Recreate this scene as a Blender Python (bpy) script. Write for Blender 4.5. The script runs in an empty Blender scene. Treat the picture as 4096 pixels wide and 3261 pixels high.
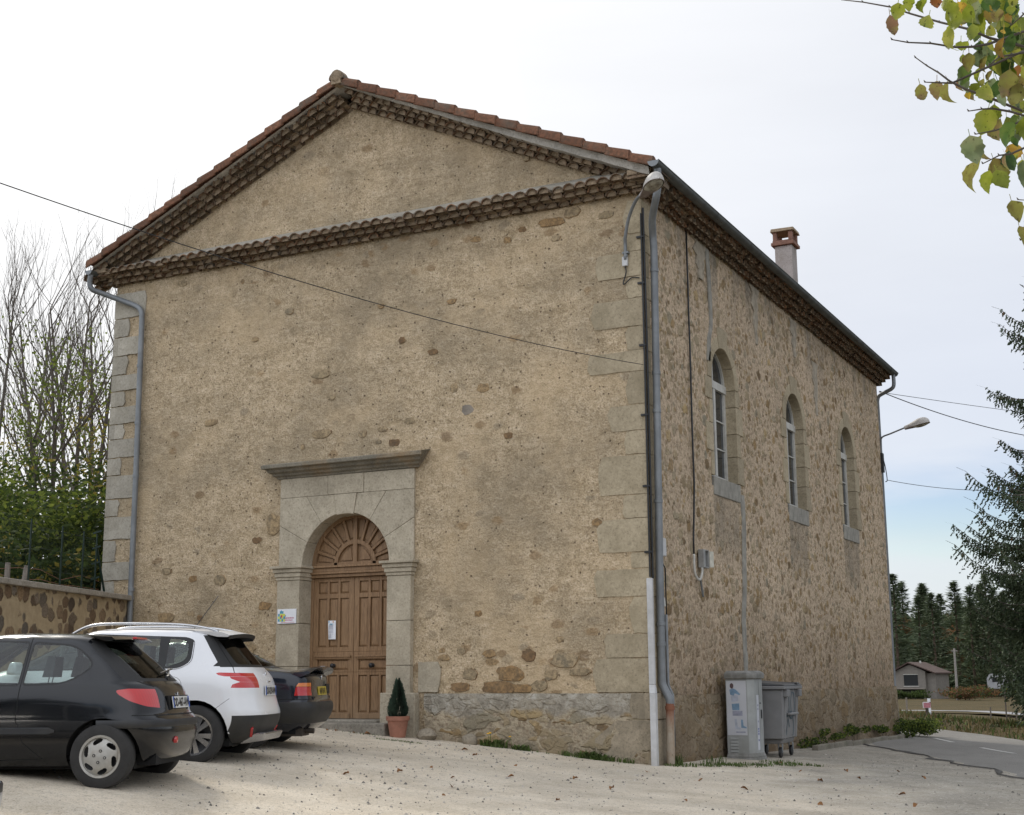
import bpy, bmesh, math, random
from mathutils import Vector, Matrix, noise
from mathutils.bvhtree import BVHTree
from mathutils.geometry import tessellate_polygon
R = math.radians
C = bpy.context.scene.collection
scene = bpy.context.scene
rnd = random.Random(7)

# ------------------------------------------------------------------ camera
cam_d = bpy.data.cameras.new('camera'); cam = bpy.data.objects.new('camera', cam_d); C.objects.link(cam)
foc = 5471.05
yaw, pit, rol = -0.47645, 0.19451, -0.00687
fw = Vector((math.sin(yaw)*math.cos(pit), math.cos(yaw)*math.cos(pit), math.sin(pit)))
rt = Vector((math.cos(yaw), -math.sin(yaw), 0)); up = rt.cross(fw)
r2 = rt*math.cos(rol)+up*math.sin(rol); u2 = -rt*math.sin(rol)+up*math.cos(rol)
M = Matrix((r2, u2, -fw)).transposed().to_4x4(); M.translation = Vector((7.6425, -19.2793, 1.2826))
cam.matrix_world = M
cam_d.sensor_fit = 'HORIZONTAL'; cam_d.sensor_width = 36; cam_d.lens = foc/4096*36
cam_d.clip_start = 0.1; cam_d.clip_end = 3000
scene.camera = cam

# ------------------------------------------------------------------ world, sun, exposure
SUN_EL, SUN_AZ = 38, 148      # azimuth measured counter-clockwise from +x: sun stands behind the building to the left
scene.view_settings.view_transform = 'Standard'; scene.view_settings.look = 'None'
scene.view_settings.gamma = 1; scene.view_settings.exposure = 0.33
w = bpy.data.worlds.new('World'); scene.world = w; w.use_nodes = True
nt = w.node_tree; nt.nodes.clear()
def N(t, **k):
    n = nt.nodes.new(t)
    for a, b in k.items(): setattr(n, a, b)
    return n
def ramp(nt, src, stops, interp='LINEAR'):
    n = nt.nodes.new('ShaderNodeValToRGB'); cr = n.color_ramp; cr.interpolation = interp
    while len(cr.elements) < len(stops): cr.elements.new(0.5)
    for e, (p, c) in zip(cr.elements, stops):
        e.position = p; e.color = (c, c, c, 1) if not isinstance(c, (tuple, list)) else (*c[:3], 1)
    if src is not None: nt.links.new(src, n.inputs[0])
    return n.outputs[0]
sky = N('ShaderNodeTexSky', sky_type='NISHITA', sun_disc=False, sun_elevation=R(SUN_EL), sun_rotation=R(90-SUN_AZ))
tc = N('ShaderNodeTexCoord'); sep = N('ShaderNodeSeparateXYZ'); nt.links.new(tc.outputs['Generated'], sep.inputs[0])
mp = N('ShaderNodeMapping'); mp.inputs['Scale'].default_value = (1.6, 1.6, 8); mp.inputs['Rotation'].default_value = (0, R(4), 0)
nt.links.new(tc.outputs['Generated'], mp.inputs[0])
nz = N('ShaderNodeTexNoise'); nz.inputs['Scale'].default_value = 2.2; nz.inputs['Detail'].default_value = 6; nz.inputs['Roughness'].default_value = .55
nt.links.new(mp.outputs[0], nz.inputs[0])
def math_(nt, op, a, b=None, clamp=False):
    n = nt.nodes.new('ShaderNodeMath'); n.operation = op; n.use_clamp = clamp
    for i, v in enumerate((a, b)):
        if v is None: continue
        if isinstance(v, (int, float)): n.inputs[i].default_value = v
        else: nt.links.new(v, n.inputs[i])
    return n.outputs[0]
zz = math_(nt, 'ADD', sep.outputs[2], math_(nt, 'MULTIPLY', math_(nt, 'SUBTRACT', nz.outputs[0], .5), .09))
band = ramp(nt, zz, [(0, .96), (.045, .9), (.075, .72), (.10, .16), (.124, .14), (.145, .6), (.165, .86), (.28, .94), (.6, .97)])
az = ramp(nt, math_(nt, 'MULTIPLY', sep.outputs[0], -1), [(.16, 0), (.42, 1)])
cl = math_(nt, 'MAXIMUM', band, az, True)
mix = N('ShaderNodeMix', data_type='RGBA'); nt.links.new(cl, mix.inputs[0])
hs = N('ShaderNodeHueSaturation'); hs.inputs['Hue'].default_value = .525; hs.inputs['Saturation'].default_value = 1.5; hs.inputs['Value'].default_value = .95; nt.links.new(sky.outputs[0], hs.inputs['Color']); nt.links.new(hs.outputs[0], mix.inputs[6])
# thin cloud: greyer away from the sun, brightened behind viewer to light the facade
dp = N('ShaderNodeVectorMath', operation='DOT_PRODUCT'); nt.links.new(tc.outputs['Generated'], dp.inputs[0])
sd = Vector((math.cos(R(SUN_AZ))*math.cos(R(SUN_EL)), math.sin(R(SUN_AZ))*math.cos(R(SUN_EL)), math.sin(R(SUN_EL))))
dp.inputs[1].default_value = sd
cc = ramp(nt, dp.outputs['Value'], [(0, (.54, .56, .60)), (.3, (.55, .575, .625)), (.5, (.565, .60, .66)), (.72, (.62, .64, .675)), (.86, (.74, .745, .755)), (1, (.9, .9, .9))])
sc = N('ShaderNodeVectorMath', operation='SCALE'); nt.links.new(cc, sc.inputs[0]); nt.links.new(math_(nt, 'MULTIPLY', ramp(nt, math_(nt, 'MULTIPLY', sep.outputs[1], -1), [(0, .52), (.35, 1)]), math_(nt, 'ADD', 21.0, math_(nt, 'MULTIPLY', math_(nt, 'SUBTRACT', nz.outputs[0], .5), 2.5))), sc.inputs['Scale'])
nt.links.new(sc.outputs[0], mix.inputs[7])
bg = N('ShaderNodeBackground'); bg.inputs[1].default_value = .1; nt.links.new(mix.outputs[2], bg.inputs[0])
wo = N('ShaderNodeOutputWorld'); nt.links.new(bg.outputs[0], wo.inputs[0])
sl = bpy.data.lights.new('sun', 'SUN'); sl.energy = 1.9; sl.angle = R(9); sl.color = (1, .93, .82)
so = bpy.data.objects.new('sun', sl); C.objects.link(so); so.rotation_euler = (-sd).to_track_quat('-Z', 'Y').to_euler()
scene.cycles.max_bounces = 6; scene.cycles.transparent_max_bounces = 12

# ------------------------------------------------------------------ material helpers
class T:
    """small node-tree helper; coordinates are object space = metres"""
    def __init__(s, name):
        s.m = bpy.data.materials.new(name); s.m.use_nodes = True; s.t = s.m.node_tree; s.t.nodes.clear()
        s.out = s.t.nodes.new('ShaderNodeOutputMaterial'); s.b = s.t.nodes.new('ShaderNodeBsdfPrincipled')
        s.t.links.new(s.b.outputs[0], s.out.inputs[0])
        s.tc = s.t.nodes.new('ShaderNodeTexCoord'); s.co = s.tc.outputs['Object']
    def set(s, k, v):
        if hasattr(v, 'is_linked'): s.t.links.new(v, s.b.inputs[k])
        else: s.b.inputs[k].default_value = v if not isinstance(v, tuple) or len(v) == 4 or k == 'Normal' else (*v, 1)
        return s
    def map(s, scale=(1, 1, 1), rot=(0, 0, 0), src=None, loc=(0, 0, 0)):
        n = s.t.nodes.new('ShaderNodeMapping'); n.inputs['Scale'].default_value = scale; n.inputs['Rotation'].default_value = rot; n.inputs['Location'].default_value = loc
        s.t.links.new(src or s.co, n.inputs[0]); return n.outputs[0]
    def noise(s, sc, det=5, rough=.55, src=None, dist=0, color=False):
        n = s.t.nodes.new('ShaderNodeTexNoise'); n.inputs['Scale'].default_value = sc; n.inputs['Detail'].default_value = det
        n.inputs['Roughness'].default_value = rough; n.inputs['Distortion'].default_value = dist
        s.t.links.new(src or s.co, n.inputs[0]); return n.outputs[1 if color else 0]
    def vor(s, sc, src=None, feature='F1', rand=1, out=0):
        n = s.t.nodes.new('ShaderNodeTexVoronoi'); n.feature = feature; n.inputs['Scale'].default_value = sc
        n.inputs['Randomness'].default_value = rand; s.t.links.new(src or s.co, n.inputs[0]); s.last = n; return n.outputs[out]
    def warp(s, amt, sc, src=None, det=2):
        c = s.noise(sc, det, src=src, color=True); a = s.t.nodes.new('ShaderNodeVectorMath'); a.operation = 'SUBTRACT'
        s.t.links.new(c, a.inputs[0]); a.inputs[1].default_value = (.5, .5, .5)
        b = s.t.nodes.new('ShaderNodeVectorMath'); b.operation = 'SCALE'; s.t.links.new(a.outputs[0], b.inputs[0]); b.inputs['Scale'].default_value = amt
        d = s.t.nodes.new('ShaderNodeVectorMath'); d.operation = 'ADD'; s.t.links.new(b.outputs[0], d.inputs[0]); s.t.links.new(src or s.co, d.inputs[1])
        return d.outputs[0]
    def ramp(s, src, stops, interp='LINEAR'): return ramp(s.t, src, stops, interp)
    def math(s, op, a, b=None, clamp=False): return math_(s.t, op, a, b, clamp)
    def mix(s, f, a, b, mode='MIX'):
        n = s.t.nodes.new('ShaderNodeMix'); n.data_type = 'RGBA'; n.blend_type = mode
        for i, v in ((0, f), (6, a), (7, b)):
            if hasattr(v, 'is_linked'): s.t.links.new(v, n.inputs[i])
            elif i == 0: n.inputs[0].default_value = v
            else: n.inputs[i].default_value = (*v, 1)
        return n.outputs[2]
    def sep(s, src=None):
        n = s.t.nodes.new('ShaderNodeSeparateXYZ'); s.t.links.new(src or s.co, n.inputs[0]); return n.outputs
    def island(s):
        return s.t.nodes.new('ShaderNodeNewGeometry').outputs['Random Per Island']
    def bump(s, h, strength=.5, dist=.02, prev=None):
        n = s.t.nodes.new('ShaderNodeBump'); n.inputs['Strength'].default_value = strength; n.inputs['Distance'].default_value = dist
        s.t.links.new(h, n.inputs['Height'])
        if prev is not None: s.t.links.new(prev, n.inputs['Normal'])
        return n.outputs[0]
def simple(name, col, rough=.6, metal=0, var=.25, sc=8, bump=.0, coat=0, spec=.5, dirt=None, stretch=(1, 1, 1)):
    t = T(name); src = t.map(stretch)
    n = t.noise(sc, 6, .6, src)
    lo = tuple(c*(1-var) for c in col); hi = tuple(min(1, c*(1+var)) for c in col)
    c = t.ramp(n, [(.3, lo), (.7, hi)])
    if dirt: c = t.mix(t.ramp(t.noise(sc*.35, 5, .65), [(.45, 0), (.7, .8)]), c, dirt)
    t.set('Base Color', c).set('Roughness', rough).set('Metallic', metal).set('Specular IOR Level', spec)
    if coat: t.set('Coat Weight', coat).set('Coat Roughness', .08)
    if bump: t.set('Normal', t.bump(t.noise(sc*5, 5, .6, src), bump, .01))
    return t.m

# ------------------------------------------------------------------ mesh helpers
class MB:
    def __init__(s): s.v = []; s.f = []; s.mi = []
    def add(s, vs, fs, mi=0):
        o = len(s.v); s.v += [tuple(v) for v in vs]; s.f += [tuple(i+o for i in f) for f in fs]; s.mi += [mi]*len(fs); return s
    def box(s, x0, x1, y0, y1, z0, z1, mi=0):
        return s.add([(x0,y0,z0),(x1,y0,z0),(x1,y1,z0),(x0,y1,z0),(x0,y0,z1),(x1,y0,z1),(x1,y1,z1),(x0,y1,z1)],
                     [(0,3,2,1),(4,5,6,7),(0,1,5,4),(1,2,6,5),(2,3,7,6),(3,0,4,7)], mi)
    def hexa(s, p, mi=0):   # 8 points: bottom loop, top loop
        return s.add(p, [(0,3,2,1),(4,5,6,7),(0,1,5,4),(1,2,6,5),(2,3,7,6),(3,0,4,7)], mi)
    def bar(s, a, b, w, h, mi=0, upv=(0,0,1)):
        a = Vector(a); b = Vector(b); d = (b-a).normalized(); u = Vector(upv)
        if abs(d.dot(u)) > .95: u = Vector((1,0,0))
        sx = d.cross(u).normalized()*w/2; sz = sx.cross(d).normalized()*h/2
        return s.hexa([a-sx-sz, a+sx-sz, b+sx-sz, b-sx-sz, a-sx+sz, a+sx+sz, b+sx+sz, b-sx+sz], mi)
    def tube(s, pts, r, n=8, mi=0, caps=True):
        pts = [Vector(p) for p in pts]; m = len(pts); rs = r if isinstance(r, (list, tuple)) else [r]*m
        pu = None; rings = []
        for i, p in enumerate(pts):
            d = (pts[min(i+1, m-1)]-pts[max(i-1, 0)])
            if d.length < 1e-9: d = Vector((0,0,1))
            d.normalize()
            if pu is None: pu = Vector((0,0,1)) if abs(d.z) < .9 else Vector((1,0,0))
            sx = d.cross(pu)
            if sx.length < 1e-6: sx = d.cross(Vector((0,1,0)))
            sx.normalize(); sy = sx.cross(d).normalized(); pu = sy
            rings.append([p+(sx*math.cos(2*math.pi*k/n)+sy*math.sin(2*math.pi*k/n))*rs[i] for k in range(n)])
        vs = [v for q in rings for v in q]
        fs = [(i*n+k, i*n+(k+1)%n, (i+1)*n+(k+1)%n, (i+1)*n+k) for i in range(m-1) for k in range(n)]
        if caps: fs += [tuple(range(n))[::-1], tuple((m-1)*n+k for k in range(n))]
        return s.add(vs, fs, mi)
    def lathe(s, prof, c=(0,0,0), n=24, axis='z', mi=0, caps=False):
        vs = []; m = len(prof)
        for (r, h) in prof:
            for k in range(n):
                a = 2*math.pi*k/n; x, y = r*math.cos(a), r*math.sin(a)
                vs.append((c[0]+x, c[1]+y, c[2]+h) if axis == 'z' else (c[0]+x, c[1]+h, c[2]+y) if axis == 'y' else (c[0]+h, c[1]+x, c[2]+y))
        fs = [(i*n+k, i*n+(k+1)%n, (i+1)*n+(k+1)%n, (i+1)*n+k) for i in range(m-1) for k in range(n)]
        if caps: fs += [tuple(range(n))[::-1], tuple((m-1)*n+k for k in range(n))]
        return s.add(vs, fs, mi)
    def prism(s, poly, f0, f1, mi=0, tri=False):
        """poly: 2-D points; f0/f1 map a 2-D point to the front / back 3-D point"""
        n = len(poly); vs = [f0(*p) for p in poly]+[f1(*p) for p in poly]
        fs = [(i, (i+1)%n, n+(i+1)%n, n+i) for i in range(n)]
        if tri:
            t = tessellate_polygon([[Vector((p[0], p[1], 0)) for p in poly]])
            fs += [tuple(x) for x in t]+[tuple(n+i for i in x[::-1]) for x in t]
        else: fs += [tuple(range(n))[::-1], tuple(range(n, 2*n))]
        return s.add(vs, fs, mi)
    def build(s, name, mats, parent=None, smooth=False, bevel=0, bseg=1, fix=True):
        me = bpy.data.meshes.new(name); me.from_pydata(s.v, [], s.f)
        mats = mats if isinstance(mats, (list, tuple)) else [mats]
        for m in mats: me.materials.append(m)
        if len(mats) > 1: me.polygons.foreach_set('material_index', s.mi)
        if fix:
            bm = bmesh.new(); bm.from_mesh(me); bmesh.ops.recalc_face_normals(bm, faces=bm.faces); bm.to_mesh(me); bm.free()
        if smooth:
            me.shade_smooth()
            if smooth is not True: me.set_sharp_from_angle(angle=R(smooth))
        me.update()
        o = bpy.data.objects.new(name, me); C.objects.link(o)
        if parent is not None: o.parent = parent
        if bevel:
            b = o.modifiers.new('b', 'BEVEL'); b.width = bevel; b.segments = bseg; b.limit_method = 'ANGLE'; b.angle_limit = R(40)
        return o
def tag(o, label=None, cat=None, group=None, kind=None):
    if label: o['label'] = label
    if cat: o['category'] = cat
    if group: o['group'] = group
    if kind: o['kind'] = kind
    return o
def thing(name, loc, label, cat, group=None, rz=0):
    o = bpy.data.objects.new(name, None); C.objects.link(o); o.location = loc; o.rotation_euler = (0, 0, rz); o.empty_display_size = .2
    return tag(o, label, cat, group)
def copy_thing(o, parent=None):
    c = o.copy(); C.objects.link(c)
    if parent is not None: c.parent = parent
    for ch in KIDS.get(o, o.children): copy_thing(ch, c)
    return c
KIDS = {}
def lerp(a, b, t): return a+(b-a)*t
def sstep(a, b, x):
    t = max(0, min(1, (x-a)/(b-a))); return t*t*(3-2*t)
def cr(keys, n):
    """Catmull-Rom through tuples, n samples per span"""
    out = []; K = [keys[0]]+list(keys)+[keys[-1]]
    for i in range(1, len(K)-2):
        a, b, c, d = K[i-1:i+3]
        for j in range(n):
            t = j/n
            out.append(tuple(.5*((2*q)+(-p+r_)*t+(2*p-5*q+4*r_-s_)*t*t+(-p+3*q-3*r_+s_)*t**3) for p, q, r_, s_ in zip(a, b, c, d)))
    out.append(tuple(keys[-1])); return out

# ------------------------------------------------------------------ terrain
def gz(x, y):
    a = .085*min(max(-x, 0), 7)*sstep(45, 18, y)-.045*min(max(x, 0), 14)
    b = .02*max(min(-y, 12), 0)*sstep(3, -3, x)*(1-1.6*sstep(-9.8, -12.2, y))
    yy = max(y, 0)
    c = -.014*min(yy, 16)*sstep(-6, -1, x)-.0195*max(min(yy, 70)-16, 0)-.004*max(min(yy, 150)-70, 0)
    return a+b+c+.012*noise.noise(Vector((x*.6, y*.6, 0)))
# ------------------------------------------------------------------ materials of the building
YW_ = [(3.125, 4.417), (7.696, 8.988), (12.146, 13.438)]
def m_facade():
    t = T('old_lime_render'); s = t.sep()
    big = t.noise(.32, 6, .62, t.map((1, 1, 1.5))); mid = t.noise(2.3, 8, .68, t.map((1, 1, 1.7))); fine = t.noise(34, 6, .7); med = t.noise(9, 6, .65)
    c = t.ramp(t.math('ADD', t.math('MULTIPLY', mid, .55), t.math('MULTIPLY', med, .45)), [(.35, (.29, .22, .125)), (.46, (.48, .37, .235)), (.56, (.61, .48, .32)), (.66, (.72, .59, .42))])
    c = t.mix(t.ramp(fine, [(.36, .65), (.50, 0)]), c, (.17, .125, .08), 'MIX')
    c = t.mix(t.math('MULTIPLY', t.ramp(fine, [(.55, 0), (.72, .6)]), 1), c, (.74, .64, .51))
    gr = t.noise(17, 4, .75); c = t.mix(t.ramp(gr, [(.34, .55), (.47, 0)]), c, (.26, .195, .12)); c = t.mix(t.ramp(gr, [(.55, 0), (.68, .55)]), c, (.72, .60, .45))
    # grey weathering, ragged, strongest in the gable and along drip lines
    g = t.math('ADD', big, t.math('MULTIPLY', t.noise(1.1, 7, .7, t.map((1.1, 1, .6))), .35))
    gm = t.ramp(g, [(.61, 0), (.80, .6)])
    c = t.mix(gm, c, (.25, .205, .14))
    c = t.mix(t.ramp(t.noise(.8, 5, .6, t.map(loc=(4, 2, 7))), [(.5, 0), (.66, .5)]), c, (.60, .455, .285))
    # bare rubble where the render has gone
    wc = t.warp(.16, 5, t.map((1, 1, 1.55))); v = t.vor(3.1, wc, out=2); n1 = t.last
    cell = t.sep(n1.outputs['Color']); edge = t.vor(3.1, wc, 'DISTANCE_TO_EDGE')
    z = s[2]
    low = t.ramp(z, [(0, 0), (.9/1, .55)])  # placeholder keeps the ramp in 0..1
    zl = t.math('MULTIPLY', z, .1)
    pos = t.ramp(zl, [(0, .8), (.15, .7), (.25, .22), (.45, .05), (.50, .12), (.55, .16), (.62, .05), (.80, .08), (.852, .5), (.88, .55), (.9, .0), (1, .015)])
    pos = t.math('ADD', pos, t.math('MULTIPLY', t.ramp(t.noise(.6, 3, .5), [(.55, 0), (.75, 1)]), .09))
    st = t.math('LESS_THAN', cell[0], pos); f1 = t.vor(3.1, wc)
    sm = t.math('MULTIPLY', st, t.ramp(t.math('ADD', f1, t.math('MULTIPLY', t.math('SUBTRACT', gr, .5), .35)), [(.30, 1), (.46, 0)]))
    sm = t.math('MULTIPLY', sm, .68)
    sc = t.ramp(cell[1], [(0, (.20, .13, .07)), (.3, (.42, .28, .14)), (.55, (.40, .31, .19)), (.8, (.34, .29, .21)), (1, (.50, .37, .22))])
    sc = t.mix(t.ramp(gr, [(.36, .7), (.6, 0)]), sc, (.17, .12, .075))
    c = t.mix(sm, c, sc)
    # diagonal trowel and rain streaks
    sk = t.noise(5, 5, .7, t.map((1, 1, 3.2), (0, R(22), 0))); c = t.mix(t.ramp(sk, [(.34, .45), (.45, 0)]), c, (.28, .215, .135)); c = t.mix(t.ramp(sk, [(.56, 0), (.7, .35)]), c, (.74, .61, .46))
    # pits
    pv = t.vor(13, t.warp(.05, 9)); pc = t.sep(t.last.outputs['Color'])
    pit_ = t.math('MULTIPLY', t.math('LESS_THAN', pc[0], .2), t.ramp(pv, [(.12, 1), (.26, 0)]))
    c = t.mix(t.math('MULTIPLY', pit_, .7), c, (.10, .07, .045))
    h = t.math('ADD', t.math('MULTIPLY', med, .9), t.math('ADD', t.math('MULTIPLY', fine, .3), t.math('MULTIPLY', pit_, -.6)))
    h = t.math('ADD', h, t.math('ADD', t.math('MULTIPLY', gr, .7), t.math('MULTIPLY', mid, .8))); h = t.math('ADD', h, t.math('MULTIPLY', sm, .25))
    t.set('Base Color', c).set('Roughness', .95).set('Specular IOR Level', .15).set('Normal', t.bump(h, 1, .035)); return t.m
def m_rubble(name='rubble_and_pointing', sc=4.6, mortar=(.62, .485, .345), cover=.60, plinth=False):
    t = T(name); src = t.map((1, 1, 1.15) if not plinth else (.8, .8, 1.25))
    wc = t.warp(.30/sc*2, sc*1.3, src, 3)
    def layer(k, thr, seed):
        w_ = t.map(src=wc, loc=(seed, seed*2.3, seed*.7)); v = t.vor(k, w_, rand=1); n = t.last; cell = t.sep(n.outputs['Color'])
        e = t.vor(k, w_, 'DISTANCE_TO_EDGE')
        on = t.math('LESS_THAN', cell[0], thr)
        if not plinth:
            f1 = t.vor(k, w_); return t.math('MULTIPLY', on, t.ramp(t.math('ADD', f1, t.math('MULTIPLY', t.math('SUBTRACT', t.noise(k*2.6, 3), .5), .5)), [(.36, 1), (.50, 0)])), cell
        return t.math('MULTIPLY', on, t.ramp(t.math('ADD', e, t.math('MULTIPLY', t.math('SUBTRACT', t.noise(k*2.2, 3), .5), .16)), [(.09, 0), (.15, 1)])), cell
    fine = t.noise(38, 6, .7); med = t.noise(10, 6, .68); big = t.noise(.5, 5, .6)
    a, ca = layer(sc, cover, 0); b, cb = layer(sc*2.3, cover*.9, 3.7)
    stops = [(0, (.17, .115, .06)), (.2, (.36, .245, .115)), (.45, (.29, .225, .135)), (.65, (.42, .34, .22)), (.82, (.29, .26, .19)), (1, (.47, .34, .17))]
    sa = t.ramp(ca[1], stops); sb = t.ramp(cb[1], stops)
    m = t.ramp(t.math('ADD', t.math('MULTIPLY', med, .6), t.math('MULTIPLY', big, .4)), [(.35, tuple(c*.72 for c in mortar)), (.55, mortar), (.72, tuple(c*1.22 for c in mortar))])
    gr = t.noise(18, 4, .75); m = t.mix(t.ramp(gr, [(.36, .75), (.5, 0)]), m, (.24, .17, .11)); m = t.mix(t.ramp(gr, [(.56, 0), (.7, .5)]), m, tuple(min(.8, x*1.35) for x in mortar))
    c = t.mix(t.math('MULTIPLY', b, .9), m, sb); c = t.mix(t.math('MULTIPLY', a, .92), c, sa)
    c = t.mix(t.ramp(med, [(.36, .5), (.48, 0)]), c, tuple(x*.4 for x in mortar))
    z = t.sep()[2]
    zl = t.math('MULTIPLY', z, .1)
    if plinth:
        bd = t.math('ADD', zl, t.math('MULTIPLY', t.math('SUBTRACT', t.noise(1.7, 5, .6), .5), .06)); c = t.mix(t.math('MULTIPLY', t.math('LESS_THAN', t.sep()[1], .04), t.ramp(bd, [(.070, 0), (.078, .85)])), c, t.ramp(t.noise(7, 6, .7), [(.35, (.22, .20, .165)), (.5, (.35, .32, .265)), (.66, (.50, .47, .41))]))
    if not plinth:
        wy = t.sep()[1]; us = None
        for a_, b_ in YW_:
            q = t.math('MULTIPLY', t.ramp(t.math('MULTIPLY', t.math('SUBTRACT', wy, a_-.1), 1/(b_-a_+.2)), [(0, 0), (.06, 1), (.9, 1), (1, 0)]), t.ramp(zl, [(.30, 0), (.37, .75), (.44, .8), (.445, 0)])); us = q if us is None else t.math('MAXIMUM', us, q)
        c = t.mix(t.math('MULTIPLY', us, t.ramp(t.noise(2.5, 5, .6, t.map((1, 1, .3))), [(.3, .35), (.6, .9)])), c, (.25, .215, .165))
        # patches where the pointing has been smeared over the stones
        c = t.mix(t.ramp(t.noise(.9, 5, .6, t.map(loc=(3, 8, 1))), [(.54, 0), (.68, .6)]), c, m)
    if plinth: c = t.mix(t.math('MULTIPLY', t.math('GREATER_THAN', t.sep()[1], .04), t.ramp(t.noise(1.3, 6, .65), [(.3, .35), (.6, .75)])), c, (.17, .125, .08))
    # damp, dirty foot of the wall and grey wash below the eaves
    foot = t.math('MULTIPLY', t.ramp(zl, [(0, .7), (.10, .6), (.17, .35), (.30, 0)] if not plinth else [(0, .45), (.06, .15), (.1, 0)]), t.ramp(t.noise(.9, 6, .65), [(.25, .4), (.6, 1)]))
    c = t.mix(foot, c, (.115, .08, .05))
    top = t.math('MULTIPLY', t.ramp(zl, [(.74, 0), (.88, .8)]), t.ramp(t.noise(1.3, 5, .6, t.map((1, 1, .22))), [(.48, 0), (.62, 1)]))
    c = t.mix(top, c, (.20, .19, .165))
    h = t.math('ADD', t.math('MULTIPLY', t.math('ADD', a, gr), .55), t.math('ADD', t.math('MULTIPLY', b, .35), t.math('ADD', t.math('MULTIPLY', med, 1.0), t.math('MULTIPLY', fine, .35))))
    t.set('Base Color', c).set('Roughness', .95).set('Specular IOR Level', .15).set('Normal', t.bump(h, 1, .04)); return t.m
def m_stone(name, lo, hi, lich=(.16, .135, .09), amt=.5, bump=.5, isl=.25):
    t = T(name); n = t.noise(3, 8, .66); f = t.noise(30, 5, .72); k = t.island()
    c = t.ramp(t.math('ADD', t.math('MULTIPLY', n, .7), t.math('MULTIPLY', f, .3)), [(.33, lo), (.66, hi)])
    c = t.mix(t.ramp(f, [(.34, .55), (.46, 0)]), c, tuple(x*.5 for x in lo)); c = t.mix(t.ramp(f, [(.56, 0), (.7, .4)]), c, tuple(min(.8, x*1.3) for x in hi))
    v = t.math('ADD', 1-isl/2, t.math('MULTIPLY', k, isl)); cb = t.t.nodes.new('ShaderNodeCombineColor')
    for i in range(3): t.t.links.new(v, cb.inputs[i])
    c = t.mix(1, c, cb.outputs[0], 'MULTIPLY')
    c = t.mix(t.math('MULTIPLY', t.ramp(t.noise(1.6, 8, .7, t.map(loc=(9, 1, 3))), [(.5, 0), (.68, 1)]), amt), c, lich)
    t.set('Base Color', c).set('Roughness', .9).set('Specular IOR Level', .2).set('Normal', t.bump(t.math('ADD', n, t.math('MULTIPLY', f, .35)), bump, .02)); return t.m
def m_tile(name, stops, dark=.5, scale=1):
    t = T(name); k = t.island(); c = t.ramp(k, stops); n = t.noise(22, 6, .68); b = t.noise(3, 6, .6)
    c = t.mix(t.math('MULTIPLY', t.ramp(n, [(.4, 1), (.62, 0)]), dark), c, (.055, .042, .03))
    c = t.mix(t.ramp(b, [(.52, 0), (.7, .5)]), c, (.13, .125, .10))
    t.set('Base Color', c).set('Roughness', .9).set('Specular IOR Level', .2).set('Normal', t.bump(n, .6, .012)); return t.m
def m_wood():
    t = T('oak_stained'); s = t.map((9, 9, .7)); n = t.noise(6, 7, .6, s, .6); b = t.noise(.9, 4, .5)
    c = t.ramp(n, [(.3, (.135, .078, .04)), (.5, (.235, .14, .072)), (.72, (.34, .21, .115))])
    c = t.mix(t.ramp(b, [(.45, 0), (.75, .35)]), c, (.30, .19, .10))
    z = t.math('MULTIPLY', t.sep()[2], .5)
    c = t.mix(t.math('MULTIPLY', t.ramp(z, [(.28, .55), (.5, 0)]), t.ramp(t.noise(4, 5, .6), [(.3, .3), (.65, 1)])), c, (.30, .22, .14))
    t.set('Base Color', c).set('Roughness', .55).set('Specular IOR Level', .35).set('Normal', t.bump(n, .25, .006)); return t.m
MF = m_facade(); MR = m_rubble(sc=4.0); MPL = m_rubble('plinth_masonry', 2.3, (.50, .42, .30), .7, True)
MQ = m_stone('quoin_stone', (.29, .24, .16), (.44, .37, .26), (.24, .20, .13), .6); MQL = m_stone('pale_quoin_stone', (.29, .265, .215), (.43, .395, .33), (.26, .23, .17), amt=.4)
MS = m_stone('portal_stone', (.33, .285, .21), (.49, .43, .33), (.22, .19, .14), .65, .35, .10)
MH = m_stone('hood_stone', (.11, .10, .08), (.25, .225, .175), (.34, .19, .06), .4, .5)
MHS = m_tile('bare_stone', [(0, (.21, .13, .07)), (.25, (.36, .23, .11)), (.5, (.44, .32, .18)), (.75, (.41, .32, .20)), (1, (.36, .28, .17))], .6)
MG = m_tile('aged_canal_tile', [(0, (.10, .065, .042)), (.3, (.21, .12, .07)), (.55, (.27, .19, .125)), (.8, (.16, .13, .095)), (1, (.38, .20, .105))], .7)
MGM = m_stone('tile_mortar', (.17, .13, .085), (.38, .29, .20), (.08, .065, .045), .6)
MLM = m_stone('pale_mortar', (.34, .32, .28), (.56, .53, .48), (.14, .125, .10), .5)
MV = m_tile('clay_verge_tile', [(0, (.15, .07, .042)), (.5, (.21, .098, .058)), (1, (.26, .125, .075))], .6)
MZ = simple('zinc', (.195, .207, .215), .5, .2, .2, 4, .1, dirt=(.14, .15, .16))
MZD = simple('tarnished_zinc', (.085, .09, .085), .55, .3, .3, 5, .1)
MWD = m_wood(); MBK = simple('black_plastic', (.012, .012, .013), .5, 0, .3)
MFR = simple('flaking_white_paint', (.50, .49, .45), .6, 0, .12, 12, .2, dirt=(.35, .33, .29))
MCE = simple('grey_cement', (.27, .255, .22), .95, 0, .3, 5, .5)
MCP = simple('grey_wash', (.33, .285, .22), .95, 0, .35, 7, .6)
MDK = simple('dark_interior', (.015, .014, .013), .9, 0, .2)
def m_glass(name='window_glass', col=(.02, .025, .03), rough=.04, alpha=None):
    t = T(name); n = t.noise(1.5, 3)
    t.set('Base Color', col).set('Roughness', rough).set('Specular IOR Level', .8).set('Normal', t.bump(n, .08, .02))
    return t.m
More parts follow.
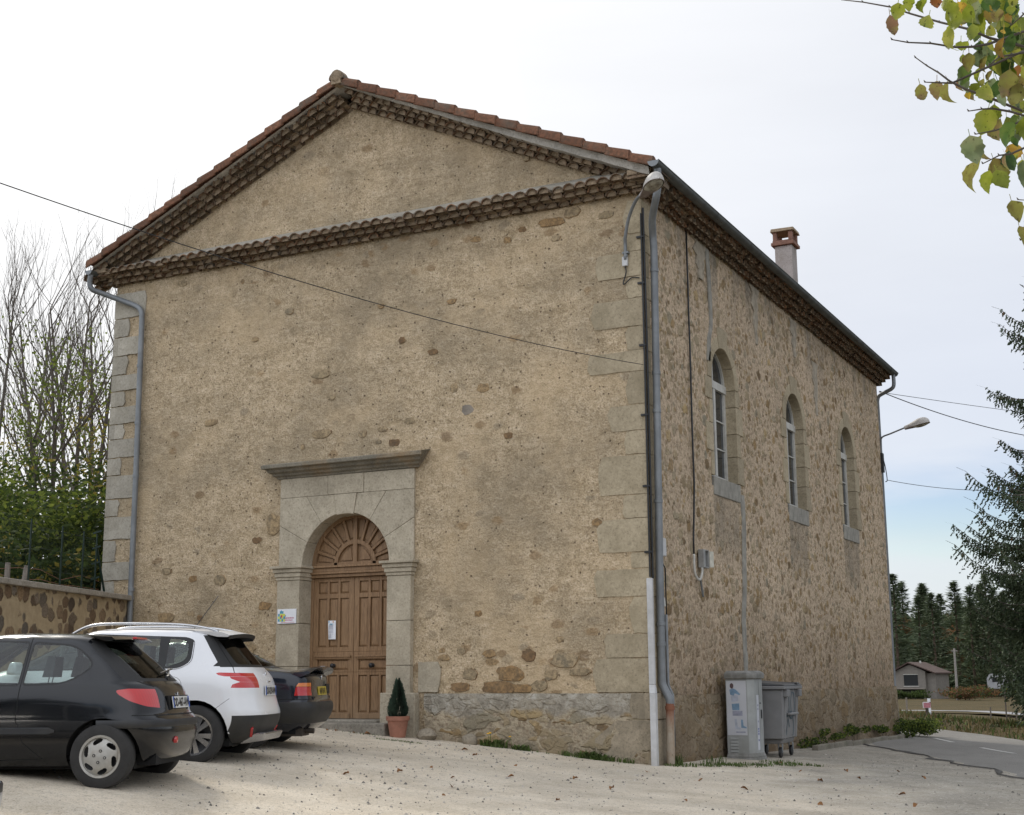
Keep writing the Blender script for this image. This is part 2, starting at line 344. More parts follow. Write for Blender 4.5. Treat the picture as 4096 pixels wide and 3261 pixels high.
MWG = m_glass()
def m_carglass(tint=(.35, .42, .40), fac=.62):
    t = T('car_glass'); tr = t.t.nodes.new('ShaderNodeBsdfTransparent'); tr.inputs[0].default_value = (*tint, 1)
    gl = t.t.nodes.new('ShaderNodeBsdfGlossy'); gl.inputs['Roughness'].default_value = .03
    lw = t.t.nodes.new('ShaderNodeLayerWeight'); lw.inputs[0].default_value = .35
    mx = t.t.nodes.new('ShaderNodeMixShader'); f = t.ramp(lw.outputs['Fresnel'], [(0, .05), (.5, .22), (1, .9)])
    t.t.links.new(f, mx.inputs[0]); t.t.links.new(tr.outputs[0], mx.inputs[1]); t.t.links.new(gl.outputs[0], mx.inputs[2]); t.t.links.new(mx.outputs[0], t.out.inputs[0])
    return t.m

# ------------------------------------------------------------------ the building
W, L = 10.926, 16.494; AX = -W/2; RZ = 11.715; SL = .447
def T_(x): return RZ-SL*abs(x-AX)          # roof surface height at x
YW = [(3.125, 4.417), (7.696, 8.988), (12.146, 13.438)]; ZS, ZT = 4.672, 7.05; WR = .646
B = thing('stone_building', (0, 0, 0), 'old rubble stone building with a gabled rendered front, arched oak door and clay tile eaves', 'building')
def wallgrid(name, f3, u0, u1, z0, z1, d, keep, mat, amp, parent, extra=None):
    nu = int((u1-u0)/d)+1; nv = int((z1-z0)/d)+1; vs = []; 
    for j in range(nv+1):
        z = min(z1, z0+j*d)
        for i in range(nu+1):
            u = min(u1, u0+i*d); p = Vector((u, z, 3.3))
            o = amp*(noise.noise(p*1.1)+.7*noise.noise(p*3.3)+.55*noise.noise(p*8)+.4*noise.noise(p*17))
            e = min(1, (min(abs(u-u0), abs(u1-u))/.12)); vs.append(f3(u, z, o*e))
    fs = []
    for j in range(nv):
        for i in range(nu):
            if keep(u0+(i+.5)*d, z0+(j+.5)*d): fs.append((j*(nu+1)+i, j*(nu+1)+i+1, (j+1)*(nu+1)+i+1, (j+1)*(nu+1)+i))
    mb = MB(); mb.add(vs, fs)
    if extra: mb.add(extra.v, extra.f, 1); mat = [mat, MHS]
    o = mb.build(name, mat, parent, smooth=50, fix=False)
    return o
def k_front(x, z):
    if z > T_(x)-.24: return False
    if -6.62 < x < -4.34 and z < 4.3: return False
    return True
def k_side(y, z):
    for a, b in YW:
        m = (a+b)/2
        if a-.1 < y < b+.1 and ZS-.15 < z < ZT-WR: return False
        if z >= ZT-WR and math.hypot(y-m, z-(ZT-WR)) < WR+.1: return False
    return True
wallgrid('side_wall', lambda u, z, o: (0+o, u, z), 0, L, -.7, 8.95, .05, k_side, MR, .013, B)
mb = MB()
mb.add([(-W, 0, -.5), (-W, L, -.5), (-W, L, 8.9), (-W, 0, 8.9)], [(0, 1, 2, 3)])
mb.add([(-W, L, -.8), (0, L, -.8), (0, L, 8.9), (AX, L, RZ-.2), (-W, L, 8.9)], [(0, 1, 2, 3, 4)])
mb.build('rear_wall', MR, B)
# dark room behind the windows
mb = MB(); mb.box(-2.5, -.45, 2, 15, 4, 8); mb.build('room', MDK, B)
# hero stones bulging out of the render, part of the front wall's masonry
HS = [(-6.26,5.54,.45,.17),(-6.89,7.81,.21,.13),(-7.18,4.14,.36,.42),(-6.28,6.6,.41,.17),(-5.92,6.14,.18,.12),(-8.65,5.93,.33,.12),(-3.46,6.08,.15,.18),(-2.97,6.02,.28,.18),(-3.53,7.53,.2,.1),(-3.9,6.71,.22,.12),(-1.82,8.65,.52,.16),(-1.35,8.76,.34,.18),(-1.57,8.34,.19,.11),(-.75,8.6,.33,.14),(-2.07,9.8,.14,.1),(-4.47,6.99,.13,.12),(-7.62,7.37,.17,.11),(-4.91,7.63,.14,.09),(-9.51,3.28,.25,.14),(-9.58,2.47,.44,.2),(-7.72,1.92,.41,.24),(-2.46,5.16,.17,.12),(-.94,3.68,.19,.13),(-7.48,3.73,.23,.13),(-2.18,1.71,.27,.2),(-1.68,1.65,.51,.25),(-2.63,1.47,.51,.26),(-1.38,1.41,.41,.12),(-1.8,1.4,.28,.18),(-3.68,1.65,.23,.11),(-3.23,1.43,.3,.19),(-2.87,1.72,.28,.14),(-2.91,1.23,.71,.2),(-2.36,1.18,.39,.14),(-2.01,1.23,.3,.18),(-1.57,1.9,.13,.1),(-3.47,1.2,.4,.15),(-8.3,3.1,.3,.2),(-9.9,1.9,.4,.22),(-8.9,2.0,.35,.2),(-7.3,2.6,.3,.16)]
def blob(mb, x, z, w_, h, y0, bulge, sd, mi=0, side=False):
    r_ = random.Random(sd); n = 13; ring = []; e = [1+r_.uniform(-.16, .16) for _ in range(n)]
    vs = []
    for k in range(n):
        a = 2*math.pi*k/n; c_, s_ = math.cos(a), math.sin(a); q = (abs(c_)**2.8+abs(s_)**2.8)**(-1/2.8)*e[k]
        ring.append((x+w_/2+w_/2*q*c_, z-h/2+h/2*q*s_))
    cx = x+w_/2; cz = z-h/2
    def P(px, pz, o): return (o, px, pz) if side else (px, -o, pz)
    vs = [P(px, pz, y0-.03) for px, pz in ring]+[P(cx+(px-cx)*.86, cz+(pz-cz)*.86, y0+bulge*.75) for px, pz in ring]+[P(cx, cz, y0+bulge)]
    fs = [(k, (k+1)%n, n+(k+1)%n, n+k) for k in range(n)]+[(n+k, n+(k+1)%n, 2*n) for k in range(n)]
    mb.add(vs, fs, mi)
mb = MB()
for i, (x, z, w_, h) in enumerate(HS): blob(mb, x, z, w_, h, .004, .020, i)
r_ = random.Random(12)
for i in range(26):       # the ragged stones that show above the plinth, over the door hood and under the tile cornice
    k = i % 4
    x, z = [(r_.uniform(-10.6, -7.0), r_.uniform(1.1, 3.2)), (r_.uniform(-6.9, -4), r_.uniform(5.0, 5.7)), (r_.uniform(-10, -.6), r_.uniform(8.35, 8.72)), (r_.uniform(-3.8, -1), r_.uniform(1.2, 2.4))][k]
    blob(mb, x, z, r_.uniform(.08, .26), r_.uniform(.06, .14), .0, .011, 100+i)
wallgrid('front_wall', lambda u, z, o: (u, -.0-o, z), -W, 0, -.2, RZ, .04, k_front, MF, .010, B, mb)

# quoins: near corner wraps both faces, far-left corner front only
mb = MB(); zq = [8.70, 8.15, 7.86, 7.45, 7.1, 6.64, 6.26, 5.92, 5.4, 4.99, 4.62, 4.0, 3.64, 3.13, 2.88, 2.46, 1.91, 1.55, 1.045]
xl = [.28, .3, .78, .26, .88, .3, .95, .27, .61, .3, .82, .35, .84, .3, .92, .3, .75, .38, .94]; xl = [.28, .32, .8, .27, .88, .3, .95, .3, .62, .36, .82, .42, .84, .3, .91, .32, .76, .95]
r_ = random.Random(5)
def qblock(mb, x0, x1, y0, y1, z0, z1, jig=.03):
    # an eight-cornered dressed block with slightly uneven outline
    j = lambda: r_.uniform(-jig, jig)
    a, b, c_, d = j(), j(), j()*.3, j()*.3
    mb.hexa([(x0+a, y0, z0+c_), (x1, y0, z0), (x1, y1, z0), (x0+a, y1, z0+c_), (x0+b, y0, z1+d), (x1, y0, z1), (x1, y1, z1), (x0+b, y1, z1+d)])
def ragged(mb, x0, x1, z0, z1, y, r_, rnd_=.35):
    # dressed stone whose inner end is half smothered in render
    h = z1-z0; e = min(rnd_*h, abs(x1-x0)*.4)*(1 if x1 > x0 else -1); n = 9; pts = [(x1, z0), (x1, z1)]
    pts += [(lerp(x1, x0+e, k/4), z1+r_.uniform(-.012, .004)) for k in range(1, 5)]
    pts += [(x0+r_.uniform(-.02, .03), z1-h*q) for q in (.28, .5, .72)]
    pts += [(lerp(x0+e*r_.uniform(.3, 1.2), x1, k/4), z0+r_.uniform(-.004, .012)) for k in range(0, 4)]
    mb.prism(pts, lambda a, b: (a, y, b), lambda a, b: (a, .1, b), tri=True)
for i in range(len(zq)-1):
    l = xl[i]; s_ = .5 if l < .5 else .26
    ragged(mb, -l, .0, zq[i+1]+.004, zq[i]-.004, -.011-r_.uniform(0, .006), r_, .13)
    mb.box(-.08, .0175, -.0125, s_, zq[i+1]+.006, zq[i]-.006)
mb.build('corner_quoins', MQ, B, bevel=.008)
mb = MB(); zl = [8.62, 8.11, 7.74, 7.37, 7.0, 6.68, 6.38, 6.04, 5.75, 5.39, 5.06, 4.61, 4.28, 3.84, 3.43, 3.08, 2.6, 2.1, 1.6, 1.1]
for i in range(len(zl)-1):
    l = [.76, .34][i % 2] + r_.uniform(-.05, .03)
    mb.box(-W-.016, -W+.12, -.0165, .3, zl[i+1]+.009, zl[i]-.009); ragged(mb, -W+l, -W+.11, zl[i+1]+.008, zl[i]-.008, -0.016-r_.uniform(0, .008), r_, .07)
mb.build('pale_quoins', MQL, B, bevel=.012)
# plinth
mb = MB()
def grid_plinth(mb, f3, u0, u1, z0, z1, out, d=.07):
    nu = int((u1-u0)/d); zs = [z0+(z1-z0)*k/14 for k in range(15)]; vs = []
    for k, z in enumerate(zs+[z1]):
        for i in range(nu+1):
            u = u0+(u1-u0)*i/nu; p = Vector((u, z, 8.1)); o = out+.016*noise.noise(p*2.2)+.014*noise.noise(p*6)
            if k == 15: o = -.03
            elif k == 14: o -= .015
            vs.append(f3(u, z, o))
    mb.add(vs, [(k*(nu+1)+i, k*(nu+1)+i+1, (k+1)*(nu+1)+i+1, (k+1)*(nu+1)+i) for k in range(15) for i in range(nu)])
grid_plinth(mb, lambda u, z, o: (u, -o, z), -3.9, -.02, -.3, 1.031, .07)
grid_plinth(mb, lambda u, z, o: (u, -o, z), -W, -7.05, -.1, 1.031, .07)
grid_plinth(mb, lambda u, z, o: (o, u, z), .02, L, -.8, .99, .07)
mb.build('plinth', MPL, B, smooth=60)
mb = MB(); ragged(mb, -.34, -.0, .66, 1.035, -.082, r_, .1); mb.box(-.1, .085, -.084, .4, .662, 1.036); ragged(mb, -.92, -.0, -.35, .645, -.078, r_, .55); mb.box(-.2, .083, -.0795, .36, -.35, .643)
mb.build('plinth_quoins', m_stone('plinth_stone', (.22, .185, .13), (.36, .30, .22), (.15, .13, .095), .6), B, bevel=.012, bseg=2)
# cement band and patches on the plinth: thin skins of real render with ragged edges
def skin(mb, pts, f3, off, mi=0, seed=0):
    """pts: polygon (u,z) centre line strip [(u, z, halfwidth)] -> ragged strip"""
    vs = []; n = len(pts)
    for i, (u, z, hw) in enumerate(pts):
        j = hw*(.3*noise.noise(Vector((i*.7, seed, 0)))); k = hw*(.3*noise.noise(Vector((i*.7, seed+5, 2))))
        vs += [f3(u-hw+j, z, off-.02), f3(u-hw+j+.01, z, off), f3(u+hw+k-.01, z, off), f3(u+hw+k, z, off-.02)]
    mb.add(vs, [(i*4+k, i*4+k+1, i*4+4+k+1, i*4+4+k) for i in range(n-1) for k in range(3)], mi)
side3 = lambda u, z, o: (o, u, z); front3 = lambda u, z, o: (u, -o, z)
mb = MB()
path = [(3.12, 8.75), (3.2, 8.2), (3.22, 7.6), (3.2, 7.35), (3.08, 7.1), (3.0, 6.6)]
full = []
for a, b in zip(path, path[1:]): full += [(lerp(a[0], b[0], t/6), lerp(a[1], b[1], t/6), .085) for t in range(6)]
skin(mb, full, side3, .022, seed=1); mb.build('cement_patch', MCE, B); mb = MB()
path = [(4.62, 4.5), (4.66, 4.0), (4.6, 3.4), (4.55, 2.8), (4.42, 2.2), (4.45, 1.5), (4.4, 1.05)]; full = []
for a, b in zip(path, path[1:]): full += [(lerp(a[0], b[0], t/6), lerp(a[1], b[1], t/6), .10) for t in range(6)]
skin(mb, full, side3, .022, seed=3); mb.build('cement_patch', MCE, B)
for (u, z0, z1, hw, s) in ((2.75, 8.1, 8.8, .2, 9), (5.9, 7.6, 8.75, .13, 11), (8.6, 7.9, 8.7, .16, 13), (10.2, 6.9, 8.1, .14, 15)):
    mb = MB(); skin(mb, [(u+.03*math.sin(k*1.7), lerp(z0, z1, k/9), hw*1.7*(.3+.7*k/9)*(1+.3*math.sin(k*2.3))) for k in range(10)], side3, .018, seed=s); mb.build('cement_patch', MCP, B)
mb = MB(); blob(mb, -3.26, 5.70, .26, .20, .0, .006, 907); mb.build('cement_patch', simple('dark_cement', (.22, .19, .155), .95, 0, .3, 8, .5), B)

# ---- portal
P = thing  # alias not used
def arcpts(cx, cz, r, a0, a1, n): return [(cx+r*math.cos(R(lerp(a0, a1, i/n))), cz+r*math.sin(R(lerp(a0, a1, i/n)))) for i in range(n+1)]
DX0, DX1, SPZ, DR = -6.36, -4.60, 3.16, .88; DCX = (DX0+DX1)/2; PX0, PX1, PZT = -6.85, -4.12, 4.70
mb = MB()
def blk(poly, y0=-.045, y1=.26): mb.prism(poly, lambda a, b: (a, y0, b), lambda a, b: (a, y1, b), tri=True)
def onrect(a):
    c_, s_ = math.cos(R(a)), math.sin(R(a)); t = min((PX1-DCX)/c_ if c_ > 1e-6 else 9e9, (PX0-DCX)/c_ if c_ < -1e-6 else 9e9, (4.36-SPZ)/s_ if s_ > 1e-6 else 9e9)
    return (DCX+c_*t, SPZ+s_*t)
angs = [0, 28, 56, 79, 101, 124, 152, 180]
for i in range(7):
    a0, a1 = angs[i]+.12, angs[i+1]-.12
    inner = arcpts(DCX, SPZ, DR, a0, a1, 6); o0, o1 = onrect(a0), onrect(a1); outer = [o1]
    for cx_ in (PX1, PX0):
        ca = math.degrees(math.atan2(4.36-SPZ, cx_-DCX))
        if a0 < ca < a1: outer.append((cx_, 4.36))
    outer.append(o0)
    if i == 3: inner = [(p[0], p[1]-.02) for p in inner]; blk(inner+outer, -.06)
    else: blk(inner+outer)
blk([(PX0, 4.365), (-5.85, 4.365), (-5.85, PZT), (PX0, PZT)]); blk([(-5.843, 4.367), (-5.12, 4.367), (-5.12, PZT), (-5.843, PZT)], -.052); blk([(-5.113, 4.365), (PX1, 4.365), (PX1, PZT), (-5.113, PZT)])
for x0, x1 in ((-6.83, DX0), (DX1, -4.14)):
    for z0, z1 in ((.98, 1.475), (1.482, 2.195), (2.202, 2.93)):
        mb.box(x0, x1, -.10, .26, z0, z1)
mb.build('portal_surround', MS, B, bevel=.006)
for x0, x1 in ((-6.83, DX0), (DX1, -4.14)):
    mb = MB()
    for k, (z0, z1, e) in enumerate(((2.934, 2.985, .015), (2.988, 3.06, .035), (3.063, 3.13, .06), (3.132, 3.175, .10))):
        mb.box(x0-e, x1+e, -.10-e, .255, z0, z1)
    mb.build('impost', MS, B, bevel=.005)
mb = MB(); mb.box(-4.68, -4.02, -.15, .255, .2, 1.045); mb.build('pedestal', MS, B, bevel=.015, bseg=2); mb = MB(); mb.box(-6.95, -6.31, -.15, .255, .2, 1.045); mb.build('pedestal', MS, B, bevel=.015, bseg=2); mb = MB(); ragged(mb, -3.62, -4.03, 1.05, 1.53, -.03, r_, .1)
mb.build('bonding_stone', MS, B, bevel=.015, bseg=2)
mb = MB(); prof = [(0, 4.705), (-.06, 4.705), (-.07, 4.735), (-.12, 4.755), (-.14, 4.79), (-.20, 4.81), (-.23, 4.86), (-.30, 4.87), (-.305, 4.93), (-.27, 4.945), (0, 5.0)]
x0, x1 = -7.10, -3.83; n = len(prof); vs = []
for (xx, sg) in ((x0, -1), (x1, 1)):
    for (yy, z) in prof: vs.append((xx+sg*(0)-sg*(.30+yy)*.75 if z < 4.95 else xx, yy, z+.006*math.sin(xx*3)))
mb.add(vs, [tuple(range(n))[::-1], tuple(range(n, 2*n))]+[(i, (i+1)%n, n+(i+1)%n, n+i) for i in range(n)])
mb.build('door_hood', MH, B, bevel=.006)
mb = MB(); mb.box(-6.9, -4.35, -.52, .3, .2, .575); mb.box(-6.6, -4.68, -.25, .3, .56, .615)
mb.build('door_step', m_stone('step_stone', (.16, .145, .12), (.33, .30, .25), (.10, .09, .07), .6), B, bevel=.02, bseg=2)

# ---- door: frame, two leaves, fanlight
D = bpy.data.objects.new('door', None); C.objects.link(D); D.parent = B
def panel(mb, x0, x1, z0, z1, y):   # raised and fielded panel
    e = min(.035, (x1-x0)*.22); mb.hexa([(x0, y, z0), (x1, y, z0), (x1, y, z1), (x0, y, z1), (x0+e, y-.02, z0+e), (x1-e, y-.02, z0+e), (x1-e, y-.02, z1-e), (x0+e, y-.02, z1-e)])
def frame_grid(mb, xs, zs, y0, y1):
    """bars between openings: xs, zs lists of (lo, hi) openings; full extents given by outer tuple"""
    (X0, X1), ox = xs; (Z0, Z1), oz = zs
    ex = [X0]+[v for o in ox for v in o]+[X1]; ez = [Z0]+[v for o in oz for v in o]+[Z1]
    for i in range(0, len(ex), 2): mb.box(ex[i], ex[i+1], y0, y1, Z0, Z1)
    for i in range(0, len(ex)-2, 2):
        for j in range(0, len(ez), 2): mb.box(ex[i+1], ex[i+2], y0+.001, y1, ez[j], ez[j+1])
for s_, X0, X1 in ((0, -6.315, -5.484), (1, -5.476, -4.645)):
    mb = MB(); mb.box(X0, X1, .30, .33, .62, 2.97)
    w3 = (X1-X0-.10*2-.045*2)/3; ox = [(X0+.10+i*(w3+.045), X0+.10+i*(w3+.045)+w3) for i in range(3)]
    frame_grid(mb, ((X0, X1), ox), ((1.72, 2.97), [(1.80, 2.62), (2.70, 2.90)]), .262, .31)
    frame_grid(mb, ((X0, X1), ox), ((.62, 1.38), [(.72, 1.33)]), .262, .31)
    frame_grid(mb, ((X0, X1), [(X0+.10, X1-.10)]), ((1.382, 1.718), [(1.42, 1.585)]), .262, .31)
    for a, b in ox:
        panel(mb, a, b, 1.80, 2.62, .297); panel(mb, a, b, 2.70, 2.90, .297); panel(mb, a, b, .72, 1.33, .297)
    panel(mb, X0+.10, X1-.10, 1.42, 1.585, .297)
    mb.box(X0+.05, X1-.04, .225, .262, 1.63, 1.66); mb.box(X0+.06, X1-.05, .24, .262, 1.60, 1.63); mb.box(X0+.05, X1-.04, .235, .262, .62, .70)
    mb.build('door_leaf', MWD, D, bevel=.004)
mb = MB(); mb.box(DX0, DX1, .20, .30, 2.975, 3.03); mb.box(DX0, DX1, .165, .30, 3.031, 3.07); mb.box(DX0, DX1, .19, .30, 3.071, 3.14); mb.box(DX0, DX1, .155, .30, 3.141, 3.175)
mb.box(DX0-.02, DX0+.045, .245, .34, .6, 2.974); mb.box(DX1-.045, DX1+.02, .245, .34, .6, 2.974)
mb.build('door_frame', MWD, D, bevel=.006)
mb = MB(); mb.prism(arcpts(DCX, 3.17, .89, 0, 180, 28), lambda a, b: (a, .31, b), lambda a, b: (a, .34, b))
def annsec(r0, r1, a0, a1, y0, y1, n=6):
    mb.prism(arcpts(DCX, 3.18, r1, a0, a1, n)+arcpts(DCX, 3.18, r0, a1, a0, n), lambda a, b: (a, y0, b), lambda a, b: (a, y1, b), tri=True)
annsec(.80, .885, 0, 180, .255, .312, 28); annsec(.36, .43, 0, 180, .262, .312, 20)
mb.box(DCX-.04, DCX+.04, .258, .312, 3.18, 4.02); mb.box(DX0+.03, DX1-.03, .262, .312, 3.178, 3.23)
for a in (18, 36, 54, 72, 108, 126, 144, 162):
    c_, s_ = math.cos(R(a)), math.sin(R(a)); mb.bar((DCX+c_*.42, .288, 3.18+s_*.42), (DCX+c_*.81, .288, 3.18+s_*.81), .045, .05, upv=(0, 1, 0))
for i in range(10):
    a0 = i*18+2.5+(2.5 if i in (0, 5) else 0); a1 = i*18+15.5-(2.5 if i in (4, 9) else 0); annsec(.47, .77, a0+1.5, a1-1.5, .292, .312)
mb.prism([(DCX+.08, 3.26)]+arcpts(DCX, 3.18, .31, 15, 72, 6), lambda a, b: (a, .29, b), lambda a, b: (a, .312, b))
mb.prism([(DCX-.08, 3.26)]+arcpts(DCX, 3.18, .31, 108, 165, 6), lambda a, b: (a, .29, b), lambda a, b: (a, .312, b))
mb.build('fanlight', MWD, D, bevel=.003)
for kx in (-5.09, -5.87):
    mb = MB(); mb.lathe([(.0, -.085), (.03, -.08), (.042, -.06), (.04, -.04), (.018, -.03), (.015, 0), (.035, .0)], (kx, .262, 1.49), 14, 'y')
    mb.build('door_knob', MBK, D, smooth=True)

# ---- side windows
def window(y0, y1):
    ym = (y0+y1)/2; zs = ZT-WR
    Wn = bpy.data.objects.new('window', None); C.objects.link(Wn); Wn.parent = B; Wn.location = (0, ym, 0)
    sp = lambda a, b: (.03, a, b)
    def sb(mb, poly, x0=.022, x1=-.45): mb.prism(poly, lambda a, b: (x0, a, b), lambda a, b: (x1, a, b), tri=True)
    mb = MB(); r_ = random.Random(int(y0*10)); hw = WR
    z = ZS
    hs = [.36, .5, .36, .52]; k = 0
    for s_ in (-1, 1):
        z = ZS; k = 0 if s_ < 0 else 1
        while z < zs-.05:
            h = min([.42, .5][k % 2], zs-z); e = [.2, .36][k % 2]+r_.uniform(-.04, .05)
            q = [(s_*hw, z+.004), (s_*(hw+e), z+.004), (s_*(hw+e+r_.uniform(-.04, .04)), z+h-.004), (s_*hw, z+h-.004)]
            sb(mb, q if s_ > 0 else q[::-1]); z += h; k += 1
    an = [0, 36, 72, 108, 144, 180]
    for i in range(5):
        a0, a1 = an[i]+.4, an[i+1]-.4; e = .22 if i != 2 else .36
        inner = arcpts(0, zs, hw, a0, a1, 5); outer = arcpts(0, zs, hw+e+r_.uniform(-.03, .03), a1, a0, 5)
        sb(mb, inner+outer, .022 if i != 2 else .028)
    mb.build('window_surround', MQ, Wn, bevel=.008)
    mb = MB(); mb.hexa([(-.45, -hw-.06, ZS-.36), (.020, -hw-.06, ZS-.33), (.020, hw+.10, ZS-.33), (-.45, hw+.10, ZS-.36), (-.45, -hw-.06, ZS+.0), (.024, -hw-.06, ZS-.012), (.024, hw+.10, ZS-.012), (-.45, hw+.10, ZS)])
    mb.build('window_sill', MCE, Wn, bevel=.01)
    mb = MB(); x0, x1 = -.175, -.235; z0 = ZS+.0
    for a, b in ((-hw, -hw+.09), (hw-.09, hw)): mb.box(x1, x0, a, b, z0, zs)
    mb.box(x1, x0+.001, -hw+.09, hw-.09, z0, z0+.09); mb.box(x1, x0+.02, -hw, hw, zs-.06, zs+.08)
    mb.box(x1, x0+.012, -.05, .05, z0+.09, zs-.06)
    for zz_ in (z0+.09+(zs-z0-.2)/3, z0+.09+(zs-z0-.2)*2/3):
        mb.box(x1+.01, x0-.012, -hw+.09, hw-.09, zz_-.011, zz_+.011)
    mb.prism(arcpts(0, zs+.07, hw, 0, 180, 20)+arcpts(0, zs+.07, hw-.09, 180, 0, 20), lambda a, b: (x0, a, min(b, ZT+.0)), lambda a, b: (x1, a, min(b, ZT)), tri=True)
    mb.box(x1+.01, x0-.01, -.02, .02, zs+.07, ZT-.06)
    mb.build('window_frame', MFR, Wn, bevel=.004)
    mb = MB(); mb.box(-.22, -.213, -hw+.04, hw-.04, z0+.05, zs); mb.prism(arcpts(0, zs, hw-.04, 0, 180, 16), lambda a, b: (-.213, a, b), lambda a, b: (-.22, a, b))
    mb.build('window_pane', MWG, Wn)
for a, b in YW: window(a, b)

# ---- tile cornices (rows of canal-tile ends)
def gen_tile(mb, O, U, V, N_, w_, h, dep, tilt, r_):
    """barrel tile end: O centre of base on wall plane, U along row, V up, N_ outward"""
    O = Vector(O); n = 7; t = .016; w2 = w_/2*r_.uniform(.92, 1.04); h *= r_.uniform(.9, 1.08); d = dep+r_.uniform(-.025, .02); sh = r_.uniform(-.008, .008)
    f = []; 
    def P_(a, q, o): return O+U*(math.cos(a)*(w2-q)+sh)+V*(math.sin(a)*(h-q)+r_.uniform(-.001, .001))+N_*o
    vs = []
    for q, o in ((0, d), (0, -.05), (t, d), (t, d-.045)):
        for k in range(n+1): vs.append(P_(math.pi*k/n, q, o))
    m = n+1
    fs = [(k, k+1, m+k+1, m+k) for k in range(n)]+[(k, k+1, 2*m+k+1, 2*m+k) for k in range(n)]+[(2*m+k, 2*m+k+1, 3*m+k+1, 3*m+k) for k in range(n)]
    mb.add(vs, fs, 0); mb.add([v for v in vs[3*m:]], [tuple(range(m))], 1)
def gen_row(mb, A, B_, V, N_, h, dep, pitch, off, r_):
    A = Vector(A); B_ = Vector(B_); d = (B_-A); Ln = d.length; U = d.normalized(); n = int(Ln/pitch); s = off
    while s < Ln:
        gen_tile(mb, A+U*s+V*r_.uniform(-.006, .006), U, V, N_, pitch*1.0, h*r_.uniform(1.1, 1.42), dep-(.06 if r_.random() < .08 else 0), 0, r_); s += pitch*r_.uniform(.96, 1.04)
    # mortar bed behind the tile mouths
    q = [A-V*.004, B_-V*.004]; hh = V*(h+.008)
    hh = V*(h+.012); d2 = dep-.15; mb.hexa([q[0]-N_*.05, q[1]-N_*.05, q[1]+N_*d2, q[0]+N_*d2, q[0]-N_*.05+hh, q[1]-N_*.05+hh, q[1]+N_*d2+hh, q[0]+N_*d2+hh], 1)
r_ = random.Random(21); Y = Vector((0, -1, 0)); X = Vector((1, 0, 0)); Zv = Vector((0, 0, 1))
mb = MB(); hh = .087
for k in range(3):
    d = .13*(k+1)+.02; gen_row(mb, (-W-.12*(k+1), 0, 8.79+k*.076), (.10+.12*(k+1), 0, 8.79+k*.076), Zv, Y, .078, d, .213, [.0, .1, .0][k], r_)
mb.build('front_tile_cornice', [MG, MGM], B, smooth=35, fix=False)
mb = MB()   # pale mortar weathering on top of the cornice
vs = []; n = 60
for i in range(n+1):
    x = lerp(-W-.3, .35, i/n); vs += [(x, -.30, 9.0), (x, -.305, 9.05), (x, .01, 9.235+.008*noise.noise(Vector((x*2, 3, 0))))]
mb.add(vs, [(i*3+k, i*3+k+1, i*3+4+k, i*3+3+k) for i in range(n) for k in (0, 1)]); mb.build('cornice_capping', m_stone('capping_mortar', (.24, .22, .18), (.42, .39, .33), (.13, .115, .09), .55), B)
mb = MB()
for sg in (-1, 1):
    xe = AX+sg*(W/2+.30); top = Vector((AX, 0, RZ-.445)); 
    slope = Vector((sg, 0, -SL)).normalized(); V = Vector((sg*SL, 0, 1)).normalized()
    for k in range(3):
        base = Vector((AX, 0, RZ-.375+k*hh)); A = base+slope*(.02+.05*k); E = base+slope*((W/2+.38)/slope.x*sg)
        if sg > 0: gen_row(mb, A, E, V, Y, hh, .13*(k+1)+.02, .213, [.05, .15, .05][k], r_)
        else: gen_row(mb, E, A, V, Y, hh, .13*(k+1)+.02, .213, [.0, .1, .0][k], r_)
mb.build('gable_tile_cornice', [MG, MGM], B, smooth=35, fix=False)
mb = MB()
for k in range(4):
    gen_row(mb, (0, -.1*(k+1), 8.765+k*.07), (0, L+.05, 8.765+k*.07), Zv, X, .07, .125*(k+1), .205, [0, .1, 0, .1][k], r_)
mb.build('side_tile_cornice', [MG, MGM], B, smooth=35, fix=False)
mb = MB()
for k in range(4):
    gen_row(mb, (-W, L+.05, 8.765+k*.07), (-W, -.1*(k+1), 8.765+k*.07), Zv, -X, .07, .125*(k+1)-.05, .205, 0, r_)
mb.build('far_tile_cornice', [MG, MGM], B, smooth=35, fix=False)
# mortar fillet between gable tiles and roof
mb = MB()
for sg in (-1, 1):
    n = 40; vs = []
    for i in range(n+1):
        x = AX+sg*(W/2+(.34 if sg > 0 else .22))*i/n; t = T_(x); j = .02*noise.noise(Vector((x*3, 1, 0))); th = .10+(.11 if sg > 0 else .0)*min(1, i/n*1.5)
        vs += [(x, -.0, t-.05), (x, -.47, t-.09), (x, -.43+j*.5, t-th-j), (x, .0, t-th)]
    mb.add(vs, [(i*4+k, i*4+(k+1)%4, i*4+4+(k+1)%4, i*4+4+k) for i in range(n) for k in range(4)])
mb.build('verge_mortar', MLM, B)
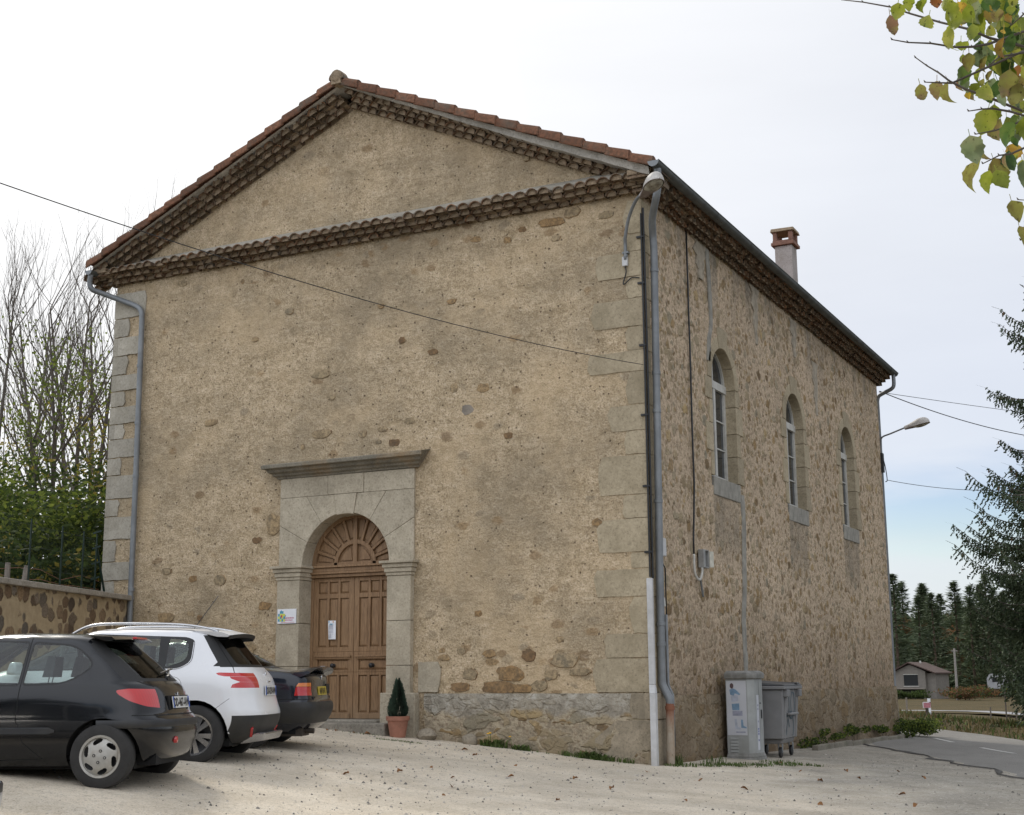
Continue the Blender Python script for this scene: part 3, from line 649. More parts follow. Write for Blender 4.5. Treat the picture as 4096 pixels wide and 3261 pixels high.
# roof slopes, verge tiles, ridge tiles
RF = bpy.data.objects.new('roof', None); C.objects.link(RF); RF.parent = B
for sg in (-1, 1):
    mb = MB(); nx, ny = 17, 170; vs = []; ye = L+.35; xe = W/2+(.44 if sg > 0 else .27)
    for i in range(nx+1):
        for j in range(ny*2+1):
            y = -.42+(ye+.42)*j/(ny*2); x = xe*i/nx; o = .035*abs(math.sin(math.pi*y/.21)); st = .02*((i*1.0) % 1)
            vs.append((AX+sg*x, y, RZ-.03-SL*x+o-.03))
    m = ny*2+1
    mb.add(vs, [(i*m+j, i*m+j+1, (i+1)*m+j+1, (i+1)*m+j) for i in range(nx) for j in range(m-1)])
    mb.build('roof_slope', MV, RF, smooth=True)
mb = MB()
for sg in (-1, 1):
    xe = W/2+(.40 if sg > 0 else .25); nT = 15; stp = xe/nT
    for i in range(nT):
        a = stp*i+.02*(i > 0); b = stp*(i+1)+.045; j1, j2 = r_.uniform(-.008, .008), r_.uniform(-.006, .006)
        # cross-section (y, z): vertical skirt to the front, rounded roll on top
        sec = [(-.555+j2, -.115), (-.57+j2, -.10), (-.57+j2, .0), (-.55, .045), (-.50, .068), (-.44, .06), (-.38, .02), (-.36, -.02), (-.40, -.02), (-.54, -.02)]
        lo, hi = [], []
        for (y, z) in sec:
            k1 = 1.0; lo.append((AX+sg*a, y+.012, RZ-SL*a+z*.9-.012)); hi.append((AX+sg*b, y-.006, RZ-SL*b+z+.022+j1*.6))
        n = len(sec); mb.add(lo+hi, [(k, (k+1)%n, n+(k+1)%n, n+k) for k in range(n)]+[tuple(range(n))[::-1], tuple(range(n, 2*n))])
mb.build('verge_tile_row', MV, RF, smooth=30)
mb = MB()
y = -.60
while y < L+.3:
    rr = .15; sec = [(rr*math.cos(R(a)), rr*math.sin(R(a))*.85) for a in range(-10, 191, 20)]
    n = len(sec); vs = [(AX+p, y, RZ-.01+q) for p, q in sec]+[(AX+p*.93, y+.43, RZ-.03+q*.93) for p, q in sec]
    mb.add(vs, [(k, k+1, n+k+1, n+k) for k in range(n-1)]+[tuple(range(n))]); y += .4
mb.build('ridge_tile_row', MG, RF, smooth=50)
mb = MB(); mb.lathe([(.0, -.03), (.085, -.025), (.115, 0), (.12, .05), (.12, .2)], (AX, -.60, RZ+.03), 14, 'y'); mb.box(AX-.1, AX+.1, -.6, -.4, RZ-.12, RZ+.02); mb.build('ridge_end_mortar', MGM, RF, smooth=40)
# chimney
CH = bpy.data.objects.new('chimney', None); C.objects.link(CH); CH.parent = B
cx_, cy_ = -1.0, 11.95; MCH = m_stone('chimney_render', (.27, .24, .22), (.38, .35, .33), amt=.3)
MBC = simple('chimney_clay', (.20, .105, .075), .9, 0, .3, 8, .3)
MBR = simple('terracotta', (.30, .135, .09), .85, 0, .2, 8, .3)
mb = MB(); mb.box(cx_-.21, cx_+.21, cy_-.21, cy_+.21, 9.5, 11.42); mb.build('chimney_shaft', MCH, CH, bevel=.01)
mb = MB(); mb.box(cx_-.28, cx_+.28, cy_-.28, cy_+.28, 11.423, 11.50); mb.box(cx_-.25, cx_+.25, cy_-.25, cy_+.25, 11.503, 11.55)
for a in (-1, 1):
    for b in (-1, 1): mb.box(cx_+a*.19-.05, cx_+a*.19+.05, cy_+b*.19-.05, cy_+b*.19+.05, 11.552, 11.76)
mb.build('chimney_pot', MBC, CH, bevel=.006)
mb = MB(); mb.hexa([(cx_-.29, cy_-.29, 11.762), (cx_+.29, cy_-.29, 11.762), (cx_+.29, cy_+.29, 11.762), (cx_-.29, cy_+.29, 11.762), (cx_-.27, cy_-.28, 11.85), (cx_+.28, cy_-.27, 11.84), (cx_+.26, cy_+.27, 11.86), (cx_-.27, cy_+.28, 11.84)])
mb.build('chimney_cap', MGM, CH, bevel=.01)

# ---- gutters and downpipes (fixed to the building)
def gutter(x, y0, y1, z, rr, outer):
    G = bpy.data.objects.new('gutter', None); C.objects.link(G); G.parent = B
    mb = MB(); n = 12; vs = []; ring = [(math.cos(math.pi+math.pi*k/n), math.sin(math.pi+math.pi*k/n)) for k in range(n+1)]
    for y in (y0, y1):
        for q in (rr, rr-.006):
            vs += [(x+c_*q, y, z+s_*q) for c_, s_ in ring]
    m = n+1
    mb.add(vs, [(k, k+1, 2*m+k+1, 2*m+k) for k in range(n)]+[(m+k, m+k+1, 3*m+k+1, 3*m+k) for k in range(n)])
    mb.tube([(x+outer*rr, y0, z), (x+outer*rr, y1, z)], .011, 6)
    mb.build('gutter_channel', MZD, G, smooth=50, fix=False)
    mb = MB(); mb.prism([(x+c_*rr*1.05, z+s_*rr*1.05) for c_, s_ in ring], lambda a, b: (a, y0-.004, b), lambda a, b: (a, y0+.003, b)); mb.build('gutter_end_cap', MZ, G)
    y = y0+.35
    while y < y1 and outer > 0:
        mb = MB()
        vs = [(x+c_*(rr+e), y+d, z+s_*(rr+e)) for d in (-.02, .02) for e in (.005,) for c_, s_ in ring]
        mb.add(vs, [(k, k+1, m+k+1, m+k) for k in range(n)]); y += .62; mb.build('gutter_joint', MZD, G, fix=False)
gutter(.47, -.60, 16.62, 9.055, .088, 1); gutter(-11.16, -.55, 16.6, 9.0, .08, -1)
def pipe(pts, rr, mat, name='downpipe', collars=(), parent=B, n=12):
    G = bpy.data.objects.new(name, None); C.objects.link(G); G.parent = parent
    mb = MB(); mb.tube(pts, rr, n); mb.build('pipe', mat, G, smooth=45)
    for c_ in collars:
        mb = MB(); a, b = c_; a = Vector(a); b = Vector(b); mb.tube([a-b*.03, a-b*.028, a+b*.028, a+b*.03], [rr, rr*1.16, rr*1.16, rr], n); mb.build('pipe_collar', mat, G, smooth=40)
    return G
def bez(pts, n=8): return [Vector(p) for p in cr([tuple(p) for p in pts], n)]
up_ = (0, 0, 1)
pipe(bez([(.47, -.42, 8.98), (.465, -.42, 8.7), (.40, -.36, 8.5), (.24, -.1, 8.32), (.155, .12, 8.12), (.15, .16, 7.9)], 5)+[Vector((.12, .17, 5.1)), Vector((.095, .17, 2.8)), Vector((.085, .17, 1.25))], .058, MZ,
     collars=[((.148, .16, 7.55), up_), ((.128, .17, 5.9), up_), ((.12, .17, 5.3), up_), ((.105, .17, 3.9), up_), ((.09, .17, 2.05), up_), ((.088, .17, 1.75), up_)])
pipe(bez([(.085, .17, 1.28), (.09, .17, 1.16), (.15, .16, 1.04), (.20, .15, .95), (.205, .15, .88)], 4), .062, MZ, 'pipe_elbow')
MRU = T('rusty_cast_iron'); n_ = MRU.noise(7, 7, .7, MRU.map((1, 1, .5))); zr = MRU.math('MULTIPLY', MRU.sep()[2], 1)
MRU.set('Base Color', MRU.mix(MRU.ramp(zr, [(.55, 0), (.8, .9)]), MRU.ramp(n_, [(.38, (.36, .31, .245)), (.56, (.29, .22, .155)), (.68, (.18, .11, .07))]), (.20, .065, .03))).set('Roughness', .9)
pipe([(.205, .15, .90), (.20, .15, .40), (.195, .15, -.12)], .062, MRU.m, 'cast_iron_pipe', collars=[((.205, .15, .82), up_)])
pipe(bez([(-11.16, -.48, 8.94), (-11.2, -.46, 8.78), (-11.17, -.42, 8.66), (-11.05, -.3, 8.6), (-10.75, -.12, 8.47), (-10.35, -.10, 8.30), (-10.2, -.10, 8.18), (-10.17, -.10, 8.0)], 5)+[Vector((-10.14, -.10, 5)), Vector((-10.12, -.10, .55))], .052, MZ,
     collars=[((-10.165, -.1, 7.1), up_), ((-10.155, -.1, 6.0), up_), ((-10.14, -.1, 5.0), up_), ((-10.12, -.1, 2.9), up_)])
pipe(bez([(.47, 16.4, 9.0), (.47, 16.4, 8.72), (.40, 16.43, 8.62), (.2, 16.5, 8.55), (.03, 16.56, 8.48), (-.02, 16.58, 8.35)], 5)+[Vector((-.02, 16.58, 1.0)), Vector((.02, 16.6, -.3))], .05, MZ, collars=[((-.02, 16.58, 3.2), up_)])

# ---- cables, ducts, boxes and lamps fixed to the walls: things of their own
def onetube(name, pts, rr, mat, label, cat, n=6, smooth=True, group=None):
    mb = MB(); mb.tube(pts, rr, n); return tag(mb.build(name, mat, None, smooth=smooth), label, cat, group)
r_ = random.Random(31)
def wig(a, b, n, amp): return [Vector(a).lerp(Vector(b), i/n)+Vector((0, r_.uniform(-amp, amp), 0)) for i in range(n+1)]
mb = MB()
for dx in (0, .028): mb.tube([(.035+dx*.3, .03-dx, 8.55), (.04+dx*.4, .04-dx, 6.6), (.035+dx*.4, .04-dx, 2.72)], .016, 6)
mb.tube([(.02, -.035, 8.45), (.022, -.035, 6.6), (.018, -.035, 2.74)], .014, 6)
for z in (8.05, 7.3, 6.3, 5.2, 4.1, 3.1): mb.box(-.06, .05, -.05, -.015, z, z+.03)
tag(mb.build('cable_bundle', MBK, None, smooth=45), 'bundle of black cables clipped down the near corner beside the grey downpipe', 'cable')
MWP = simple('grey_white_plastic', (.50, .50, .50), .5, 0, .12, 6, 0, dirt=(.36, .35, .33))
DT = thing('cable_duct', (.03, -.05, 0), 'pale grey cable duct covering the cables low on the near corner', 'cable duct')
def loc(o, p): o.location = tuple(-c for c in p); return o
mb = MB(); mb.box(-.028, .062, -.075, -.02, 1.16, 2.72); loc(mb.build('duct_upper', MWP, DT, bevel=.004), (.03, -.05, 0))
mb = MB(); mb.hexa([(.02, -.19, 1.03), (.11, -.19, 1.03), (.11, -.10, 1.03), (.02, -.10, 1.03), (-.028, -.078, 1.157), (.062, -.078, 1.157), (.062, -.02, 1.157), (-.028, -.02, 1.157)]); mb.box(.022, .112, -.19, -.105, -.1, 1.027)
loc(mb.build('duct_lower', MWP, DT, bevel=.004), (.03, -.05, 0))
CDT = onetube('conduit', [(.05, .36, 2.55), (.05, .36, 1.2), (.11, .36, 1.02), (.11, .36, -.05)], .02, simple('beige_plastic', (.36, .31, .25), .6), 'thin beige conduit just behind the downpipe at the near corner', 'conduit', 8)
onetube('conduit', [(.05, .50, 2.2), (.05, .50, 1.15), (.12, .50, 1.0), (.12, .5, .25)], .026, MZ, 'grey metal conduit beside the beige one at the near corner', 'conduit', 8)
onetube('cable', [(.05, .36, 3.05), (.05, .42, 2.98), (.05, .52, 2.9), (.05, .52, 2.2)], .011, MBK, 'thin black cable looping from the small grey box into a conduit', 'cable')
mb = MB(); mb.box(.018, .09, .30, .50, 3.08, 3.36); tag(mb.build('junction_box', MWP, None, bevel=.01), 'small grey junction box behind the corner downpipe', 'junction box')
mb = MB(); mb.hexa([(.02, .38, 2.32), (.07, .38, 2.32), (.07, .46, 2.32), (.02, .46, 2.32), (.02, .38, 2.48), (.06, .38, 2.48), (.06, .46, 2.44), (.02, .46, 2.44)]); mb.build('conduit_cap', MFR, CDT, bevel=.004)
onetube('wall_cable', [(.04, 1.99, 8.74), (.045, 1.98, 8.0)]+[(.045, 1.97+.01*math.sin(z*2.1), z) for z in (7.4, 6.8, 6.2, 5.6, 5.0, 4.4)]+[(.05, 1.90, 3.9), (.05, 1.84, 3.5), (.05, 1.83, 3.2)], .016, MBK, 'thick black cable running down the rubble side wall to the meter box', 'cable')
mb = MB(); mb.tube(bez([(.05, 1.83, 3.22), (.05, 1.84, 2.95), (.06, 1.93, 2.83), (.07, 2.05, 2.83), (.08, 2.12, 2.95), (.08, 2.12, 3.02)], 5), .022, 8); tag(mb.build('conduit_bend', MFR, None, smooth=True), 'white U-shaped conduit joining the black cable to the meter box', 'conduit')
onetube('conduit_tail', bez([(.06, 2.06, 2.86), (.05, 2.15, 2.72), (.04, 2.24, 2.55)], 4), .018, MZ, 'short grey conduit tail hanging below the meter box', 'conduit')
MX = thing('meter_box', (.02, 2.2, 3.02), 'grey wall-mounted meter box with its small glazed door ajar', 'meter box')
mb = MB(); mb.box(0, .10, -.09, .0, 0, .30); mb.box(0, .03, .001, .16, 0, .30); mb.box(.0, .10, .161, .18, .0, .30); mb.box(.031, .10, .001, .16, .0, .02); mb.box(.031, .10, .001, .16, .28, .30); mb.build('box_shell', simple('box_grey', (.25, .25, .24), .6), MX, bevel=.006)
mb = MB(); mb.box(.031, .05, .02, .14, .05, .26); mb.build('meter_dial', simple('meter_dark', (.05, .055, .045), .3), MX)
mb = MB(); mb.hexa([(.10, .18, .02), (.112, .175, .02), (.15, .255, .02), (.138, .26, .02), (.10, .18, .28), (.112, .175, .28), (.15, .255, .28), (.138, .26, .28)]); mb.build('box_door', simple('box_cream', (.52, .50, .42), .5), MX)

ML = simple('lamp_shell', (.48, .46, .43), .55, 0, .2, 14, 0, dirt=(.25, .22, .19)); MLB = simple('lamp_underside', (.20, .16, .14), .6, 0, .2)
def m_lens():
    t = T('lamp_bowl'); n = t.noise(9, 4)
    t.set('Base Color', t.ramp(n, [(.4, (.20, .17, .12)), (.62, (.48, .46, .38))])).set('Roughness', .25).set('Transmission Weight', .25); return t.m
MLE = m_lens()
def streetlamp(name, loc_, pts, r0, hd, hs, label):
    """pts arm path; hd: head start; hs: direction"""
    S = thing(name, loc_, label, 'street lamp'); off = Vector(loc_)
    mb = MB(); mb.tube([Vector(p)-off for p in pts], r0, 10); mb.build('arm', MZ, S, smooth=True)
    d = Vector(hs).normalized(); u = Vector((0, 0, 1)); s_ = d.cross(u).normalized(); u = s_.cross(d).normalized(); o = Vector(hd)-off
    P = lambda a, b, c_: o+d*a+s_*b+u*c_
    mb = MB(); keys = [(0, .055, .05, -.035), (.10, .062, .062, -.04), (.2, .085, .085, -.045), (.34, .125, .125, -.045), (.46, .135, .14, -.045), (.58, .11, .11, -.045), (.64, .05, .05, -.045), (.655, .01, -.03, -.045)]
    K = cr(keys, 4); n = 14; vs = []
    for (a, w_, h, b) in K:
        for k in range(n+1):
            t = math.pi*k/n; vs.append(P(a, math.cos(t)*max(w_, .004), b+max(.004, (h-b))*math.sin(t)))
    m = n+1; mb.add(vs, [(i*m+k, i*m+k+1, (i+1)*m+k+1, (i+1)*m+k) for i in range(len(K)-1) for k in range(n)]+[tuple(range(m))])
    mb.build('lamp_shell', ML, S, smooth=60)
    mb = MB(); mb.hexa([P(0, -.055, -.036), P(.235, -.10, -.046), P(.235, .10, -.046), P(0, .055, -.036), P(0, -.052, -.02), P(.235, -.09, -.02), P(.235, .09, -.02), P(0, .052, -.02)]); mb.build('lamp_base', MLB, S)
    mb = MB(); K2 = cr([(.24, .088, -.055), (.3, .11, -.085), (.42, .125, -.10), (.55, .105, -.085), (.635, .045, -.05)], 4); vs = []
    for (a, w_, h) in K2:
        for k in range(n+1):
            t = math.pi*k/n; vs.append(P(a, math.cos(t)*w_, -.044+(h+.044)*math.sin(t)))
    mb.add(vs, [(i*m+k, i*m+k+1, (i+1)*m+k+1, (i+1)*m+k) for i in range(len(K2)-1) for k in range(n)]); mb.build('lamp_bowl', MLE, S, smooth=True)
    mb = MB(); K3 = [(a, w_*1.02, b-.004) for a, w_, h, b in K]; ring = [P(a, w_, b) for a, w_, b in K3]+[P(a, -w_, b) for a, w_, b in K3[::-1]]; mb.tube(ring+[ring[0]], .006, 5, caps=False); mb.build('lamp_rim', MLB, S, smooth=True)
    return S
S1 = streetlamp('wall_street_lamp', (-.24, -.03, 7.7), bez([(-.245, -.06, 7.72), (-.24, -.07, 7.95), (-.215, -.12, 8.08), (-.10, -.235, 8.34), (.12, -.46, 8.52), (.33, -.68, 8.52)], 6), .026, (.30, -.65, 8.51), (.62, -.62, .10), 'grey street lamp on a curved arm high on the near corner')
mb = MB(); mb.tube([(0, -.035, .06), (0, -.035, .10)], .036, 10); mb.box(-.05, .05, -.055, .02, .12, .15); mb.build('bracket', MZ, S1)
S2 = streetlamp('wall_street_lamp', (.0, 16.55, 7.0), bez([(.02, 16.55, 6.75), (.02, 16.55, 7.2), (.06, 16.52, 7.37), (.3, 16.5, 7.45), (.68, 16.47, 7.57)], 5), .022, (.66, 16.47, 7.56), (.60, .0, .13), 'street lamp on a straight arm at the far corner of the building')
mb = MB(); mb.box(-.04, .06, -.1, .06, -.55, -.05); mb.tube(bez([(.03, 0, -.1), (.09, 0, -.4), (.12, 0, -.75), (.07, 0, -.8)], 5), .012, 6); mb.build('bracket', MBK, S2)
mb = MB(); mb.box(-.305, -.215, -.07, -.018, 7.62, 7.775); tag(mb.build('terminal_box', MWP, None, bevel=.006), 'small white terminal box under the corner street lamp', 'box')
onetube('lamp_cable', bez([(-.26, -.045, 7.62), (-.25, -.04, 7.52), (-.30, -.04, 7.33), (-.16, -.035, 7.42), (-.03, -.035, 7.4)], 6), .010, MBK, 'short black cable hooked below the white terminal box', 'cable')
# overhead lines
MWI = simple('wire', (.02, .02, .02), .7)
def sagwire(a, b, sag, rr, label, group=None):
    a = Vector(a); b = Vector(b); n = 28; return onetube('overhead_wire', [a.lerp(b, i/n)-Vector((0, 0, sag*4*(i/n)*(1-i/n))) for i in range(n+8)], rr, MWI, label, 'wire', 5)
sagwire((.0, -.06, 6.0), (-1.48, -12.30, 5.494), .2, .0055, 'thin black wire crossing in front of the facade to its near corner')
sagwire((.03, 16.6, 8.6), (3.87*4-.0, 28.43+38, 10.13+3.3), .35, .008, 'thin upper wire running level from the far eave towards the spruce')
sagwire((.05, 16.6, 8.62), (3.74, 28.65, 8.75), .25, .013, 'thick wire sloping down from the far eave into the spruce')
sagwire((.1, 16.6, 6.25), (3.62*1.0, 28.87, 7.50), .3, .008, 'lowest thin wire leaving the far corner below the lamp')
# inscriptions -------------------------------------------------------------
def text(body, size, mat, parent, mw, sx=1, name='lettering', bold=0, align='LEFT'):
    cu = bpy.data.curves.new('t', 'FONT'); cu.body = body; cu.size = size; cu.offset = bold; cu.align_x = align; cu.resolution_u = 2
    o = bpy.data.objects.new('t', cu); C.objects.link(o); dg = bpy.context.evaluated_depsgraph_get(); me = bpy.data.meshes.new_from_object(o.evaluated_get(dg)); bpy.data.objects.remove(o)
    me.transform(Matrix.Diagonal((sx, 1, 1, 1))); me.transform(mw); me.materials.clear(); me.materials.append(mat); me.name = name
    q = bpy.data.objects.new(name, me); C.objects.link(q)
    if parent is not None: q.parent = parent
    return q
def frame(o, ex, ey, en):   # text plane: origin, right, up, normal
    m = Matrix((Vector(ex), Vector(ey), Vector(en))).transposed().to_4x4(); m.translation = Vector(o); return m
MPW = simple('sign_white', (.72, .73, .76), .5, 0, .04); MMG = simple('sign_magenta', (.45, .05, .14), .5); MBL = simple('sign_blue', (.07, .28, .42), .5); MYE = simple('sign_yellow', (.55, .58, .10), .5); MGR2 = simple('sign_red', (.5, .06, .08), .5)
SG = thing('church_sign', (-6.79, -.112, 2.20), 'small white sign with a blue and yellow square cross logo on the left door pillar', 'sign')
fx = frame((0, 0, 0), (1, 0, 0), (0, 0, 1), (0, -1, 0))
mb = MB(); mb.box(0, .39, -.012, .008, 0, .245); mb.build('sign_board', MPW, SG, bevel=.004)
mb = MB(); g = .045
cols = {(0, 1): 1, (0, 2): 0, (1, 0): 1, (1, 1): 0, (1, 2): 1, (1, 3): 0, (2, 0): 0, (2, 1): 1, (2, 2): 1, (3, 0): 1, (3, 1): 0, (3, 2): 1, (0, 3): 1, (3, 3): 0, (2, 3): 0, (0, 0): 0}
for (i, j), c_ in cols.items():
    if (i, j) in ((0, 3), (3, 3)): continue
    mb.box(.018+i*g*.82, .018+(i+1)*g*.82, -.0145, -.011, .035+j*g*.98, .035+(j+1)*g*.98, c_)
mb.prism([(.075, .21), (.095, .21), (.082, .235)], lambda a, b: (a, -.0145, b), lambda a, b: (a, -.011, b), 0); mb.prism([(.165, .11), (.165, .15), (.185, .13)], lambda a, b: (a, -.0145, b), lambda a, b: (a, -.011, b), 0)
mb.build('logo_squares', [MBL, MYE], SG)
mb = MB(); mb.box(.075, .11, -.0165, -.0145, .105, .145); mb.build('logo_centre', MGR2, SG)
text('ÉGLISE PROTESTANTE', .030, MMG, SG, frame((.155, -.0135, .083), (1, 0, 0), (0, 0, 1), (0, -1, 0)), .66, bold=.0012)
text('UNIE DE FRANCE', .030, MMG, SG, frame((.155, -.0135, .047), (1, 0, 0), (0, 0, 1), (0, -1, 0)), .72, bold=.0008)
mb = MB(); mb.box(.08, .36, -.0135, -.0115, .018, .024); mb.build('small_print', MMG, SG)
NP = thing('paper_notice', (-5.985, .25, 1.93), 'creased white paper notice pinned to the left door leaf', 'notice')
mb = MB(); vs = []; 
for j in range(9):
    z = j/8*.315
    for i in range(5):
        x = i/4; vs.append((lerp(.0, .165-.03*(z/.315), x)+.003*z, .005-.018*math.sin(x*2.4+z*5)-.012*x*(1-z/.315)-.004, z))
mb.add(vs, [(j*5+i, j*5+i+1, j*5+6+i, j*5+5+i) for j in range(8) for i in range(4)]); pm = mb.build('paper', MPW, NP, smooth=True)
MTX = simple('print_grey', (.36, .37, .45), .7)
mb = MB(); rr_ = random.Random(2)
for k in range(17):
    z = .03+k*.0125; 
    if k in (5, 10): continue
    mb.box(.018, .018+rr_.uniform(.07, .105), -.021, -.0195, z, z+.004)
mb.build('printed_lines', MTX, NP)
mb = MB(); mb.box(.03, .10, -.0215, -.0195, .255, .263); mb.box(.03, .09, -.0215, -.0195, .243, .250); mb.build('printed_title', MBL, NP)
mb = MB(); mb.lathe([(0, -.021), (.011, -.021), (.011, -.019)], (.02, 0, .295), 10, 'y', 0); mb.build('printed_emblem', MBL, NP); mb = MB(); mb.lathe([(0, -.021), (.012, -.021), (.012, -.019)], (.105, 0, .293), 10, 'y', 0); mb.build('printed_emblem', simple('print_orange', (.6, .3, .12), .6), NP)

# ---- plant pot, planter kerb, cabinet, bin
PT = thing('plant_pot', (-4.16, -.42, gz(-4.16, -.42)), 'terracotta pot holding a small dark conifer at the right door jamb', 'potted plant')
mb = MB(); mb.lathe([(0, .0), (.12, .0), (.165, .26), (.185, .265), (.19, .33), (.165, .33), (.16, .28), (0, .28)], n=24); mb.build('pot', MBR, PT, smooth=40)
MCO = simple('dwarf_conifer_green', (.022, .042, .024), .8, 0, .5, 20)
mb = MB(); r_ = random.Random(3)
for i in range(3800):
    z = r_.uniform(.0, 1)**1.1; rad = .19*(1-z)**.75*(.6+.4*min(1, z*7))+.01; a = r_.uniform(0, 6.283); q = r_.uniform(.45, 1); p = Vector((math.cos(a)*rad*q*.9, math.sin(a)*rad*q*.9, .30+z*.56+.03*math.sin(a*3+z*9))); d = Vector((math.cos(a)*.5, math.sin(a)*.5, 1)).normalized(); l = r_.uniform(.03, .06); s_ = d.cross(Vector((math.cos(a+1), math.sin(a+1), .2))).normalized()*.008
    mb.add([p-s_, p+s_, p+d*l+s_*.3, p+d*l-s_*.3], [(0, 1, 2, 3)])
mb.build('conifer', MCO, PT, fix=False)
ST = MB(); blob2 = lambda mb, x, y, z, a, b, c_, sd: None
def rock(mb, c_, s_, sd, mi=0):
    bm = bmesh.new(); bmesh.ops.create_icosphere(bm, subdivisions=2, radius=1)
    vs = []
    for v in bm.verts:
        k = 1+.28*noise.noise(v.co*1.1+Vector((sd*3.1, sd, 0))); vs.append((c_[0]+v.co.x*k*s_[0], c_[1]+v.co.y*k*s_[1], c_[2]+v.co.z*k*s_[2]))
    fs = [tuple(v.index for v in f.verts) for f in bm.faces]; bm.free(); mb.add(vs, fs, mi)
mb = MB(); MRK = m_stone('boulder', (.17, .145, .11), (.30, .26, .20), amt=.4); rock(mb, (0, 0, .07), (.17, .13, .12), 4); o = tag(mb.build('stone_block', MRK, None, smooth=40), 'rounded grey stone block just right of the plant pot', 'stone'); o.location = (-3.72, -.27, gz(-3.72, -.27))
mb = MB(); rock(mb, (0, 0, .05), (.13, .10, .12), 9); o = tag(mb.build('stone_block', MRK, None, smooth=40), 'small grey boulder standing against the plinth left of the dandelions', 'stone'); o.location = (-2.98, -.2, gz(-2.98, -.2))
# electric cabinet
MCB = simple('cabinet_grey', (.31, .32, .31), .6, 0, .12, 3, .05, dirt=(.20, .20, .18)); MCC = simple('cabinet_concrete', (.23, .225, .21), .9, 0, .25, 12, .4, dirt=(.12, .12, .10)); MPO = simple('faded_poster', (.50, .51, .54), .6, 0, .08, 3, 0, dirt=(.40, .41, .43))
cz = gz(.33, 3.1)-.0
CB = thing('electrical_cabinet', (.33, 3.12, cz-.02), 'pale concrete-capped roadside cabinet with faded posters beside the grey bin', 'cabinet')
# body footprint: x .02-.33 out from wall, 0.62 wide, chamfered front corners
def foot(e, x1=.30, hw=.31, ch=.09): return [(-.16-e*.3, -hw-e), (x1-ch+e*.4, -hw-e), (x1+e, -hw+ch-e*.4), (x1+e, hw-ch+e*.4), (x1-ch+e*.4, hw+e), (-.16-e*.3, hw+e)]
def slab(mb, e0, e1, z0, z1): 
    a = foot(e0); b = foot(e1); n = 6; mb.add([(x, y, z0) for x, y in a]+[(x, y, z1) for x, y in b], [(k, (k+1)%n, n+(k+1)%n, n+k) for k in range(n)]+[tuple(range(n))[::-1], tuple(range(n, 2*n))])
mb = MB(); slab(mb, .0, .0, .10, 1.30); mb.build('cabinet_body', MCB, CB, bevel=.006)
mb = MB(); slab(mb, .055, .03, -.06, .05); slab(mb, .03, .002, .051, .12); slab(mb, .10, .10, -.12, -.0); mb.build('cabinet_base', MCC, CB, bevel=.008)
mb = MB(); slab(mb, .035, .045, 1.303, 1.39); slab(mb, .045, -.03, 1.391, 1.435); mb.build('cabinet_cap', MCC, CB, bevel=.012)
mb = MB(); mb.box(-.145, .19, -.3145, -.311, .40, 1.27); mb.box(.302, .3045, -.13, -.005, .16, 1.04); mb.build('poster', MPO, CB)
mb = MB()
for k in range(5): mb.hexa([(-.10, -.312, .14+k*.05), (.03, -.312, .14+k*.05), (.03, -.325, .13+k*.05), (-.10, -.325, .13+k*.05), (-.10, -.311, .165+k*.05), (.03, -.311, .165+k*.05), (.03, -.314, .165+k*.05), (-.10, -.314, .165+k*.05)])
mb.build('vent_louvre', MCB, CB)
mb = MB(); mb.box(.3, .302, .012, .018, .13, 1.29); mb.box(.301, .306, .09, .155, .66, .80); mb.box(.301, .31, .05, .10, .90, .915); mb.build('cabinet_lock', MBK, CB)
MFB = simple('poster_fadedblue', (.17, .27, .38), .6, 0, .3, 9); MFG = simple('poster_fadedgrey', (.28, .29, .36), .6, 0, .3, 9); MFS = simple('poster_brown', (.10, .06, .06), .6)
mb = MB(); Yp = -.3165
def flat(poly, mi): mb.prism(poly, lambda a, b: (a, Yp, b), lambda a, b: (a, Yp+.0015, b), mi, tri=True)
flat([(-.05+.032*math.cos(t*.5), 1.19+.045*math.sin(t*.5)) for t in range(12)], 2); flat([(-.09, 1.13), (-.03, 1.15), (.02, 1.13), (.09, 1.06), (.08, 1.04), (.0, 1.07), (-.02, 1.03), (-.08, 1.05)], 0)
flat([(-.07, 1.03), (.05, 1.05), (.06, .95), (-.06, .93)], 3); flat([(-.06, .90), (.07, .91), (.07, .80), (-.05, .80)], 0); flat([(-.05, .79), (.12, .79), (.12, .71), (-.05, .71)], 1)
flat([(-.02, .66), (.02, .66), (.03, .54), (.08, .52), (.08, .49), (-.01, .50)], 3); flat([(.09, .65), (.12, .65), (.13, .55), (.18, .53), (.18, .51), (.09, .52)], 0); flat([(.0, .46), (.16, .46), (.16, .44), (.0, .44)], 1)
for z in (.86, .80, .6, .48, .44, .40, .30): mb.box(.305, .3062, -.10, -.04, z, z+.03, 1 if z > .5 else 4)
mb.build('poster_print', [MFB, MFG, MFS, simple('poster_pale', (.40, .43, .50), .6, 0, .2, 9), simple('poster_navy', (.14, .16, .30), .6)], CB)
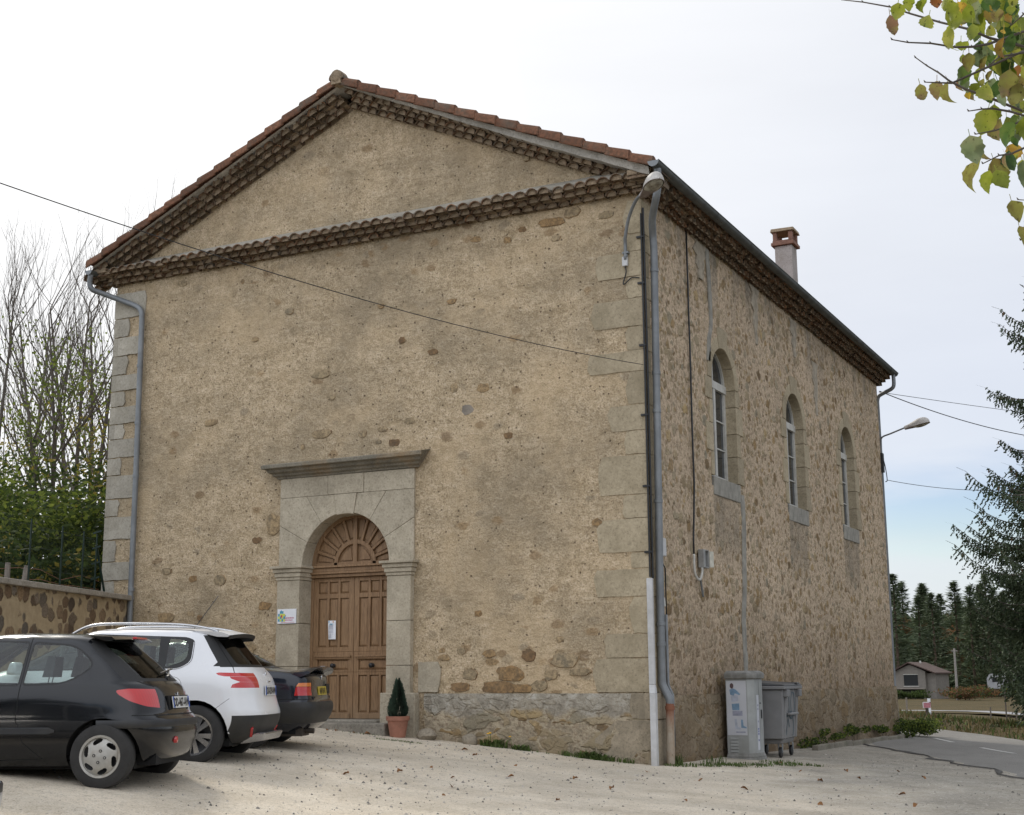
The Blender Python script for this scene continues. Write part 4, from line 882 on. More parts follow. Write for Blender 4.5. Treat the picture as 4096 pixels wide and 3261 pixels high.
# four-wheeled bin
MBG = simple('bin_grey', (.185, .183, .182), .55, 0, .12, 4, .06, dirt=(.23, .22, .21)); MBD = simple('bin_lid_dark', (.075, .077, .08), .55, 0, .25, 4, dirt=(.16, .16, .16)); MGF = simple('graffiti_paint', (.02, .07, .10), .6)
BN = thing('wheeled_bin', (.50, 4.26, gz(.5, 4.26)), 'large grey four-wheeled rubbish bin with dark lid and graffiti against the side wall', 'bin', rz=R(4))
mb = MB()
def tub(z0, z1, h0, h1, d0, d1): mb.hexa([(-d0, -h0, z0), (d0, -h0, z0), (d0, h0, z0), (-d0, h0, z0), (-d1, -h1, z1), (d1, -h1, z1), (d1, h1, z1), (-d1, h1, z1)])
tub(.22, .30, .40, .42, .25, .28); tub(.301, 1.10, .50, .575, .30, .345)
for y in (-.38, .38): mb.hexa([(.28, y-.045, .30), (.315, y-.045, .30), (.315, y+.045, .30), (.28, y+.045, .30), (.33, y-.05, 1.0), (.362, y-.05, 1.0), (.362, y+.05, 1.0), (.33, y+.05, 1.0)])
mb.build('bin_body', MBG, BN, bevel=.02, bseg=2)
mb = MB(); mb.box(-.38, .40, -.62, .62, 1.105, 1.16); mb.box(.33, .42, -.5, -.34, .98, 1.10); mb.box(.33, .42, .34, .5, .98, 1.10); mb.box(.33, .40, -.28, .28, .68, .72); mb.build('bin_rim', MBG, BN, bevel=.01)
mb = MB(); mb.hexa([(-.36, -.6, 1.163), (.41, -.6, 1.163), (.41, .6, 1.163), (-.36, .6, 1.163), (-.34, -.58, 1.24), (.36, -.58, 1.185), (.36, .58, 1.20), (-.34, .58, 1.25)]); mb.box(.10, .42, .2, .35, 1.19, 1.215); mb.build('bin_lid', MBD, BN, bevel=.015)
for sx, sy in ((-1, -1), (1, -1), (1, 1), (-1, 1)):
    wp = bpy.data.objects.new('caster', None); C.objects.link(wp); wp.parent = BN; wp.location = (sx*.22, sy*.36, 0)
    mb = MB(); mb.lathe([(0, -.025), (.07, -.025), (.085, -.018), (.085, .018), (.07, .025), (0, .025)], (0, 0, .085), 16, 'x'); mb.build('caster_wheel', MBK, wp, smooth=40)
    mb = MB(); mb.hexa([(-.035, -.02, .08), (-.03, -.02, .08), (-.03, .02, .08), (-.035, .02, .08), (-.035, -.05, .22), (-.03, -.05, .22), (-.03, .05, .22), (-.035, .05, .22)]); mb.hexa([(.03, -.02, .08), (.035, -.02, .08), (.035, .02, .08), (.03, .02, .08), (.03, -.05, .22), (.035, -.05, .22), (.035, .05, .22), (.03, .05, .22)]); mb.build('caster_fork', MZ, wp)
mb = MB()   # spray-painted loops lie on the front panel, 2 mm proud
def on(y, z): return (.301+(z-.3)/.8*.045+.006, y, z)
for path in ([(-.28, 1.02), (-.36, .9), (-.33, .72), (-.2, .66), (-.12, .8), (-.15, .98)], [(.05, 1.06), (.0, .9), (.04, .74), (.18, .66), (.26, .78), (.2, 1.0), (.12, 1.05)], [(-.1, .66), (.05, .62), (-.05, .74), (-.08, .66)], [(-.2, .62), (-.26, .45), (-.3, .36)], [(-.17, .62), (-.08, .48)], [(.12, .66), (.2, .55), (.21, .45), (.17, .33)], [(.35, .98), (.42, .85), (.38, .7), (.28, .66)]):
    pp = cr([(a, b) for a, b in path], 8); vs = []
    for i, (a, b) in enumerate(pp):
        q = pp[min(i+1, len(pp)-1)]; p_ = pp[max(i-1, 0)]; dx, dz = q[0]-p_[0], q[1]-p_[1]; l = math.hypot(dx, dz) or 1; nx_, nz_ = -dz/l*.011, dx/l*.011
        vs += [on(a+nx_, b+nz_), on(a-nx_, b-nz_)]
    mb.add(vs, [(2*i, 2*i+1, 2*i+3, 2*i+2) for i in range(len(pp)-1)])
mb.build('graffiti', MGF, BN, fix=False); BN.scale = (1, 1.14, 1.02)
mb = MB(); mb.prism([(-.42, .62), (-.34, .62), (-.34, .74), (-.42, .74)], lambda a, b: on(a, b), lambda a, b: Vector(on(a, b))-Vector((.004, 0, 0))); mb.build('sticker', simple('sticker_yellow', (.32, .33, .18), .6), BN)
# kerb stones of the little bed along the side wall
MK = m_stone('kerb_stone', (.13, .115, .095), (.27, .245, .2), (.06, .07, .03), .6)
for i, (y0, y1) in enumerate(((7.0, 8.2), (8.24, 9.7), (9.74, 11.3), (11.34, 13.0), (13.04, 14.8), (14.84, 16.0))):
    mb = MB(); z = gz(.5, (y0+y1)/2); mb.box(.42, .54, y0-(y0+y1)/2, y1-(y0+y1)/2, -.1, .10); o = mb.build('kerb_stone', MK, None, bevel=.015, bseg=2); o.location = (0, (y0+y1)/2, z); tag(o, 'weathered kerb stone edging the planting bed along the side wall', 'kerb stone', 'kerb stones of the bed by the side wall')
# ------------------------------------------------------------------ cars
def m_paint(name, col, rough=.28, coat=.8, dust=(.10, .09, .075), damt=.05, metal=0):
    t = T(name); z = t.sep()[2]
    n = t.noise(5, 6, .65); up = t.t.nodes.new('ShaderNodeNewGeometry').outputs['Normal']; nz = t.sep(up)[2]
    d = t.math('MULTIPLY', t.math('ADD', t.ramp(nz, [(.3, 0), (1, .45)]), t.ramp(z, [(.2, .45), (.6, .1)])), t.ramp(n, [(.35, .3), (.7, 1)]))
    d = t.math('MULTIPLY', d, damt*2, True)
    t.set('Base Color', t.mix(d, col, dust)).set('Roughness', t.ramp(d, [(0, rough), (.6, .6)])).set('Metallic', metal).set('Coat Weight', t.ramp(d, [(0, coat), (.5, coat*.3)])).set('Coat Roughness', .06).set('Specular IOR Level', .3); return t.m
MCG = m_carglass((.66, .74, .71)); MCGD = m_carglass((.10, .10, .10)); MCGM = m_carglass((.30, .33, .29))
MRUB = simple('rubber_seal', (.012, .012, .012), .6); MGAP = simple('panel_gap', (.004, .004, .004), .9); MTY = simple('tyre_rubber', (.028, .027, .026), .85, 0, .25, 8, .1)
def m_light(name, col):
    t = T(name); w_ = t.t.nodes.new('ShaderNodeTexWave'); w_.inputs['Scale'].default_value = 30; t.t.links.new(t.co, w_.inputs[0])
    t.set('Base Color', t.mix(t.math('MULTIPLY', w_.outputs[1], .4), col, tuple(c*.45 for c in col))).set('Roughness', .2).set('Coat Weight', 1).set('Coat Roughness', .03); return t.m
MRL = m_light('lamp_red', (.52, .018, .02)); MOL = m_light('lamp_orange', (.75, .20, .02)); MCL = simple('lamp_clear', (.5, .5, .48), .15)
MSIL = simple('wheel_silver', (.42, .41, .38), .45, .4, .15, 12, 0, dirt=(.27, .24, .19)); MCHR = simple('bright_alloy', (.55, .55, .56), .22, .9, .08)
MSEAT = simple('seat_cloth', (.10, .105, .11), .9, 0, .2, 20); MPLT = simple('plate_white', (.62, .63, .62), .4, 0, .06); MPLY = simple('plate_yellow', (.55, .42, .04), .4, 0, .1); MPB = simple('plate_blue', (.03, .10, .42), .4); MINK = simple('plate_ink', (.01, .01, .01), .5)
MPL2 = simple('bumper_plastic', (.018, .019, .021), .55, 0, .2, 6, .05, dirt=(.04, .038, .032))
class Shell:
    """body skin made of horizontal slices; x runs forward from the tail, y to the left"""
    def __init__(s, keys, nq=12, nside=30, sub=4, nf=3.2):
        K = cr(keys, sub); s.bm = bmesh.new(); s.lay = s.bm.verts.layers.float_vector.new('nrm'); rows = []
        for (z, xr, xf, w_, ar, nr, af) in K:
            half = []
            for i in range(nq+1):
                th = math.pi/2*i/nq; half.append((xr+ar*(1-max(0, math.cos(th))**(2/nr)), w_*.965*math.sin(th)**(2/nr)))
            x0 = xr+ar; x1 = xf-af
            for i in range(1, nside):
                t = i/nside; half.append((lerp(x0, x1, t), w_*(.965+.035*math.sin(math.pi*t)**.8)))
            for i in range(nq+1):
                th = math.pi/2*(1-i/nq); half.append((xf-af*(1-max(0, math.cos(th))**(2/nf)), w_*.965*math.sin(th)**(2/nf)))
            loop = half+[(x, -y) for x, y in half[-2:0:-1]]
            rows.append([s.bm.verts.new((x, y, z)) for x, y in loop])
        n = len(rows[0])
        for a, b in zip(rows, rows[1:]):
            for k in range(n): s.bm.faces.new((a[k], a[(k+1) % n], b[(k+1) % n], b[k]))
        # roof cap: strips across the top row
        top = rows[-1]; h = n//2
        for k in range(h):
            a, b, c_, d = top[k], top[k+1], top[(n-k-1) % n], top[(n-k) % n]
            f = [v for i, v in enumerate((a, b, c_, d)) if v not in (a, b, c_, d)[:i]]
            if len(f) >= 3: s.bm.faces.new(f)
        bmesh.ops.recalc_face_normals(s.bm, faces=s.bm.faces)
        s.bm.normal_update()
        if sum(f.normal.z*f.calc_area() for f in s.bm.faces if f.calc_center_median().z > 1) < 0: bmesh.ops.reverse_faces(s.bm, faces=s.bm.faces)
        s.bm.normal_update()
        for v in s.bm.verts: v[s.lay] = v.normal
        s.bvh = BVHTree.FromBMesh(s.bm)
    def cut(s, planes, cond, mi, frm=0):
        """planes: (point, outward normal); faces inside all of them get material mi"""
        cand = [f for f in s.bm.faces if f.material_index == frm and cond(f)]
        for co, no in planes:
            if not cand: return []
            geom = cand+list({e for f in cand for e in f.edges})+list({v for f in cand for v in f.verts})
            r_ = bmesh.ops.bisect_plane(s.bm, geom=geom, dist=1e-5, plane_co=co, plane_no=no)
            cand = [g for g in r_['geom'] if isinstance(g, bmesh.types.BMFace)]
            no = Vector(no); co = Vector(co); cand = [f for f in cand if (f.calc_center_median()-co).dot(no) < 0]
        for f in cand: f.material_index = mi
        return cand
    def poly(s, pts, ax, cond, mi, frm=0, extra=()):
        """convex polygon in side view (ax='y': points x,z) or rear view (ax='x': points y,z)"""
        ar = sum(a[0]*b[1]-b[0]*a[1] for a, b in zip(pts, pts[1:]+pts[:1]))
        if ar < 0: pts = pts[::-1]
        pl = list(extra)
        for a, b in zip(pts, pts[1:]+pts[:1]):
            dx, dz = b[0]-a[0], b[1]-a[1]; n = (dz, -dx)
            pl.append(((a[0], 0, a[1]), (n[0], 0, n[1])) if ax == 'y' else ((0, a[0], a[1]), (0, n[0], n[1])))
        return s.cut(pl, cond, mi, frm)
    def side(s, sg, ny=.25): return lambda f: f.normal.y*sg > ny
    def window(s, pts, sg, glass, seal, grow=.022):
        cx = sum(p[0] for p in pts)/len(pts); cz = sum(p[1] for p in pts)/len(pts)
        out = offset(pts, grow); s.poly(out, 'y', s.side(sg), seal); s.poly(pts, 'y', s.side(sg), glass, seal)
    def line(s, pts, sg, wd=.006, mi=None):
        for a, b in zip(pts, pts[1:]):
            dx, dz = b[0]-a[0], b[1]-a[1]; l = math.hypot(dx, dz); nx, nz = -dz/l*wd/2, dx/l*wd/2
            s.poly([(a[0]+nx, a[1]+nz), (a[0]-nx, a[1]-nz), (b[0]-nx, b[1]-nz), (b[0]+nx, b[1]+nz)], 'y', s.side(sg), mi)
    def surf_y(s, x, z, sg=1):
        h = s.bvh.ray_cast(Vector((x, 3*sg, z)), Vector((0, -sg, 0))); return h[0] if h[0] else Vector((x, .8*sg, z))
    def surf_x(s, y, z):
        h = s.bvh.ray_cast(Vector((-2, y, z)), Vector((1, 0, 0))); return (h[0], h[1]) if h[0] else (Vector((0, y, z)), Vector((-1, 0, 0)))
    def arch(s, xc, r, zc, depth, store):
        for sg in (1, -1):
            parts = MB(); store.append(parts)
            pts = [(xc+r*math.cos(R(a)), zc+r*math.sin(R(a))) for a in range(0, 181, 12)]+[(xc-r, -.1), (xc+r, -.1)]
            d = s.poly(pts, 'y', lambda f: f.normal.y*sg > .1 or abs(f.normal.z) > .7, 99)
            bmesh.ops.delete(s.bm, geom=[f for f in s.bm.faces if f.material_index == 99], context='FACES')
            n = 15; vs = []
            for k in range(n+1):
                a = math.pi*k/n; x, z = xc+r*math.cos(a)*1.0, zc+r*math.sin(a)*1.0
                y = s.surf_y(x, max(z, .3), sg).y
                vs += [(x, y-.002*sg, z), (x, (abs(y)-depth)*sg, z)]
            parts.add(vs, [(2*k, 2*k+1, 2*k+3, 2*k+2) for k in range(n)])
            parts.add([(xc+r*math.cos(math.pi*k/n), (.83-depth)*sg*.95, zc+r*math.sin(math.pi*k/n)) for k in range(n+1)], [tuple(range(n+1))])
    def split(s, names, root):
        """names: {index: (object name, material)}"""
        out = {}
        for mi, (nm, mt) in names.items():
            fs = [f for f in s.bm.faces if f.material_index == mi]
            if not fs: continue
            groups = [fs]
            if nm in ('window', 'tail_light'):     # each pane / lamp is its own part
                left = set(fs); groups = []
                while left:
                    st = [left.pop()]; g = []
                    while st:
                        f = st.pop(); g.append(f)
                        for e in f.edges:
                            for q in e.link_faces:
                                if q in left: left.remove(q); st.append(q)
                    groups.append(g)
                groups = [g for g in groups if sum(f.calc_area() for f in g) > .002]
            for g in groups:
                vm = {}; vs = []; ns = []; ff = []
                for f in g:
                    ii = []
                    for v in f.verts:
                        if v not in vm: vm[v] = len(vs); vs.append(v.co.copy()); ns.append(Vector(v[s.lay]).normalized() if Vector(v[s.lay]).length > .01 else v.normal.copy())
                        ii.append(vm[v])
                    ff.append(ii)
                me = bpy.data.meshes.new(nm); me.from_pydata(vs, [], ff); me.materials.append(mt); me.shade_smooth(); me.update()
                me.normals_split_custom_set_from_vertices([tuple(n) for n in ns])
                o = bpy.data.objects.new(nm, me); C.objects.link(o); o.parent = root; out.setdefault(nm, []).append(o)
        return out
def offset(pts, d):
    ar = sum(a[0]*b[1]-b[0]*a[1] for a, b in zip(pts, pts[1:]+pts[:1])); sg = 1 if ar > 0 else -1; n = len(pts); out = []
    for i in range(n):
        p, q, r_ = Vector(pts[i-1]), Vector(pts[i]), Vector(pts[(i+1) % n]); a = (q-p).normalized(); b = (r_-q).normalized()
        na = Vector((a.y, -a.x))*sg; nb = Vector((b.y, -b.x))*sg; m = (na+nb).normalized(); out.append(tuple(q+m*d/max(.5, m.dot(na))))
    return out
def rounded(pts, r_=.06, n=4):
    out = []; m = len(pts)
    for i in range(m):
        p, q, s_ = Vector(pts[i-1]), Vector(pts[i]), Vector(pts[(i+1) % m]); rr = r_ if not isinstance(r_, (list, tuple)) else r_[i]
        a = q+(p-q).normalized()*min(rr, (p-q).length*.45); b = q+(s_-q).normalized()*min(rr, (s_-q).length*.45)
        for k in range(n+1):
            t = k/n; out.append(tuple(a*(1-t)**2+q*2*t*(1-t)+b*t*t))
    return out
def wheel(root, x, y, rr, tw, rim, style, mt, sg, name='wheel'):
    W_ = bpy.data.objects.new(name, None); C.objects.link(W_); W_.parent = root; W_.location = (x, y, rr); W_.rotation_euler = (0, R(17), 0)
    mb = MB(); h = tw/2
    mb.lathe([(rim, -h*.8), (rim+.01, -h), (rr*.86, -h*1.02), (rr*.965, -h*.86), (rr, -h*.55), (rr, h*.55), (rr*.965, h*.86), (rr*.86, h*1.02), (rim+.01, h), (rim, h*.8), (rim, -h*.8)], n=44, axis='y')
    mb.build('tyre', MTY, W_, smooth=35)
    mb = MB(); o = sg*h*.72
    mb.lathe([(rim*.99, o-sg*.10), (rim*.99, o), (rim+.008, o+sg*.022), (rim-.012, o+sg*.02), (rim-.022, o-sg*.02), (0, o-sg*.09)], n=44, axis='y', mi=1)
    mb.lathe([(rim+.012, o+sg*.012), (rim+.006, o+sg*.026), (rim-.014, o+sg*.022), (rim-.018, o-sg*.005)], n=44, axis='y', mi=0)
    if style == 'cap':   # plastic trim: dished disc with six oval openings and four nuts
        nn = 144; rads = [.0, .3, .52]+[.58+.02*i for i in range(19)]+[1.0]; vs = []; 
        def hgt(q): return o+sg*(.030-.028*q**3+.006*math.cos(q*3))
        for q in rads:
            for k in range(nn): a = 2*math.pi*k/nn; vs.append((q*(rim-.004)*math.cos(a), hgt(q), q*(rim-.004)*math.sin(a)))
        fs = []
        for i in range(len(rads)-1):
            for k in range(nn):
                q = (rads[i]+rads[i+1])/2; a = (k+.5)/nn*6; t = (a-.55*(q-.7)*2) % 1-.5
                if ((q-.76)/.135)**2+(t/.30)**2 < 1: continue
                fs.append((i*nn+k, i*nn+(k+1) % nn, (i+1)*nn+(k+1) % nn, (i+1)*nn+k))
        mb.add(vs, fs)
        for k in range(4):
            a = R(45+90*k-17); mb.lathe([(.008, .0), (.014, .0), (.014, sg*.008), (.008, sg*.008)], (rim*.28*math.cos(a), hgt(.28)-sg*.002, rim*.28*math.sin(a)), 10, 'y', mi=1)
            mb.lathe([(.0, .0), (.009, .0)], (rim*.28*math.cos(a), hgt(.28)+sg*.004, rim*.28*math.sin(a)), 10, 'y', mi=0)
    else:
        for k in range(style):
            a0 = 2*math.pi*k/style
            for da in ((-.13, .13) if style == 5 else (0,)):
                a = a0+da; w0, w1 = (.022, .034) if style == 5 else (.03, .04); c_, s_ = math.cos(a), math.sin(a); c2, s2 = math.cos(a0+da*1.9), math.sin(a0+da*1.9)
                P1 = Vector((c_*rim*.16, o+sg*.012, s_*rim*.16)); P2 = Vector((c2*rim*.96, o+sg*.006, s2*rim*.96)); t1 = Vector((-s_, 0, c_)); t2 = Vector((-s2, 0, c2)); dn = Vector((0, -sg*.035, 0))
                mb.hexa([P1-t1*w0+dn, P1+t1*w0+dn, P2+t2*w1+dn, P2-t2*w1+dn, P1-t1*w0*.8, P1+t1*w0*.8, P2+t2*w1*.9, P2-t2*w1*.9])
        mb.lathe([(0, o+sg*.03), (.03, o+sg*.028), (.036, o+sg*.01), (.055, o+sg*.008), (.06, o-sg*.02)], n=20, axis='y')
    mb.build('rim', [mt, MBK], W_, smooth=30)
    return W_
def plate(root, sh, y, z, txt, yellow=False, wd=.52, ht=.11, push=.012, tilt=None):
    p, n = sh.surf_x(y, z); n = Vector((n.x, n.y*0, n.z)).normalized(); ey = Vector((0, 0, 1)); ey = (ey-n*ey.dot(n)).normalized(); ex = ey.cross(n).normalized()
    ex = Vector((0, -1, 0)); en = ex.cross(ey).normalized(); 
    if en.x > 0: en = -en
    o = p+en*push-ex*wd/2-ey*ht/2; G = bpy.data.objects.new('number_plate', None); C.objects.link(G); G.parent = root
    mb = MB(); mb.prism([(0, 0), (wd, 0), (wd, ht), (0, ht)], lambda a, b: o+ex*a+ey*b, lambda a, b: o+ex*a+ey*b-en*.01); mb.build('plate_board', MPLY if yellow else MPLT, G)
    if not yellow:
        mb = MB()
        for a, b in ((.0, .04), (wd-.04, wd)): mb.prism([(a, 0.001), (b, 0.001), (b, ht-.001), (a, ht-.001)], lambda a, b: o+ex*a+ey*b+en*.0015, lambda a, b: o+ex*a+ey*b)
        mb.build('plate_band', MPB, G)
    c_ = o+ex*(wd/2)+ey*(ht*.14)+en*.003
    text(txt, ht*1.02, MINK, G, frame(c_, ex, ey, en), .80 if len(txt) > 8 else .9, bold=.003, align='CENTER')
    return G
def interior(root, x0, x1, w_, belt, roof, seats, col=MSEAT):
    mb = MB(); mb.box(x0, x1, -w_, w_, .26, .34); mb.build('floor_pan', MBK, root)
    for (sx, sy, h) in seats:
        S = bpy.data.objects.new('seat', None); C.objects.link(S); S.parent = root; S.location = (sx, sy, 0)
        mb = MB(); mb.hexa([(-.02, -.24, .34), (.5, -.24, .34), (.5, .24, .34), (-.02, .24, .34), (-.02, -.25, .52), (.52, -.25, .56), (.52, .25, .56), (-.02, .25, .52)])
        mb.hexa([(-.06, -.24, .5), (.1, -.24, .5), (.1, .24, .5), (-.06, .24, .5), (-.24, -.20, h), (-.14, -.20, h), (-.14, .20, h), (-.24, .20, h)]); mb.build('seat_back', col, S, bevel=.04, bseg=3, smooth=60)
        mb = MB(); mb.hexa([(-.27, -.12, h+.05), (-.17, -.12, h+.05), (-.17, .12, h+.05), (-.27, .12, h+.05), (-.29, -.10, h+.24), (-.21, -.10, h+.25), (-.21, .10, h+.25), (-.29, .10, h+.24)]); mb.tube([(-.2, -.05, h-.02), (-.22, -.05, h+.08)], .006, 6); mb.tube([(-.2, .05, h-.02), (-.22, .05, h+.08)], .006, 6)
        mb.build('headrest', col, S, bevel=.035, bseg=3, smooth=60)
    mb = MB(); mb.hexa([(x1-.75, -w_, .5), (x1-.2, -w_, .5), (x1-.2, w_, .5), (x1-.75, w_, .5), (x1-.65, -w_, belt-.03), (x1-.2, -w_, belt-.02), (x1-.2, w_, belt-.02), (x1-.65, w_, belt-.03)]); mb.build('dashboard', MBK, root)
    mb = MB(); n = 20; mb.tube([(x1-.86+.10*math.sin(2*math.pi*k/n)*.5, .36+.18*math.cos(2*math.pi*k/n), belt-.07+.16*math.sin(2*math.pi*k/n)) for k in range(n+1)], .014, 6, caps=False); mb.build('steering_wheel', MBK, root, smooth=True)
    for sg in (1, -1):
        mb = MB(); mb.box(x0+.1, x1-.3, sg*w_-.03 if sg > 0 else -w_, sg*w_ if sg > 0 else -w_+.03, .3, belt-.04); mb.build('door_lining', MBK, root)
HD = R(204)
def place(root, rl, x_off, y_off, hd=HD):
    f = Vector((math.cos(hd), math.sin(hd), 0)); l = Vector((-math.sin(hd), math.cos(hd), 0)); p = Vector(rl)-f*x_off-l*y_off; root.location = p; root.rotation_euler = (0, 0, hd)

# --- compact black three-door hatchback. key: z, x_rear, x_front, half width, rear corner length, rear exponent, front corner length
def hatchback(paint, label, txt, wheels=True):
    H = thing('parked_car', (0, 0, 0), label, 'car', 'cars parked facing the stone wall')
    keys = [(.20, .18, 3.62, .70, .5, 3.0, .55), (.27, .07, 3.74, .765, .5, 3.0, .6), (.38, .02, 3.80, .805, .5, 3.0, .65), (.50, .00, 3.82, .822, .48, 3.0, .7), (.60, .012, 3.80, .826, .48, 3.0, .7), (.645, .045, 3.76, .826, .5, 3.0, .75), (.68, .075, 3.72, .826, .52, 3.0, .8),
            (.78, .095, 3.52, .822, .55, 2.9, .9), (.86, .115, 3.22, .810, .56, 2.8, 1.0), (.93, .15, 2.92, .790, .56, 2.7, .9), (.97, .195, 2.78, .772, .55, 2.6, .75), (1.06, .30, 2.60, .730, .5, 2.8, .6), (1.16, .42, 2.40, .684, .45, 3.0, .55), (1.26, .545, 2.20, .640, .42, 3.0, .5), (1.33, .63, 2.06, .608, .40, 3.0, .45), (1.375, .69, 1.95, .575, .45, 3.0, .4), (1.405, .80, 1.85, .515, .5, 2.6, .4), (1.422, .98, 1.74, .42, .5, 2.4, .4), (1.430, 1.2, 1.62, .28, .3, 2.2, .25)]
    sh = Shell(keys, sub=4)
    ins = []
    for x in (.56, 3.0): sh.arch(x, .335, .30, .30, ins)
    # windows
    q1 = rounded([(1.33, .945), (1.31, 1.325), (.92, 1.295), (.70, 1.12), (.93, .96)], [.03, .03, .10, .10, .12]); q2 = rounded([(2.70, .965), (1.385, .945), (1.37, 1.33), (1.98, 1.345), (2.30, 1.22)], [.05, .02, .03, .12, .1])
    for sg in (1, -1):
        sh.window(q1, sg, 2, 1, .018); sh.window(q2, sg, 2, 1, .018)
    rear = lambda f: f.normal.x < -.35 and f.calc_center_median().x < 1
    sh.poly(rounded([(-.665, .965), (.665, .965), (.585, 1.36), (-.585, 1.36)], .05), 'x', rear, 1)
    sh.poly(rounded([(-.52, .995), (.52, .995), (.46, 1.34), (-.46, 1.34)], .06), 'x', lambda f: f.calc_center_median().x < 1 and f.normal.x < -.3, 3, 1)
    fr = lambda f: f.normal.x > .3 and f.calc_center_median().x > 1.8 and f.normal.z < .99
    sh.poly([(-.66, .98), (.66, .98), (.55, 1.36), (-.55, 1.36)], 'x', fr, 3)
    # lamps
    for sg in (1, -1):
        tl = rounded([(-.5, .865), (.10, .89), (.36, .90), (.465, .885), (.44, .85), (.34, .79), (.20, .735), (.05, .705), (-.5, .69)], .02, 2)
        sh.poly(tl, 'y', lambda f: f.normal.y*sg > .02 and f.calc_center_median().x < .7, 4, extra=[((0, sg*.47, 0), (0, -sg, 0))])
        sh.line([(1.345, 1.38), (1.355, .95), (1.37, .62), (1.30, .42), (1.12, .27)], sg, .008, 5); sh.line([(2.62, .94), (2.66, .6), (2.6, .3)], sg, .008, 5); sh.line([(1.12, .27), (1.9, .245), (2.6, .25)], sg, .008, 5)
        sh.line([(.02, .655), (.30, .655)], sg, .008, 5)
        sh.line([(.80, 1.40), (.72, 1.30), (.62, 1.20), (.38, .99), (.17, .905)], sg, .008, 5)
    sh.poly([(-.6, .648), (.6, .648), (.6, .658), (-.6, .658)], 'x', rear, 5)
    sh.split({0: ('body', paint), 1: ('window_seal', MRUB), 2: ('window', MCG), 3: ('window', MCGM), 4: ('tail_light', MRL), 5: ('panel_gap', MGAP)}, H)
    [q.build('wheel_housing', MGAP, H, fix=False) for q in ins]
    mb = MB(); mb.box(.3, 3.5, -.62, .62, .17, .24); mb.box(.12, .3, -.55, .55, .2, .3); mb.build('underbody', MGAP, H)
    # bumper strip, side rubbing strips, tail spoiler, wiper, handle, mirror
    mb = MB(); pts = [(-y/14*.80, .56) for y in range(-14, 15)]; ring = []
    for a in range(-26, 27):
        y = a/26*.80; 
        if abs(y) < .55: p, n = sh.surf_x(y, .58); 
        else: 
            t = (abs(y)-.55)/.25; p = sh.surf_y(.10+.52*t, .58, 1 if y > 0 else -1); n = Vector((-.5, .8 if y > 0 else -.8, 0)).normalized()
        ring.append((p, Vector((n.x, n.y, 0)).normalized()))
    vs = []
    for p, n in ring: vs += [p+n*.001+Vector((0, 0, -.04)), p+n*.009+Vector((0, 0, -.03)), p+n*.010+Vector((0, 0, .022)), p+n*.001+Vector((0, 0, .034))]
    mb.add(vs, [(i*4+k, i*4+k+1, i*4+5+k, i*4+4+k) for i in range(len(ring)-1) for k in range(3)]); mb.build('bumper_strip', MPL2, H, smooth=40)
    for sg in (1, -1):
        mb = MB(); vs = []; xs = [1.0+i*.06 for i in range(6)]+[1.385+i*.2 for i in range(7)]
        for i, x in enumerate(xs):
            y = sh.surf_y(x, .52, sg).y; e = .3 if i in (0, len(xs)-1) else 1; vs += [(x, y, .52-.035*e), (x, y+sg*.014*e, .52-.025*e), (x, y+sg*.014*e, .52+.025*e), (x, y, .52+.035*e)]
        mb.add(vs, [(i*4+k, i*4+k+1, i*4+5+k, i*4+4+k) for i in range(len(xs)-1) for k in range(3)]); mb.build('side_strip', MPL2, H, smooth=40)
        p = sh.surf_y(1.60, .755, sg); mb = MB(); mb.lathe([(0, .012), (.03, .012), (.038, .006), (.04, 0)], (0, 0, 0), 16, 'y'); 
        mb.v = [(p.x+x*1.9, p.y+sg*(y), p.z+z*.95) for x, y, z in mb.v]; mb.build('door_handle', MBK, H, smooth=40)
        p = sh.surf_y(1.565, .665, sg); mb = MB(); mb.lathe([(0, .008), (.012, .006), (.014, 0)], (0, 0, 0), 12, 'y'); mb.v = [(p.x+x, p.y+sg*y, p.z+z) for x, y, z in mb.v]; mb.build('door_lock', MCHR, H, smooth=True)
        mb = MB(); mb.hexa([(2.36, sg*.78, .95), (2.52, sg*.78, .95), (2.50, sg*.93, .96), (2.36, sg*.93, .96), (2.36, sg*.79, 1.08), (2.48, sg*.79, 1.09), (2.47, sg*.92, 1.08), (2.36, sg*.92, 1.08)]); mb.build('door_mirror', MBK, H, bevel=.03, bseg=3, smooth=60)
    mb = MB(); vs = []
    for i in range(13):
        y = -.56+1.12*i/12; e = (1-abs(y/.6)**4); z0 = 1.385-.012*(y/.56)**2; vs += [(.82, y*.98, z0+.022), (.60-.02*e, y, z0+.012), (.50+.06*abs(y/.56)**3, y, z0-.016), (.66, y*.97, z0-.03)]
    mb.add(vs, [(i*4+k, i*4+(k+1) % 4, i*4+4+(k+1) % 4, i*4+4+k) for i in range(12) for k in range(4)]+[(0, 1, 2, 3), (48, 49, 50, 51)]); mb.build('tail_spoiler', paint, H, smooth=50)
    mb = MB(); mb.box(.485, .53, -.16, .16, 1.368, 1.392); mb.build('brake_light', MRL, H, bevel=.006)
    p, n = sh.surf_x(.0, .99); mb = MB(); a = p+n*.02; b = sh.surf_x(-.30, 1.06); mb.bar(a, b[0]+b[1]*.03, .02, .02); mb.bar(b[0]+b[1]*.035+Vector((0, -.1, 0)), sh.surf_x(.15, 1.02)[0]+n*.03, .012, .012); mb.lathe([(0, 0), (.035, 0), (.03, .03), (0, .035)], (p.x-.02, -.0, p.z), 12, 'x'); mb.build('rear_wiper', MBK, H, smooth=40)
    p, n = sh.surf_x(.0, .83); mb = MB()
